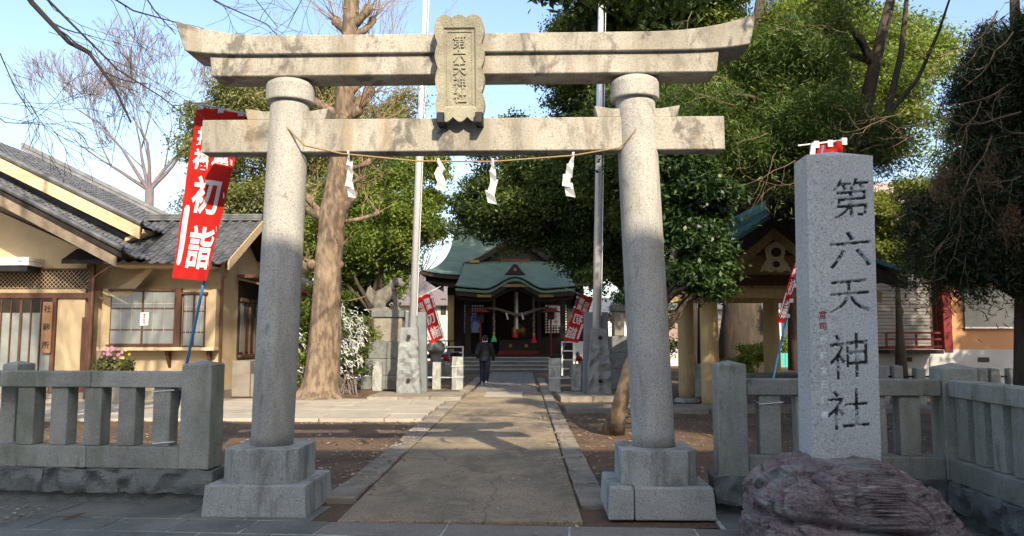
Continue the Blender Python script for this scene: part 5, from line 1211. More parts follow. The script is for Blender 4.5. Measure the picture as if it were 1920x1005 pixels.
def bare_tree(name, label, base, hb, r, dirs, lev, L, seed, mat, **kw):
    rr = random.Random(seed); t = thing(name, label, 'tree', base); tr = MB(); top = Vector((rr.uniform(-.1, .1), 0, hb))
    tr.tube([Vector((0, 0, -.1)), Vector((0, 0, .5)), top * .6, top], [r * 1.35, r * 1.05, r * .92, r * .85], 10); tr.build('trunk', mat, t, smooth=True)
    mb = MB()
    for d in dirs: grow(mb, top - Vector((0, 0, .1)), Vector(d).normalized(), L * rr.uniform(.85, 1.1), r * (.62 if name != 'zelkova_tree' else .45), lev, rr, **kw)
    tag(mb.build('branches', mat, t), kind='stuff'); return t
b = P(268, 690, 46); b.z = 0
bare_tree('zelkova_tree', 'tall bare winter tree with fine lilac-grey twigs behind the office roof', b, 10.6, .30, [(-.75, 0, 1), (-.30, .3, 1.2), (.12, -.2, 1.3), (.5, .2, 1.1), (.9, 0, .85), (-1.2, .1, .7)], 7, 3.0, 21, M('twig_lilac', (0.16, 0.135, 0.14), (.115, .10, .105), 4, rough=.95), spread=.47, rmin=.011, up=.09, kids=(2, 3), bend=.06)
bare_tree('street_tree', 'large bare street tree at the kerb whose branches reach over the left fence', (-5.9, 3.6, 0), 5.0, .27, [(.3, .5, 1.4), (-.6, .3, 1.2), (.8, .1, 1.0), (.15, .9, 1.0), (-.2, -.7, 1.1)], 6, 2.9, 23, MAT['bark_grey'], spread=.45, rmin=.006, up=.05, kids=(2, 3))
st_ = bpy.data.objects['street_tree']; b = Vector(st_.location); ov = MB(); rr = random.Random(9)
for pts, r in (([(.1, .2, 4.9), (1.2, .8, 7.5), (2.4, 1.6, 10.2), (3.6, 2.4, 12.4), (4.8, 3.4, 14.5)], .15), ([(.1, .2, 4.9), (.2, 1.2, 8), (.5, 2.4, 11), (1.2, 3.4, 14)], .14), ([(2.4, 1.6, 10.2), (2.2, 2.6, 12), (2.6, 3.8, 14.2)], .08), ([(1.2, .8, 7.5), (2.8, .6, 9), (4.6, .9, 10.6), (6.4, 1.6, 12.0)], .09), ([(.1, .2, 4.9), (-.8, .9, 8), (-1.6, 1.8, 11.5), (-1.8, 2.6, 14.5)], .13)):
    P3 = [Vector(p) for p in pts]; r *= 1.5; rs = [r * (1 - .7 * i / (len(P3) - 1)) for i in range(len(P3))]; ov.tube(P3, rs, 8, cap=False)
    for k in range(7): i = rr.randint(1, len(P3) - 1); grow(ov, P3[i], Vector((rr.gauss(.2, .6), rr.gauss(.2, .5), rr.uniform(.2, 1))).normalized(), rr.uniform(1.0, 1.8), rs[i] * .5, 3, rr, .45, .006, .05, (2, 3), lv0=2)
def over(pts, r, Y0, Y1, kids=10, root=True):
    n = len(pts); P3 = [P(x, y, Y0 + (Y1 - Y0) * i / (n - 1)) - b for i, (x, y) in enumerate(pts)]
    if root: P3 = [Vector((.15, .3, 4.9)), (Vector((.15, .3, 4.9)) + P3[0]) / 2 + Vector((0, 0, .8))] + P3
    rs = [max(.004, r * (1 - .75 * i / (len(P3) - 1))) for i in range(len(P3))]
    ov.tube(P3, rs, 6, cap=False)
    for k in range(kids):
        i = rr.randint(2 if root else 1, len(P3) - 2); f = rr.random(); q = P3[i].lerp(P3[i + 1], f); d = (P3[i + 1] - P3[i]).normalized()
        d = (d + Vector((rr.gauss(0, .5), rr.gauss(0, .4), rr.gauss(-.15, .5)))).normalized()
        grow(ov, q, d, rr.uniform(.22, .5), rs[i] * .4, 2, rr, .5, .0026, -.05, (1, 3), lv0=3, bend=.16)
over([(30, -40), (60, 5), (130, 80), (168, 100), (215, 165), (246, 230)], .034, 6.4, 6.9, 6)
over([(70, -20), (150, 60), (220, 130), (300, 180), (352, 220)], .016, 6.8, 7.6, 6)
over([(170, -30), (250, 20), (330, 42), (400, 60)], .016, 7.9, 8.4, 6)
over([(250, -40), (290, 20), (330, 65)], .016, 7.8, 8.0, 4)
over([(330, -40), (420, 10), (500, 45), (560, 110)], .014, 8.2, 8.8, 5)
over([(420, -60), (480, 0), (520, 50)], .011, 8.2, 8.6, 4)
over([(-60, 60), (0, 100), (30, 170), (60, 215)], .010, 6.4, 6.8, 5)
over([(-40, 190), (10, 230), (60, 232)], .010, 6.6, 6.8, 6)
over([(600, -60), (560, 10), (540, 50)], .010, 8.5, 9, 4)
tag(ov.build('overhanging_branches', M('branch_dark', (0.045, 0.038, 0.038), (.03, .026, .026), 6, rough=.95), st_), kind='stuff')
for i, (x, y, hh) in enumerate(((10.5, 11.5, 12), (15.5, 12.5, 14), (13, 7.0, 13), (19.5, 14, 13), (8.6, 3.0, 10.5), (8.4, 8.0, 12.5))):  # unseen cedars added off to the right as shade casters
    b = Vector((x, y, 0)); evergreen(('unseen tall cedar added to shade the orange building, out past the corner of the fence', 'unseen tall cedar added for shade further to the right', 'unseen tall cedar added for shade out to the near right', 'unseen tall cedar added for shade farthest to the right', 'unseen cedar added for shade, nearest the gate', 'unseen cedar added for shade beside the return of the fence')[i], b, [b, b + Vector((0, 0, hh * .6)), b + Vector((0, 0, hh))], .25, MAT['leaf_cedar_dark'], [(x, y, hh * .42, 2.3, 2.3, hh * .22), (x, y, hh * .72, 1.7, 1.7, hh * .22)], 60, 1500, 14, (.30, .11), .30, 80 + i, name='cedar_tree', nl=12)
bare_tree('bare_tree', 'slim bare tree with purple-grey twigs just left of the shrine roof', P(775, 690, 55) * 1 - Vector((0, 0, P(775, 690, 55).z)), 4.5, .20, [(-.5, 0, 1), (.3, .2, 1.2), (.7, -.1, .9)], 6, 2.0, 31, bpy.data.materials['twig_lilac'], spread=.45, rmin=.016)
# ---------------------------------------------------------------- ginkgo
YG = 20.0; b = G(598, 750); YG = b.y
gk = thing('ginkgo_tree', 'big bare ginkgo with knobbly pollarded trunk standing left of the path', 'tree', b)
tp = [(597, 756, 66), (598, 742, 45), (600, 725, 36), (604, 690, 34), (608, 640, 32), (612, 580, 30), (616, 500, 28.5), (621, 430, 27), (626, 395, 29), (629, 370, 25), (634, 330, 22), (640, 270, 21), (646, 200, 20), (652, 120, 18), (658, 30, 17), (662, -60, 15), (668, -180, 12)]
k = YG / FPX; V = []; F = []; NS = 44; rr = random.Random(3)
for j in range(len(tp) * 5 - 4):
    i = min(j // 5, len(tp) - 2); f = (j - i * 5) / 5
    x, y, r = [tp[i][c] + (tp[i + 1][c] - tp[i][c]) * f for c in range(3)]; r *= .86; c = P(x, y, YG) - b
    for s in range(NS):
        a = 2 * math.pi * s / NS
        rg_ = 1 + .085 * (1 - 2 * abs(mnoise.noise(Vector((math.cos(a) * 4.5, math.sin(a) * 4.5, c.z * .55))))) + .10 * mnoise.noise(Vector((math.cos(a) * 2.2, math.sin(a) * 2.2, c.z * .45))) + .05 * mnoise.noise(Vector((math.cos(a) * 7, math.sin(a) * 7, c.z * .8)))
        if c.z < .6: rg_ *= 1 + .22 * max(0, math.cos(a * 5 + 1)) * (1 - c.z / .6)
        V.append(c + Vector((math.cos(a), math.sin(a), 0)) * r * k * rg_)
nr_ = len(V) // NS
for j in range(nr_ - 1):
    for s in range(NS): F.append((j * NS + s, j * NS + (s + 1) % NS, (j + 1) * NS + (s + 1) % NS, (j + 1) * NS + s))
MB().add(V, F).build('trunk', MAT['bark'], gk, smooth=True)
sm = MB(); tw = MB()
def stub(px, py, dx, dy, dz, L, r, ntw=14, tl=1.2):
    s = P(px, py, YG) - b; d = Vector((dx, dy, dz)).normalized(); pts = [s - d * .15]
    q = s.copy(); rs = [r * 1.25]
    for i in range(4):
        d = (d + Vector((rr.gauss(0, .16), rr.gauss(0, .16), .10 + rr.gauss(0, .1)))).normalized(); q = q + d * L / 4; pts.append(q.copy()); rs.append(r * (1 - .12 * i) * rr.uniform(.85, 1.2))
    rs[-1] = r * 1.15; sm.tube(pts, rs, 8)
    sm.ball(q, r * 1.08, 8, 6)
    for m in range(ntw):
        e = q if m % 3 else pts[rr.randint(2, 4)]
        dd = (d * .6 + Vector((rr.gauss(0, .7), rr.gauss(0, .6), rr.gauss(.5, .5)))).normalized()
        grow(tw, Vector(e), dd, tl * rr.uniform(.5, 1.1), 0.014, 2, rr, .35, .0045, .22, (1, 2), lv0=4, bend=.14)
for a in ((612, 408, -1, -.4, .35, .75, .15, 16, .7), (598, 398, -1, -.6, .5, .45, .10, 10, .6), (640, 400, .8, -.4, .5, .6, .12, 12, .7), (648, 415, 1, -.3, .15, .9, .06, 8, .6), (600, 505, -1, -.5, .5, .28, .12, 5, .3),
          (575, 500, -.9, -.2, .3, .15, .09, 4, .35), (628, 500, .9, -.7, .2, .12, .13, 0, .3), (640, 300, -.8, -.3, .7, .9, .14, 16, 1.2), (650, 290, .9, -.3, .5, 1.2, .12, 18, 1.3), (648, 230, -1, -.2, .8, 1.3, .15, 16, 1.2), (652, 215, 1, -.4, .6, .9, .13, 20, 1.7),
          (655, 175, .9, .3, .9, 1.1, .12, 18, 1.5), (645, 240, .5, -.8, .6, .8, .13, 16, 1.5), (655, 60, -1, 0, .4, .55, .13, 16, 1.2), (660, 45, 1, -.2, .3, .6, .14, 18, 1.3), (662, 70, .9, .4, .7, .8, .10, 14, 1.3), (660, 0, -.9, 0, .8, .8, .11, 16, 1.5), (664, -40, .9, 0, .8, .9, .11, 16, 1.5), (640, 320, .9, -.2, .1, .9, .08, 10, .9), (634, 350, 1, -.3, .2, .7, .06, 8, .7), (612, 470, 1, -.5, .3, .35, .07, 6, .5)):
    stub(*a)
tag(sm.build('pollard_stubs', MAT['bark'], gk, smooth=True), kind='stuff'); tag(tw.build('twigs', MAT['twig_dry'], gk), kind='stuff')
# ---------------------------------------------------------------- shrubs
def shrub(name, label, base, envs, mat, ncl, nlf, leaf, cr, seed, stems=9, sr=.02, group=None, **kw):
    t = thing(name, label, 'shrub', base, 0, group); org = Vector(base); rr = random.Random(seed)
    o, bc, cc = crown('foliage', t, mat, envs, 30, ncl, nlf, leaf, cr, seed, org=tuple(org), **kw)
    mb = MB()
    for k in range(stems):
        e = Vector(bc[rr.randrange(len(bc))]) - org; s = Vector((rr.uniform(-.25, .25), rr.uniform(-.2, .2), 0)); limbs(mb, s, sr, [e], rr, n=4, r1=.006)
    tag(mb.build('stems', MAT['bark_grey'], t), kind='stuff'); return t, bc, cc
YS = 22.4; b = P(655, 690, YS); b.z = 0
t, bc, cc = shrub('shrub', 'green shrub covered in tied white fortune papers beside the ginkgo trunk', b, env_px(YS, (655, 585, 42, 30, 0, .7), (660, 640, 45, 50, -.1, .7), (640, 620, 30, 50, 0, .6), (650, 700, 30, 28, 0, .5)), MAT['leaf_mid'], 420, 14, (.10, .05), .10, 41, 16, .022)
pm_ = []
for kk in range(4):
    m = MB(); rr = random.Random(kk); w = .022; pts = []
    for (x, z) in ((-.07, .02), (-.03, -.005), (0, 0)): pts.append((x + rr.uniform(-.015, .015), rr.uniform(-.015, .015), z + rr.uniform(-.01, .01)))
    tail = [(.01, 0, 0), (.03 + rr.uniform(-.02, .03), -.015, -.05), (.04 + rr.uniform(-.04, .04), -.01, -.11)]
    for seg in (pts, tail):
        for i in range(2):
            a, c = seg[i], seg[i + 1]; m.hexa([(a[0], a[1] - .004, a[2] - w), (a[0] + .002, a[1] + .004, a[2] - w), (a[0] + .002, a[1] + .006, a[2]), (a[0], a[1] - .006, a[2])] + [(c[0] + w * .8, c[1] - .004, c[2] - w * .6), (c[0] + w * .8 + .002, c[1] + .004, c[2] - w * .6), (c[0] + .002, c[1] + .006, c[2] + w * .4), (c[0], c[1] - .006, c[2] + w * .4)])
    me = bpy.data.meshes.new('paper_strip'); me.from_pydata(m.v, [], m.f); me.materials.append(MAT['paper']); pm_.append(me)
rr = random.Random(77); n = 0
ordr = [c for c in cc if c[1] < YS + .15]; rr.shuffle(ordr)
for k in range(290):
    px, py = rr.gauss(657, 19), rr.gauss(636, 36)
    if not (612 < px < 694 and 565 < py < 715): continue
    p = P(px, py, YS - .62 + rr.uniform(-.12, .25) + .0035 * abs(px - 655)) - b
    o = link_mesh('paper_strip', pm_[k % 4], None, t); o.location = p; o.rotation_euler = (rr.gauss(0, .4), rr.gauss(0, .6), rr.uniform(-.9, .9)); o.scale = [rr.uniform(.65, 1.1)] * 3
YS = 23.0; b = P(572, 690, YS); b.z = 0
t, bc, cc = shrub('shrub', 'leafy green shrub with a few white papers between the left gate pillar and the ginkgo', b, env_px(YS, (570, 600, 22, 45, 0, .5), (572, 660, 25, 50, 0, .5), (560, 700, 22, 30, 0, .4), (585, 560, 20, 30, .3, .4)), MAT['leaf_bright'], 360, 14, (.10, .055), .10, 43, 10)
for k in range(26):
    p = P(rr.gauss(567, 9), rr.gauss(650, 30), YS - .5) - b; o = link_mesh('paper_strip', pm_[k % 4], None, t); o.location = p; o.rotation_euler = (rr.gauss(0, .4), rr.gauss(0, .6), rr.uniform(-.9, .9))
YS = 24.0; b = P(1400, 690, YS); b.z = 0
shrub('shrub', 'low sunlit round bush behind the end post of the right fence', b, env_px(YS, (1398, 668, 42, 24, 0, .7), (1420, 660, 30, 22, .2, .5), (1385, 690, 40, 20, 0, .6)), MAT['leaf_yellow'], 330, 14, (.09, .05), .09, 45, 10)
b = P(1475, 690, 46); b.z = 0
shrub('shrub', 'small green bush above the teal screen', b, env_px(46, (1478, 645, 16, 14, 0, .5), (1470, 655, 18, 12, 0, .5)), MAT['leaf_bright'], 120, 12, (.14, .08), .14, 46, 5)
# background greenery that closes the gaps low down
for i, (px, py, wx, wz, Y, m_, lab) in enumerate(((690, 540, 45, 45, 36, 'leaf_dark', 'dark clipped tree behind the guardian lion'), (600, 620, 60, 50, 38, 'leaf_dark', 'dense dark tree filling the gap left of the ginkgo'), (1215, 560, 60, 130, 40, 'leaf_dark', 'deep green tree behind the right gate pillar'),
                                         (1560, 420, 70, 120, 36, 'leaf_mid', 'mid-green tree standing behind the inscribed stone'), (1840, 330, 120, 130, 40, 'leaf_mid', 'mid-green tree rising above the orange building'), (1490, 300, 110, 110, 40, 'leaf_mid', 'rounded tree closing the view behind the conifer'), (1320, 330, 90, 160, 38, 'leaf_dark', 'tall dark tree behind the pavilion roof'), (1300, 120, 120, 130, 40, 'leaf_mid', 'high dark tree behind the right gate pillar head'))):
    b = P(px, 690, Y); b.z = 0; top = P(px, py, Y)
    evergreen(lab, b, [b, Vector((b.x, b.y, top.z * .6)), top], .25, MAT[m_], env_px(Y, (px, py, wx, wz, 0, 2.0), (px - wx * .3, py + wz * .5, wx * .8, wz * .6, 0, 1.8)), 45, 1500, 18, (.19, .10), .28, 60 + i, nl=8)
# chrysanthemums in front of the office window
YC = 18.6; b = P(214, 690, YC); b.z = 0
fl = thing('flower_clump', 'pink and yellow chrysanthemums in a low planter in front of the cream building', 'flowers', b)
o, _, cc = crown('leaves', fl, MAT['leaf_olive'], env_px(YC, (195, 680, 16, 26, 0, .25), (225, 685, 28, 20, 0, .25)), 14, 160, 9, (.09, .04), .06, 48, org=tuple(b)); tag(o, kind='stuff')
mp, my = M('petal_pink', (0.52, 0.24, 0.33), (.42, .18, .26), 20), M('petal_yellow', (0.72, 0.55, 0.06), (.6, .42, .05), 20)
for k in range(26):
    x = rr.uniform(182, 245); y = 657 + rr.uniform(-6, 16); p = P(x, y, YC - .25) - b
    m = MB(); 
    for q in range(9): a = q * .7; m.add([p, p + Vector((.028 * math.cos(a), -.014, .028 * math.sin(a))), p + Vector((.042 * math.cos(a + .3), -.008, .042 * math.sin(a + .3))), p + Vector((.028 * math.cos(a + .6), -.014, .028 * math.sin(a + .6)))], [(0, 1, 2, 3)])
    m.ball(p, (.018, .014, .018), 6, 4); m.build('flower', my if x > 228 and k % 2 else mp, fl)
MB().box(P(180, 690, YC).x - b.x, P(250, 690, YC).x - b.x, -.25, .25, 0, .55).build('planter', MAT['slab_warm'], fl, bevel=.02)
# fallen leaves and grit on the earth
def scatter(name, areas, n, size, mat, seed):
    g = np.random.default_rng(seed); V = []; ar = np.array([(a[1] - a[0]) * (a[3] - a[2]) * a[4] for a in areas]); ar /= ar.sum()
    pick = g.choice(len(areas), n, p=ar); V = np.empty((n, 4, 3))
    for i in range(n):
        a = areas[pick[i]]; x, y = g.uniform(a[0], a[1]), g.uniform(a[2], a[3]); z = (gz(x, y) if a[5] is None else a[5]) + .006; th = g.uniform(0, 6.28); s = size * g.uniform(.5, 1.4)
        c, s_ = math.cos(th) * s, math.sin(th) * s; t_ = g.normal(0, .25, 4) * s
        V[i] = [(x + c, y + s_, z + abs(t_[0])), (x - s_ * .55, y + c * .55, z + abs(t_[1])), (x - c, y - s_, z + abs(t_[2])), (x + s_ * .55, y - c * .55, z + abs(t_[3]))]
    tag(np_mesh(name, V.reshape(-1, 3), np.arange(n * 4).reshape(n, 4), mat), kind='stuff')
scatter('fallen_leaves', [(-9, xlo - .05 + .12, 7.9, 14.9, 1, None), (xro + .25, 7, 7.8, 16.4, 1.3, None), (-7, xlo + .2, 20.2, 22.4, 1, None), (xro + .3, 5, 17.8, 26, .7, None), (xlo + .06, xlo + .55, 8, 15, 3.0, .03), (xro - .3, xro + .2, 8, 16, 2, .03)], 4200, .030, MAT['litter'], 3)
scatter('fallen_leaves', [(xli, xri, 6.9, 18, 1, .021), (-5, 5, 6.2, 6.7, .5, .014), (-5.2, -4.2, 6.6, 7.35, 14, .014)], 420, .022, MAT['litter'], 4)
scatter('fallen_leaves', [(-9, xlo, 14.65, 15.0, 1, None), (xro + .2, 5, 16.2, 16.6, 1, None)], 420, .028, MAT['litter'], 6)

scatter('gravel', [(-8, xlo - .02, 7.8, 14.9, 1, None), (xro + .02, 7, 7.6, 16.4, 1.2, None), (xlo - .15, xlo + .1, 7.6, 15, 4, None), (xro - .05, xro + .25, 7.4, 20, 4, None), (-7, xlo, 20.2, 23, .6, None)], 5200, .014, M('grit', (.24, .20, .16), (.11, .085, .065), 30), 8)

tk = [o for o in C.objects if o.get('label') == 'unseen cedar added for shade, nearest the gate'][0]; bk_ = Vector(tk.location)
crown('bough', tk, MAT['leaf_cedar'], [(3.6, 4.6, 6.7, 1.5, 2.3, .6), (5.5, 4.0, 7.0, 1.4, 1.4, .7), (3.0, 6.0, 6.9, 1.0, 1.2, .5)], 34, 150, 12, (.16, .05), .15, 191, org=tuple(bk_))  # sparse bough added out of view to dapple the path and lintel
lb = MB(); lb.tube([Vector((0, 0, 6.2)), Vector((-2, .6, 6.8)), Vector((-4, 1.2, 6.8)), Vector((-5.8, 2.6, 6.7))], [.12, .09, .06, .03], 6, cap=False); lb.build('limb', MAT['bark_dark'], tk, smooth=True)
# ================================================================ flagpoles on carved stone feet
def flagpole(label, pxb, pyb, px_top, slab_px, front_px, ytop_slab, ytop_front, seed):
    g = G((front_px[0] + front_px[1]) / 2, pyb, 0.12); Y = g.y
    t = thing('flagpole', label, 'flagpole', (g.x, Y, 0), 0, 'silver flagpoles on stone feet')
    F_ = Fr(g.x, Y, 0)
    # back slab
    x0, x1 = F_.hx(slab_px[0], .35), F_.hx(slab_px[1], .35); zt = F_.hz(ytop_slab, .35)
    b = MB(); b.frustum((x0 + x1) / 2, .50, .12, zt, (x1 - x0) / 2, .15, (x1 - x0) / 2 * .86, .13); b.build('back_slab', M('slate_slab', (0.175, 0.20, 0.215), (.13, .15, .165), 3, speck=.3, speck_scale=80, rough=.6) if 'slate_slab' not in bpy.data.materials else bpy.data.materials['slate_slab'], t, bevel=.015)
    # front stone, hewn and wider below
    x0, x1 = F_.hx(front_px[0], 0), F_.hx(front_px[1], 0); zt2 = F_.hz(ytop_front, 0); c = (x0 + x1) / 2; w = (x1 - x0) / 2
    q = MB(); q.frustum(c, .13, .12, zt2, w, .16, w * .66, .13)
    me = bpy.data.meshes.new('q'); me.from_pydata(q.v, [], q.f); bm = bmesh.new(); bm.from_mesh(me); bmesh.ops.recalc_face_normals(bm, faces=bm.faces)
    bmesh.ops.subdivide_edges(bm, edges=bm.edges, cuts=16, use_grid_fill=True)
    for v in bm.verts:
        f = (v.co.z - .12) / (zt2 - .12); n = Vector((v.co.x * 3.2 + seed, v.co.y * 3, v.co.z * 3.2))
        if f < .72:
            r = abs(mnoise.noise(n)); r2 = mnoise.noise(n * 2.6)
            if v.co.y < .1: v.co.y += -.10 * (1 - abs(r * 2)) * (1 if f > .22 else .35) + .04 * r2
            v.co.x += .03 * r2 + .02 * mnoise.noise(n * 1.3)
    bm.to_mesh(me); bm.free()
    o = link_mesh('front_stone', me, MAT['foot_stone'], t); o.name = 'front_stone'
    for f in (.86, .20):
        m = MB(); m.lathe(0, 0, [(.055, 0), (.055, .05), (.03, .055)], 14); b_ = m.build('bolt_hole', MAT['black_metal'], t); z = .12 + (zt2 - .12) * f; b_.matrix_local = Matrix.Translation((c + .01, -.035 + .03 * (1 - f) - .07, z)) @ Matrix.Rotation(rad(90), 4, 'X')
    yp = .33 - .03
    bx_, tx_ = F_.hx(pxb, yp, 600), F_.hx(px_top, yp, 0); zz = F_.hz(0, yp); z6 = F_.hz(600, yp)
    sl_ = (tx_ - bx_) / (zz - z6); top = 15.5
    MB().tube([(bx_ + sl_ * (.2 - z6), yp, .2), (bx_ + sl_ * (top - z6), yp, top)], [.125, .06], 20).build('pole', MAT['steel'], t, smooth=True)
    wires = MB(); wires.tube([(bx_ + sl_ * (2.5 - z6) + .10, yp - .13, 2.2), (bx_ + sl_ * (top - z6) + .12, yp - .10, top - .3)], .010, 4); wires.build('halyard', MAT['white_pole'], t)
    return t
fpl = flagpole('silver flagpole on a carved stone foot left of the path, beside the guardian lion', 775, 737, 797, (756, 801), (744, 790), 585, 614, 1.0)
fpr = flagpole('silver flagpole on a lumpy stone foot right of the path, partly hidden by dark leaves', 1119, 739, 1127, (1093, 1144), (1101, 1146), 585, 616, 6.0)
for (x0, x1, y0, y1) in ((690, 866, 741, 753), (1050, 1230, 740, 753)):
    a = G((x0 + x1) / 2, y1); nm = tag(thing('stone_platform', 'low flat stone platform under the %s flagpole' % ('left' if x0 < 900 else 'right'), 'platform', (0, 0, 0), 0, 'low platforms under the flagpoles'))
    k0 = a.y / FPX; xa, xb = (x0 - 960) * k0, (x1 - 960) * k0
    n = 3
    for i in range(n): MB().box(xa + (xb - xa) * i / n + .006, xa + (xb - xa) * (i + 1) / n - .006, a.y, a.y + 2.0, -.05, .12).build('slab', MAT['kerb'], nm, bevel=.012)
# ================================================================ guardian lion on its pedestal, second pedestal on the right
def pedestal(label, px, pyt, pyb, Y, wpx, white=False):
    t = thing('stone_pedestal', label, 'pedestal', (P(px, 600, Y).x, Y, 0), 0, 'stepped stone pedestals'); F_ = Fr(P(px, 600, Y).x, Y, 0); k = Y / FPX
    zt = F_.hz(pyt, 0); w = wpx * k
    MB().box(-w * 1.0, w * 1.0, -w * .95, w * .95, zt - .22, zt).build('cap', MAT['granite_rough'], t, bevel=.02)
    MB().box(-w * .88, w * .88, -w * .82, w * .82, zt - 1.0, zt - .222).build('block', M('granite_warm', (0.27, 0.245, 0.20), (.2, .18, .15), 4, speck=.4, bump=.4, stains=((4, (1, 1, 1), .55, .7, .6, (.1, .09, .07)),)) if 'granite_warm' not in bpy.data.materials else bpy.data.materials['granite_warm'], t, bevel=.02)
    z = zt - 1.002
    for i, s in enumerate((1.12, 1.30, 1.48)):
        h_ = .52 if i < 2 else z; 
        if z - h_ < .1: h_ = z
        for j in range(2): MB().box(-w * s + j * w * s + .004, j * w * s - .004, -w * s * .95, w * s * .95, z - h_ + .002, z).build('stone', MAT['granite_rough'], t, bevel=.02)
        z -= h_
        if z < .05: break
    if white: MB().box(-w * .2, w * .9, -w * .83 - .03, -w * .82 - .001, zt - 1.9, zt - .55).build('panel', MAT['white'], t)
    return t, zt
pt_, zt = pedestal('tall stepped stone pedestal carrying the guardian lion', 731, 583, 730, 25.0, 30)
k = 25.0 / FPX
def lion():
    m = MB()
    m.tube([(-.42, 0, .30), (-.25, 0, .45), (.0, 0, .68), (.16, 0, .86)], [.25, .30, .26, .20], 12); m.ball((-.40, 0, .25), (.26, .24, .26)); m.ball((.10, 0, .62), (.20, .22, .24))
    for s in (-1, 1):
        m.tube([(.14, s * .13, .62), (.24, s * .14, .35), (.25, s * .15, .06)], [.12, .085, .08], 8); m.ball((.31, s * .15, .06), (.13, .09, .07), 8, 6)
        m.ball((-.30, s * .20, .22), (.24, .12, .22)); m.ball((-.08, s * .22, .06), (.17, .09, .07), 8, 6)
    m.ball((.27, 0, 1.02), (.20, .19, .18)); m.ball((.44, 0, .97), (.12, .13, .10)); m.ball((.44, 0, .90), (.10, .11, .05)); m.ball((.36, 0, 1.12), (.12, .14, .06))
    rr = random.Random(2)
    for q in range(34):
        a = rr.uniform(1.2, 5.1); e = rr.uniform(-.6, 1.0); m.ball((.16 + .20 * math.cos(a) * math.cos(e) * .8, .22 * math.sin(a) * math.cos(e), .98 + .26 * math.sin(e) - .12), .065, 6, 5)
    for s in (-1, 1): m.ball((.20, s * .18, 1.14), (.06, .03, .09), 6, 5)
    for a in (0, .35, -.35, .7): m.tube([(-.58, a * .2, .30), (-.74, a * .35, .55), (-.66 + .1 * a, a * .45, .92 - .2 * abs(a))], [.09, .10, .03], 7)
    m.ball((-.66, 0, .55), (.12, .16, .28))
    m.box(-.72, .46, -.30, .30, -.02, .06)
    return remeshed(m, .026, 1)
lm = lion(); lt_ = link_mesh('lion_statue', lm, M('lion_stone', (0.19, 0.18, 0.15), (.11, .105, .09), 6, speck=.4, bump=.6, bump_scale=40, stains=((5, (1, 1, 1), .55, .7, .5, (.05, .05, .04)),)))
tag(lt_, 'weathered stone guardian lion sitting upright on the tall pedestal, facing the path', 'statue'); lt_.location = (P(729, 600, 25).x, 25.0, zt); lt_.scale = (.92, 1.0, .90)
pedestal('stone pedestal with a pale panel, half hidden behind the right gate pillar', 1172, 572, 690, 25.0, 26, True)
# ================================================================ short stone posts with pipe rails
rr = random.Random(12)
def bollard(px, yt, yb, wpx, label):
    g = G(px, yb); k = g.y / FPX; zt = P(px, yt, g.y).z; w = wpx * k / 2
    o = rough_block(MB(), -w, w, -w, w, -.03, zt, .022, .055, px % 17, 6.0).build('stone_post', MAT['granite_base'])
    o.location = g; tag(o, label, 'stone post', 'short stone posts along the path'); return g
gl = [bollard(663, 679, 730, 16, 'short stone post behind the paper-covered shrub'), bollard(708, 678, 731, 17, 'short stone post between the paper-covered shrub and the left flagpole'), bollard(819, 679, 729, 15, 'narrow short stone post just right of the left flagpole foot'),
      bollard(858, 669, 730, 20, 'thick short stone post left of the walking person, tied with white cord'), bollard(1040, 672, 732, 21, 'thick short stone post at the right edge of the path, tied with white cord'), bollard(1080, 682, 731, 17, 'short stone post just left of the right flagpole foot'),
      bollard(1158, 681, 720, 18, 'short stone post just right of the right flagpole foot'), bollard(1310, 682, 742, 20, 'short stone post seen between the two left pavilion columns')]
for a, b, lab in ((0, 1, 'thin pipe rail nearest the paper-covered shrub, between two short stone posts'), (1, 2, 'thin pipe rail passing behind the left flagpole foot'), (2, 3, 'thin pipe rail between the narrow and the thick stone posts left of the path')):
    t = thing('pipe_rail', lab, 'rail', gl[a], 0, 'pipe rails left of the path')
    for z in (.36,): MB().tube([(0, 0, z), tuple((gl[b] - gl[a]) * .999 + Vector((0, 0, z)))], .022, 6).build('pipe', MAT['steel'], t)
t = thing('pipe_rail', 'thin pipe rail between short stone posts right of the path', 'rail', gl[4], 0, 'pipe rails right of the path')
MB().tube([(0, 0, .36), tuple((gl[5] - gl[4]) + Vector((0, 0, .36)))], .022, 6).build('pipe', MAT['steel'], t)
for g in (gl[3], gl[4]):
    for z in (.38, .72):
        w = 10.5 * g.y / FPX
        t = MB(); t.tube([(-w, -w - .012, z), (w, -w - .012, z + .01), (w + .012, w, z), (-w - .012, w, z), (-w - .012, -w - .012, z)], .010, 4)
        o = t.build('white_cord', MAT['white'], [q for q in C.objects if q.name.startswith('stone_post') and (q.location - g).length < .01][0])
# cords on the granite fence
for F_, px, pys, wpx, lab in ((LF, 308, (735, 832), 44, 'thin white cord tied round the last square baluster of the left fence'), (RF, 1446, (758,), 46, 'thin white cord tied round the first square baluster of the right fence')):
    for py in pys:
        x, z = F_.hit(px - 20, py, 0); w = .20
        m = MB(); m.tube([(x - .01, .0, z), (x + w, 0.0, z + .02), (x + w + .01, .2, z + .01), (x - .012, .2, z + .02), (x - .012, .0, z + .01)], .005, 4)
        o = m.build('white_cord', MAT['white'], lf if F_ is LF else rf)
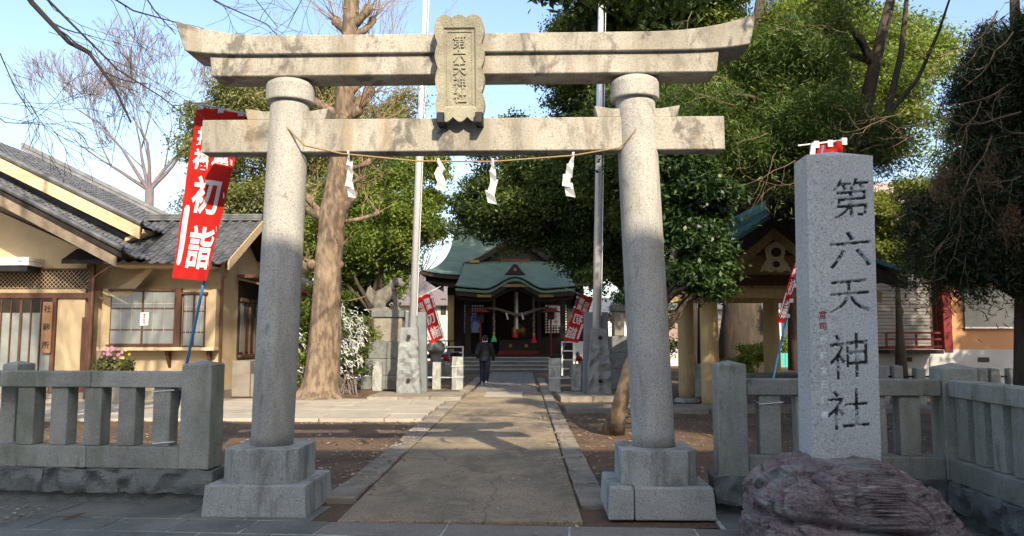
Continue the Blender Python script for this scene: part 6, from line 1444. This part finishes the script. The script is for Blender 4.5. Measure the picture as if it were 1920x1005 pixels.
# ================================================================ banners
def banner(label, tl, tr, br, bl, pole_top, pole_bot, bar, Y, mirror=False, pole_mat='blue_pole', loops=5, polepx=None, seed=0, cover=1.0, YB=None, grp='red new-year banners on slanted poles', fade=False):
    """corners in photo pixels; the cloth hangs from bar and is laced to the pole"""
    YB = YB or Y; c = [P(*tl, Y), P(*tr, Y), P(*br, YB), P(*bl, YB)]; b = P(*pole_bot, YB); org = Vector((b.x, b.y, 0))
    t = thing('banner', label, 'banner', org, 0, grp)
    nrm = Vector((0, -1, 0)); H = (c[0] - c[3]).length
    def at(u, v, o=0.0):      # u from left to right, v from top to bottom
        p = (c[0] * (1 - u) + c[1] * u) * (1 - v) + (c[3] * (1 - u) + c[2] * u) * v
        w = .014 * math.sin(u * 9 + v * 5 + seed) * (.3 + v) + .007 * math.sin(v * 19 + u * 5 + seed * 2) + .022 * math.sin(u * 3.1) * math.sin(v * 5 + seed)
        return p - org + nrm * (w * H / 1.8 + o)
    m = MB(); m.surf(lambda u, v: at(u, v), 20, 50); cl = m.build('cloth', MAT['red_cloth'], t, smooth=True)
    wu = (c[1] - c[0]).length; asp = H / ((c[1] - c[0]).length * .5 + (c[2] - c[3]).length * .5)
    # lettering in cloth units: x from 0 to 1 across, z from 0 (top) to asp downwards
    fn = lambda x, z, o: at(x, min(1, max(0, -z / asp)), .006)
    L = MB(); s = -1 if mirror else 1; X = lambda x: .5 + s * (x - .5)
    A_ = asp
    column_text(L, '開運', fn, X(.71), -.085 * A_, .125 * A_, .13 * A_, .03, mirror, split=3, xs=.36 / (.125 * A_)); column_text(L, '招福', fn, X(.28), -.115 * A_, .125 * A_, .13 * A_, .03, mirror, split=3, xs=.36 / (.125 * A_))
    column_text(L, '初', fn, X(.52), -.40 * A_, .225 * A_, .8, .024, mirror, split=4, xs=.70 / (.225 * A_)); column_text(L, '詣', fn, X(.63), -.685 * A_, .255 * A_, .8, .024, mirror, split=4, xs=.66 / (.255 * A_))
    tag(L.build('lettering', MAT['white_cloth'], cl), kind='stuff')
    sb = MB(); xa, xb = X(.06), X(.19); xa, xb = min(xa, xb), max(xa, xb)
    sb.surf(lambda u, v: at(xa + (xb - xa) * (u if .04 < v < .96 else .25 + u * .5), (.58 + (.925 - .58) * v), .006), 2, 16); sb.build('white_stroke', MAT['white_cloth'], cl)
    # loops and pole
    ps, pe = P(*pole_bot, YB) - org, P(*pole_top, Y) - org
    if YB: ps = Vector((ps.x, ps.y, ps.z))
    d = (ps - pe); foot = ps + d.normalized() * max(0, (ps.z - .02) / max(.2, -d.normalized().z)) if ps.z > .05 else ps
    back = Vector((0, .03, 0))
    split_ = pe.lerp(ps, .55)
    MB().tube([pe + back, foot + back], .016, 8).build('pole', MAT[pole_mat], t, smooth=True)
    j = MB(); j.tube([pe.lerp(ps, .62) + back, pe.lerp(ps, .66) + back], .021, 8); j.build('pole_joint', MAT['white_pole'], t)
    b0, b1 = P(*bar[0], Y) - org, P(*bar[1], Y) - org
    MB().tube([b0 + back * .5, b1 + back * .5], .010, 6).build('crossbar', MAT['white_pole'], t)
    on_left = abs(polepx - tl[0]) < abs(polepx - tr[0])
    for q in range(loops):
        v = (q + .5) / loops; e = at(0 if on_left else 1, v); dd = (ps - pe)
        f = min(1, max(0, (e - pe).dot(dd) / dd.length_squared)); pp = pe.lerp(ps, f) + back
        sg = -1 if on_left else 1; h_ = .028
        mb = MB(); e2 = e - Vector((sg * .02, 0, 0)); p2 = pp + Vector((sg * .03, -.02, 0))
        mb.hexa([e2 + Vector((0, -.006, -h_)), p2 + Vector((0, -.03, -h_)), p2 + Vector((0, .05, -h_)), e2 + Vector((0, .006, -h_)), e2 + Vector((0, -.006, h_)), p2 + Vector((0, -.03, h_)), p2 + Vector((0, .05, h_)), e2 + Vector((0, .006, h_))]); mb.build('loop', MAT['white_cloth'], t)
    for u in (.08, .5, .92):
        e = at(u, 0); mb = MB(); q = b0.lerp(b1, min(1, max(0, (e - b0).dot(b1 - b0) / (b1 - b0).length_squared)))
        w = Vector((.03, 0, 0)); mb.hexa([e - w + Vector((0, -.008, -.03)), e + w + Vector((0, -.008, -.03)), e + w + Vector((0, .008, -.03)), e - w + Vector((0, .008, -.03)), q - w + Vector((0, -.02, .015)), q + w + Vector((0, -.02, .015)), q + w + Vector((0, .03, .015)), q - w + Vector((0, .03, .015))]); mb.build('loop', MAT['white_cloth'], t)
    return t
banner('large red banner with white characters on a blue pole, leaning behind the left fence', (370, 200), (459, 214), (388, 527), (321, 521), (446, 214), (346, 690), ((364, 192), (470, 216)), 8.0, polepx=440, seed=.4, YB=7.85)
banner('red banner on a slanted pole just right of the left flagpole', (774, 562), (806, 549), (831, 634), (807, 645), (808, 546), (846, 684), ((768, 566), (826, 537)), 26.3, polepx=830, seed=1.1)
banner('red banner seen from behind, on a blue pole just left of the right flagpole', (1088, 549), (1112, 560), (1084, 643), (1056, 638), (1085, 547), (1052, 672), ((1060, 540), (1114, 562)), 26.0, mirror=True, polepx=1060, seed=2.0)
banner('narrow red banner seen almost edge on, tucked behind the inscribed stone', (1497, 470), (1512, 466), (1470, 606), (1455, 605), (1545, 272), (1452, 706), ((1525, 270), (1585, 262)), 11.0, polepx=1505, seed=2.6)
cl = thing('banner', 'red banner whose top edge just shows above the inscribed stone', 'banner', P(1556, 700, 12) - Vector((0, 0, P(1556, 700, 12).z)), 0, 'red new-year banners on slanted poles'); b = Vector(cl.location)
m = MB(); c = [P(1533, 270, 12) - b, P(1582, 264, 12) - b, P(1572, 470, 12) - b, P(1524, 478, 12) - b]
m.surf(lambda u, v: tuple((c[0] * (1 - u) + c[1] * u) * (1 - v) + (c[3] * (1 - u) + c[2] * u) * v + Vector((0, .03 * math.sin(u * 6 + v * 8), 0))), 12, 30); m.build('cloth', MAT['red_cloth'], cl, smooth=True)
MB().tube([P(1496, 273, 12) - b, P(1588, 262, 12) - b], .012, 6).build('crossbar', MAT['white_pole'], cl); MB().tube([P(1528, 266, 12) - b, P(1520, 560, 12) - b, P(1512, 760, 12) - b], .016, 8).build('pole', MAT['blue_pole'], cl)
for x, y in ((1530, 271), (1556, 269), (1582, 265)): q = P(x, y, 12) - b; MB().box(q.x - .04, q.x + .04, q.y - .03, q.y + .02, q.z - .06, q.z + .05).build('loop', MAT['white_cloth'], cl)
# ================================================================ person walking towards the shrine
pg = G(909, 721, .02); 
person = thing('person', 'person seen from behind in dark jacket and navy trousers walking up the path', 'person', pg, -2)
m = MB()
m.ball((0, .03, 1.555), (.078, .098, .115)); m.tube([(0, 0, 1.36), (0, .015, 1.47)], [.062, .056], 10)
m.tube([(0, 0, .92), (0, -.005, 1.10), (0, -.01, 1.28), (0, 0, 1.38)], [.115, .105, .12, .07], 12)
for s in (-1, 1): m.ball((s * .088, .03, 1.55), (.014, .025, .034), 6, 5)
m.ball((0, .135, 1.545), (.016, .025, .022), 6, 5)
def limb(m, pts, rs, n=10): m.tube(pts, rs, n); [m.ball(p, r * .98, 8, 6) for p, r in zip(pts, rs)]
legs = {-1: [(-.095, 0, .90), (-.10, .20, .50), (-.09, .06, .10)], 1: [(.095, 0, .90), (.085, .02, .49), (.06, -.20, .14)]}
arms = {-1: [(-.19, 0, 1.34), (-.275, -.09, 1.08), (-.25, .10, .92)], 1: [(.19, 0, 1.34), (.27, .02, 1.07), (.285, .12, .84)]}
for s in (-1, 1):
    limb(m, legs[s], [.085, .058, .042]); limb(m, arms[s], [.055, .043, .030])
    h0 = Vector(arms[s][2]); d = (h0 - Vector(arms[s][1])).normalized()
    m.ball(h0 + d * .055, (.022, .038, .05), 8, 6)
    for f in range(4):
        q = h0 + d * .09 + Vector((0, (f - 1.5) * .019, 0)); m.tube([q - d * .03, q + d * .02, q + d * .045 + Vector((-s * .012, 0, 0))], [.0095, .009, .007], 6)
    q = h0 + d * .03 + Vector((0, .035, 0)); m.tube([q, q + d * .03 + Vector((0, .022, 0)), q + d * .055 + Vector((0, .022, 0))], [.012, .010, .008], 6)
    ft = Vector(legs[s][2]); 
    m.ball(ft + Vector((0, .06, -.05)), (.042, .11, .035), 8, 6)
bme = remeshed(m, .012, 1); link_mesh('body', bme, M('skin', (0.50, 0.32, 0.24), (.45, .28, .21), 9, rough=.6), person)
j = MB(); j.tube([(0, .0, .80), (0, 0, .95), (0, -.01, 1.15), (0, -.012, 1.30), (0, 0, 1.385), (0, .01, 1.44)], [.195, .19, .20, .205, .135, .085], 16)
for s in (-1, 1): limb(j, [arms[s][0], arms[s][1], tuple(Vector(arms[s][2]) + (Vector(arms[s][1]) - Vector(arms[s][2])) * .05)], [.088, .073, .058])
for v in range(len(j.v)):
    x, y, z = j.v[v]; j.v[v] = (x, y * (.78 if z > .8 and abs(x) < .22 else 1), z)
link_mesh('jacket', remeshed(j, .014, 3), M('jacket_cloth', (0.012, 0.016, 0.020), (.008, .011, .014), 8, rough=.75), person)
tr_ = MB()
for s in (-1, 1): limb(tr_, [(s * .085, 0, .90), legs[s][1], tuple(Vector(legs[s][2]) + Vector((0, 0, -.01)))], [.118, .092, .078])
tr_.tube([(0, 0, .80), (0, 0, .95)], [.17, .165], 14)
link_mesh('trousers', remeshed(tr_, .014, 2), M('trouser_cloth', (0.016, 0.024, 0.045), (.011, .017, .032), 8, rough=.85), person)
hm = MB(); hm.ball((0, .012, 1.585), (.092, .108, .108)); hm.ball((0, -.03, 1.53), (.082, .07, .075))
link_mesh('hair', remeshed(hm, .012, 1), M('hair_dark', (0.012, 0.010, 0.009), rough=.5), person)
m = MB(); m.lathe(0, .02, [(.083, 1.445), (.098, 1.455), (.096, 1.492), (.080, 1.498)], 16); m.build('white_collar', MAT['white'], person, smooth=True)
m = MB(); m.lathe(0, .012, [(.10, 1.375), (.112, 1.40), (.104, 1.452), (.085, 1.457)], 16); m.build('hood_collar', M('navy_cloth', (0.015, 0.022, 0.06), rough=.8), person, smooth=True)
for s in (-1, 1):
    ft = Vector(legs[s][2]); sh = MB(); z = 0 if s < 0 else .0
    tl_ = rad(0 if s < 0 else -38)
    sh.ball((0, .05, -.035), (.052, .135, .045), 10, 8); sh.ball((0, -.02, 0), (.05, .06, .06), 8, 6); o = sh.build('shoe', MAT['white'] if s > 0 else M('shoe_grey', (.4, .42, .45), rough=.6), person, smooth=True); o.location = (ft.x, ft.y, ft.z - .02 if s < 0 else ft.z - .03); o.rotation_euler = (tl_, 0, 0)
    so = MB(); so.box(-.045, .045, -.07, .17, -.085, -.065); so.build('sole', MAT['white'], o, bevel=.006)
# ================================================================ before the shrine hall
def at_hall(px, py, yl): x, z = HF.hit(px, py, yl); return Vector((HF.x + x * HF.c - yl * HF.s, HF.y + x * HF.s + yl * HF.c, z))
for px, tp_, bt, colr, lab in ((926, 546, 640, 'green', 'twisted bell rope ending in a green tassel, nearest the walking person'), (966, 546, 632, 'white', 'pale bell rope with long white cloth hanging at the middle of the shrine front'), (1001, 546, 642, 'red', 'twisted bell rope ending in a bright red tassel right of the middle')):
    a, b = at_hall(px, tp_, 1.9), at_hall(px, bt, 1.9); L = a.z - b.z; t = thing('bell_rope', lab, 'rope', (b.x, b.y, b.z), 0, 'bell ropes hanging before the shrine doors')
    for s in (0, 1):
        m = MB(); m.tube([(.035 * math.cos(q * 1.0 + s * math.pi), .035 * math.sin(q * 1.0 + s * math.pi), .45 + (L - .45) * q / 36) for q in range(37)], .040, 6); m.build('rope_strand', MAT['straw'] if s else MAT['old_rope'], t, smooth=True)
    if colr == 'white':
        m = MB(); m.box(.03, .14, -.07, -.05, .4, L - .02); m.build('white_cloth', MAT['white_cloth'], t)
    m = MB(); m.lathe(0, 0, [(.055, .28), (.065, .40), (.06, .46)], 12); m.build('wrapping', M('rope_wrap', (.5, .25, .07)) if 'rope_wrap' not in bpy.data.materials else bpy.data.materials['rope_wrap'], t)
    m = MB(); m.lathe(0, 0, [(.15, -.02), (.14, .05), (.06, .28)], 12); m.build('tassel', M('tassel_' + colr, {'green': (.10, .55, .14), 'white': (.50, .03, .03), 'red': (.65, .02, .03)}[colr], rough=.8), t)
sr = []
for i in range(25):
    f = i / 24; px = 903 + (1040 - 903) * f; py = 580 + 5.5 * math.sin(f * math.pi) - 4.5 * math.sin(f * math.pi * 3); sr.append(at_hall(px, py, 1.66))
o0 = sr[0].copy(); t = thing('sacred_rope', 'thick twisted straw rope sagging across the shrine front', 'rope', o0)
for s in (0, 1): MB().tube([p - o0 + Vector((0, .035 * math.cos(i * 1.6 + s * math.pi), .035 * math.sin(i * 1.6 + s * math.pi))) for i, p in enumerate(sr)], [.03 + .035 * math.sin(i / 24 * math.pi) for i in range(25)], 7).build('rope_strand', MAT['old_rope'], t, smooth=True)
for px, side_ in ((950, 'left'), (979, 'right')):
    p = at_hall(px, 586, 1.6); t = thing('paper_streamer', 'tiny white paper streamer on the thick straw rope, %s of the middle bell rope' % side_, 'paper streamer', p, 0, 'small paper streamers on the shrine rope')
    m = MB()
    for q in range(3): m.box(-.05 + .03 * q, .03 + .03 * q, -.01 + .008 * q, -.004 + .008 * q, -.12 - .11 * q, -.02 - .11 * q)
    m.build('paper_strip', MAT['paper'], t)
p = at_hall(972, 674, 2.6); t = thing('offering_box', 'dark wooden offering box with red trim at the top of the shrine steps', 'offering box', (p.x, p.y, .9 - .02))
FZ_ = FZ + .062
t.location.z = FZ_
MB().box(-.95, .95, -.35, .35, 0, .72).build('chest', MAT['dark_wood'], t, bevel=.015)
for i in range(9): MB().box(-.9 + .2 * i, -.82 + .2 * i, -.33, .33, .722, .76).build('slat', MAT['dark_wood'], t)
MB().box(-1.0, 1.0, -.40, -.352, .02, .20).build('red_trim', MAT['vermilion'], t)
for sx in (-.4, .4): MB().lathe(0, 0, [(.09, 0), (.09, .02)], 12).build('crest', MAT['gold'], t).matrix_local = Matrix.Translation((sx, -.352, .45)) @ Matrix.Rotation(rad(90), 4, 'X')
for px, lab in ((901, 'thin dark red lantern post with small roof, behind the walking person'), (1033, 'thin dark red lantern post with small roof, right of the bell ropes')):
    p = at_hall(px, 640, 1.2); t = thing('lantern_post', lab, 'lantern post', (p.x, p.y, .72), 0, 'dark red lantern posts'); zt = at_hall(px, 583, 1.2).z - .72
    MB().tube([(0, 0, 0), (0, 0, zt - .05)], .045, 8).build('post', MAT['vermilion'], t)
    MB().frustum(0, 0, zt - .06, zt + .12, .48, .35, .10, .10).build('roof', MAT['vermilion'], t)
    MB().box(-.16, .16, -.12, .12, zt - .42, zt - .061).build('lantern', MAT['dark_wood'], t)
p = at_hall(889, 608, 3.9); t = thing('blue_poster', 'blue and white poster fixed in the left lattice window', 'poster', p)
MB().box(-.45, .35, -.03, 0, -.42, .42).build('sheet', M('poster_blue', (.10, .20, .45), (.45, .55, .65), 3, rough=.5, lo=.45, hi=.55), t)
p = at_hall(1042, 592, 1.75); t = thing('hanging_sign', 'small white sign with red characters beside the right lattice window', 'sign', p)
MB().box(-.34, .34, 0, .03, -.48, .48).build('sheet', MAT['white'], t); m = MB(); column_text(m, '祈祷受付', lambda x, z, o: (x, -.004 - o, z), 0, .42, .19, .21, .03); tag(m.build('lettering', MAT['red_cloth'], t), kind='stuff')
p = at_hall(973, 620, 4.0); t = thing('gilt_hanging', 'dim gilt hanging ornament in the dark doorway of the shrine', 'ornament', p); MB().lathe(0, 0, [(.05, -.4), (.36, -.25), (.40, .1), (.2, .32), (.05, .38)], 14).build('bell', MAT['gold'], t, smooth=True)
# white racks, bibbed statues, stone lantern
for (x0, x1, y0, y1, lab) in ((824, 868, 649, 681, 'white wooden rack for plaques left of the shrine steps'), (1054, 1077, 640, 690, 'white folding rack right of the shrine steps')):
    Y = 34.0; a, b = P(x0, y1, Y), P(x1, y0, Y); t = thing('white_rack', lab, 'rack', (a.x, Y, 0), 0, 'white racks'); w = b.x - a.x; z0, z1 = a.z, b.z
    for x in (0, w): MB().box(x - .035, x + .035, -.03, .03, 0, z1).build('post', MAT['white'], t)
    for i in range(4): z = z0 + (z1 - z0) * i / 3; MB().box(.036, w - .036, -.035, .035, z - .06, z).build('shelf', MAT['white'], t)
    if x0 < 900:
        rr = random.Random(1)
        for i in range(14): x, z = .12 + rr.random() * (w - .3), z0 + (z1 - z0) * (rr.randrange(3)) / 3 + .18; MB().box(x, x + .10, -.05, -.036, z - .12, z + .05).build('plaque', MAT['dark_wood'], t)
def small_statue(px, yt, yb, Y, lab, s):
    k = Y / FPX; p = P(px, yb, Y); h_ = (yb - yt) * k; t = thing('small_statue', lab, 'statue', p, 0, 'small bibbed stone statues')
    m = MB(); m.tube([(-.05 * s, 0, 0), (0, 0, h_ * .35), (.06 * s, 0, h_ * .62)], [h_ * .26, h_ * .22, h_ * .16], 9); m.ball((.10 * s, -.02, h_ * .80), h_ * .18, 9, 7); m.tube([(.16 * s, -.06, h_ * .5), (.2 * s, -.06, 0)], [h_ * .07, h_ * .06], 6); m.tube([(.10 * s, -.10, h_ * .95), (.10 * s, -.10, h_ * 1.06)], [.05, .02], 5)
    link_mesh('body', remeshed(m, .025, 1), MAT['granite_rough'], t)
    m = MB(); m.lathe(0, 0, [(h_ * .27, h_ * .30), (h_ * .25, h_ * .5), (h_ * .17, h_ * .66)], 12); o = m.build('red_bib', MAT['red_cloth'], t, smooth=True); o.location = (.05 * s, -.02, 0)
    MB().box(-.42, .42, -.3, .3, -p.z, -.002).build('plinth', MAT['granite_rough'], t, bevel=.02)
small_statue(836, 656, 684, 31, 'small dark stone statue with red bib left of the path', 1); small_statue(1088, 660, 684, 31, 'small dark stone statue with red bib left of the right flagpole', -1)
t = thing('stone_lantern', 'squat stone lantern post beneath the left red banner', 'stone lantern', G(817, 712)); h_ = P(817, 640, t.location.y).z
MB().lathe(0, 0, [(.36, 0), (.36, .3), (.24, .4), (.20, .9), (.22, h_ - .5), (.36, h_ - .35), (.34, h_ - .1), (.2, h_)], 12).build('shaft', MAT['granite_rough'], t)
# street lamp, sagging rope, teal screen, small stone posts by the orange building, hand rail
t = thing('street_lamp', 'slim grey lamp post with a flat mushroom cap left of the guardian lion', 'street lamp', P(643, 690, 34) * 1 - Vector((0, 0, P(643, 690, 34).z))); zt = P(643, 548, 34).z
MB().tube([(0, 0, 0), (0, 0, zt - .35)], .07, 10).build('post', MAT['steel'], t, smooth=True); MB().lathe(0, 0, [(.09, zt - .42), (.16, zt - .10), (.15, zt - .02)], 14).build('globe', MAT['frosted'], t, smooth=True); MB().lathe(0, 0, [(.36, zt - .02), (.34, zt + .03), (.06, zt + .10)], 18).build('cap', MAT['steel'], t)
a, b = P(627, 565, 27), P(733, 533, 25.6); q = [a.lerp(b, i / 12) - a - Vector((0, 0, .16 * math.sin(i / 12 * math.pi))) for i in range(13)]
o = MB().tube(q, .022, 6).build('slack_cable', MAT['straw']); o.location = a; tag(o, 'pale slack cable running from the ginkgo to the guardian lion', 'cable')
t = thing('teal_screen', 'teal corrugated screen beyond the pavilion columns', 'screen', P(1473, 690, 44) * 1 - Vector((0, 0, P(1473, 690, 44).z))); 
for i in range(8): MB().box(-.6 + .15 * i, -.6 + .15 * i + .14, .02 * (i % 2), .03 + .02 * (i % 2), 0, P(1473, 662, 44).z).build('panel', M('teal_paint', (.06, .36, .31), rough=.5) if 'teal_paint' not in bpy.data.materials else bpy.data.materials['teal_paint'], t)
for i, px in enumerate((1652, 1680, 1722, 1838, 1862, 1896)):
    Y = 18.0; p = P(px, 690 if i > 1 else 686, Y); w = .11
    o = MB().pyramid_post(-w, w, -w, w, 0, p.z, .02).build('stone_post', MAT['granite_base'], bevel=.02); o.location = (p.x, Y, 0)
    tag(o, ['pale little stone post just right of the inscribed stone', 'pale little stone post left of the vent in the grey wall', 'little stone post left of the fence corner post', 'little stone post just right of the fence corner post', 'little stone post second to the right of the fence corner post', 'little stone post nearest the dark cedar trunk'][i], 'stone post', 'little stone posts before the orange building')
a = P(1640, 706, 18.02); b = P(1925, 706, 18.02); t = thing('pipe_rail', 'thin dark pipe rail through the little stone posts before the orange building', 'rail', a); MB().tube([(0, 0, 0), tuple(b - a)], .025, 6).build('pipe', MAT['black_metal'], t)
t = thing('hand_rail', 'bent pale pipe handrail beside the right stone pedestal', 'hand rail', G(1166, 712)); z = P(1166, 657, t.location.y).z
MB().tube([(0, 0, 0), (0, 0, z - .15), (.06, 0, z - .04), (.2, 0, z), (.9, 0, z)], .045, 8).build('pipe', MAT['white_pole'], t, smooth=True)
t = thing('notice_board', 'pale notice sheet on a stand right of the shrine steps', 'notice board', P(1090, 690, 33) * 1 - Vector((0, 0, P(1090, 690, 33).z))); MB().box(-.35, .35, 0, .04, .5, P(1090, 640, 33).z).build('board', MAT['white'], t); MB().box(-.03, .03, .041, .1, 0, .9).build('post', MAT['dark_wood'], t)
# split joined lettering and brackets are single pieces: nothing at the origin is left over
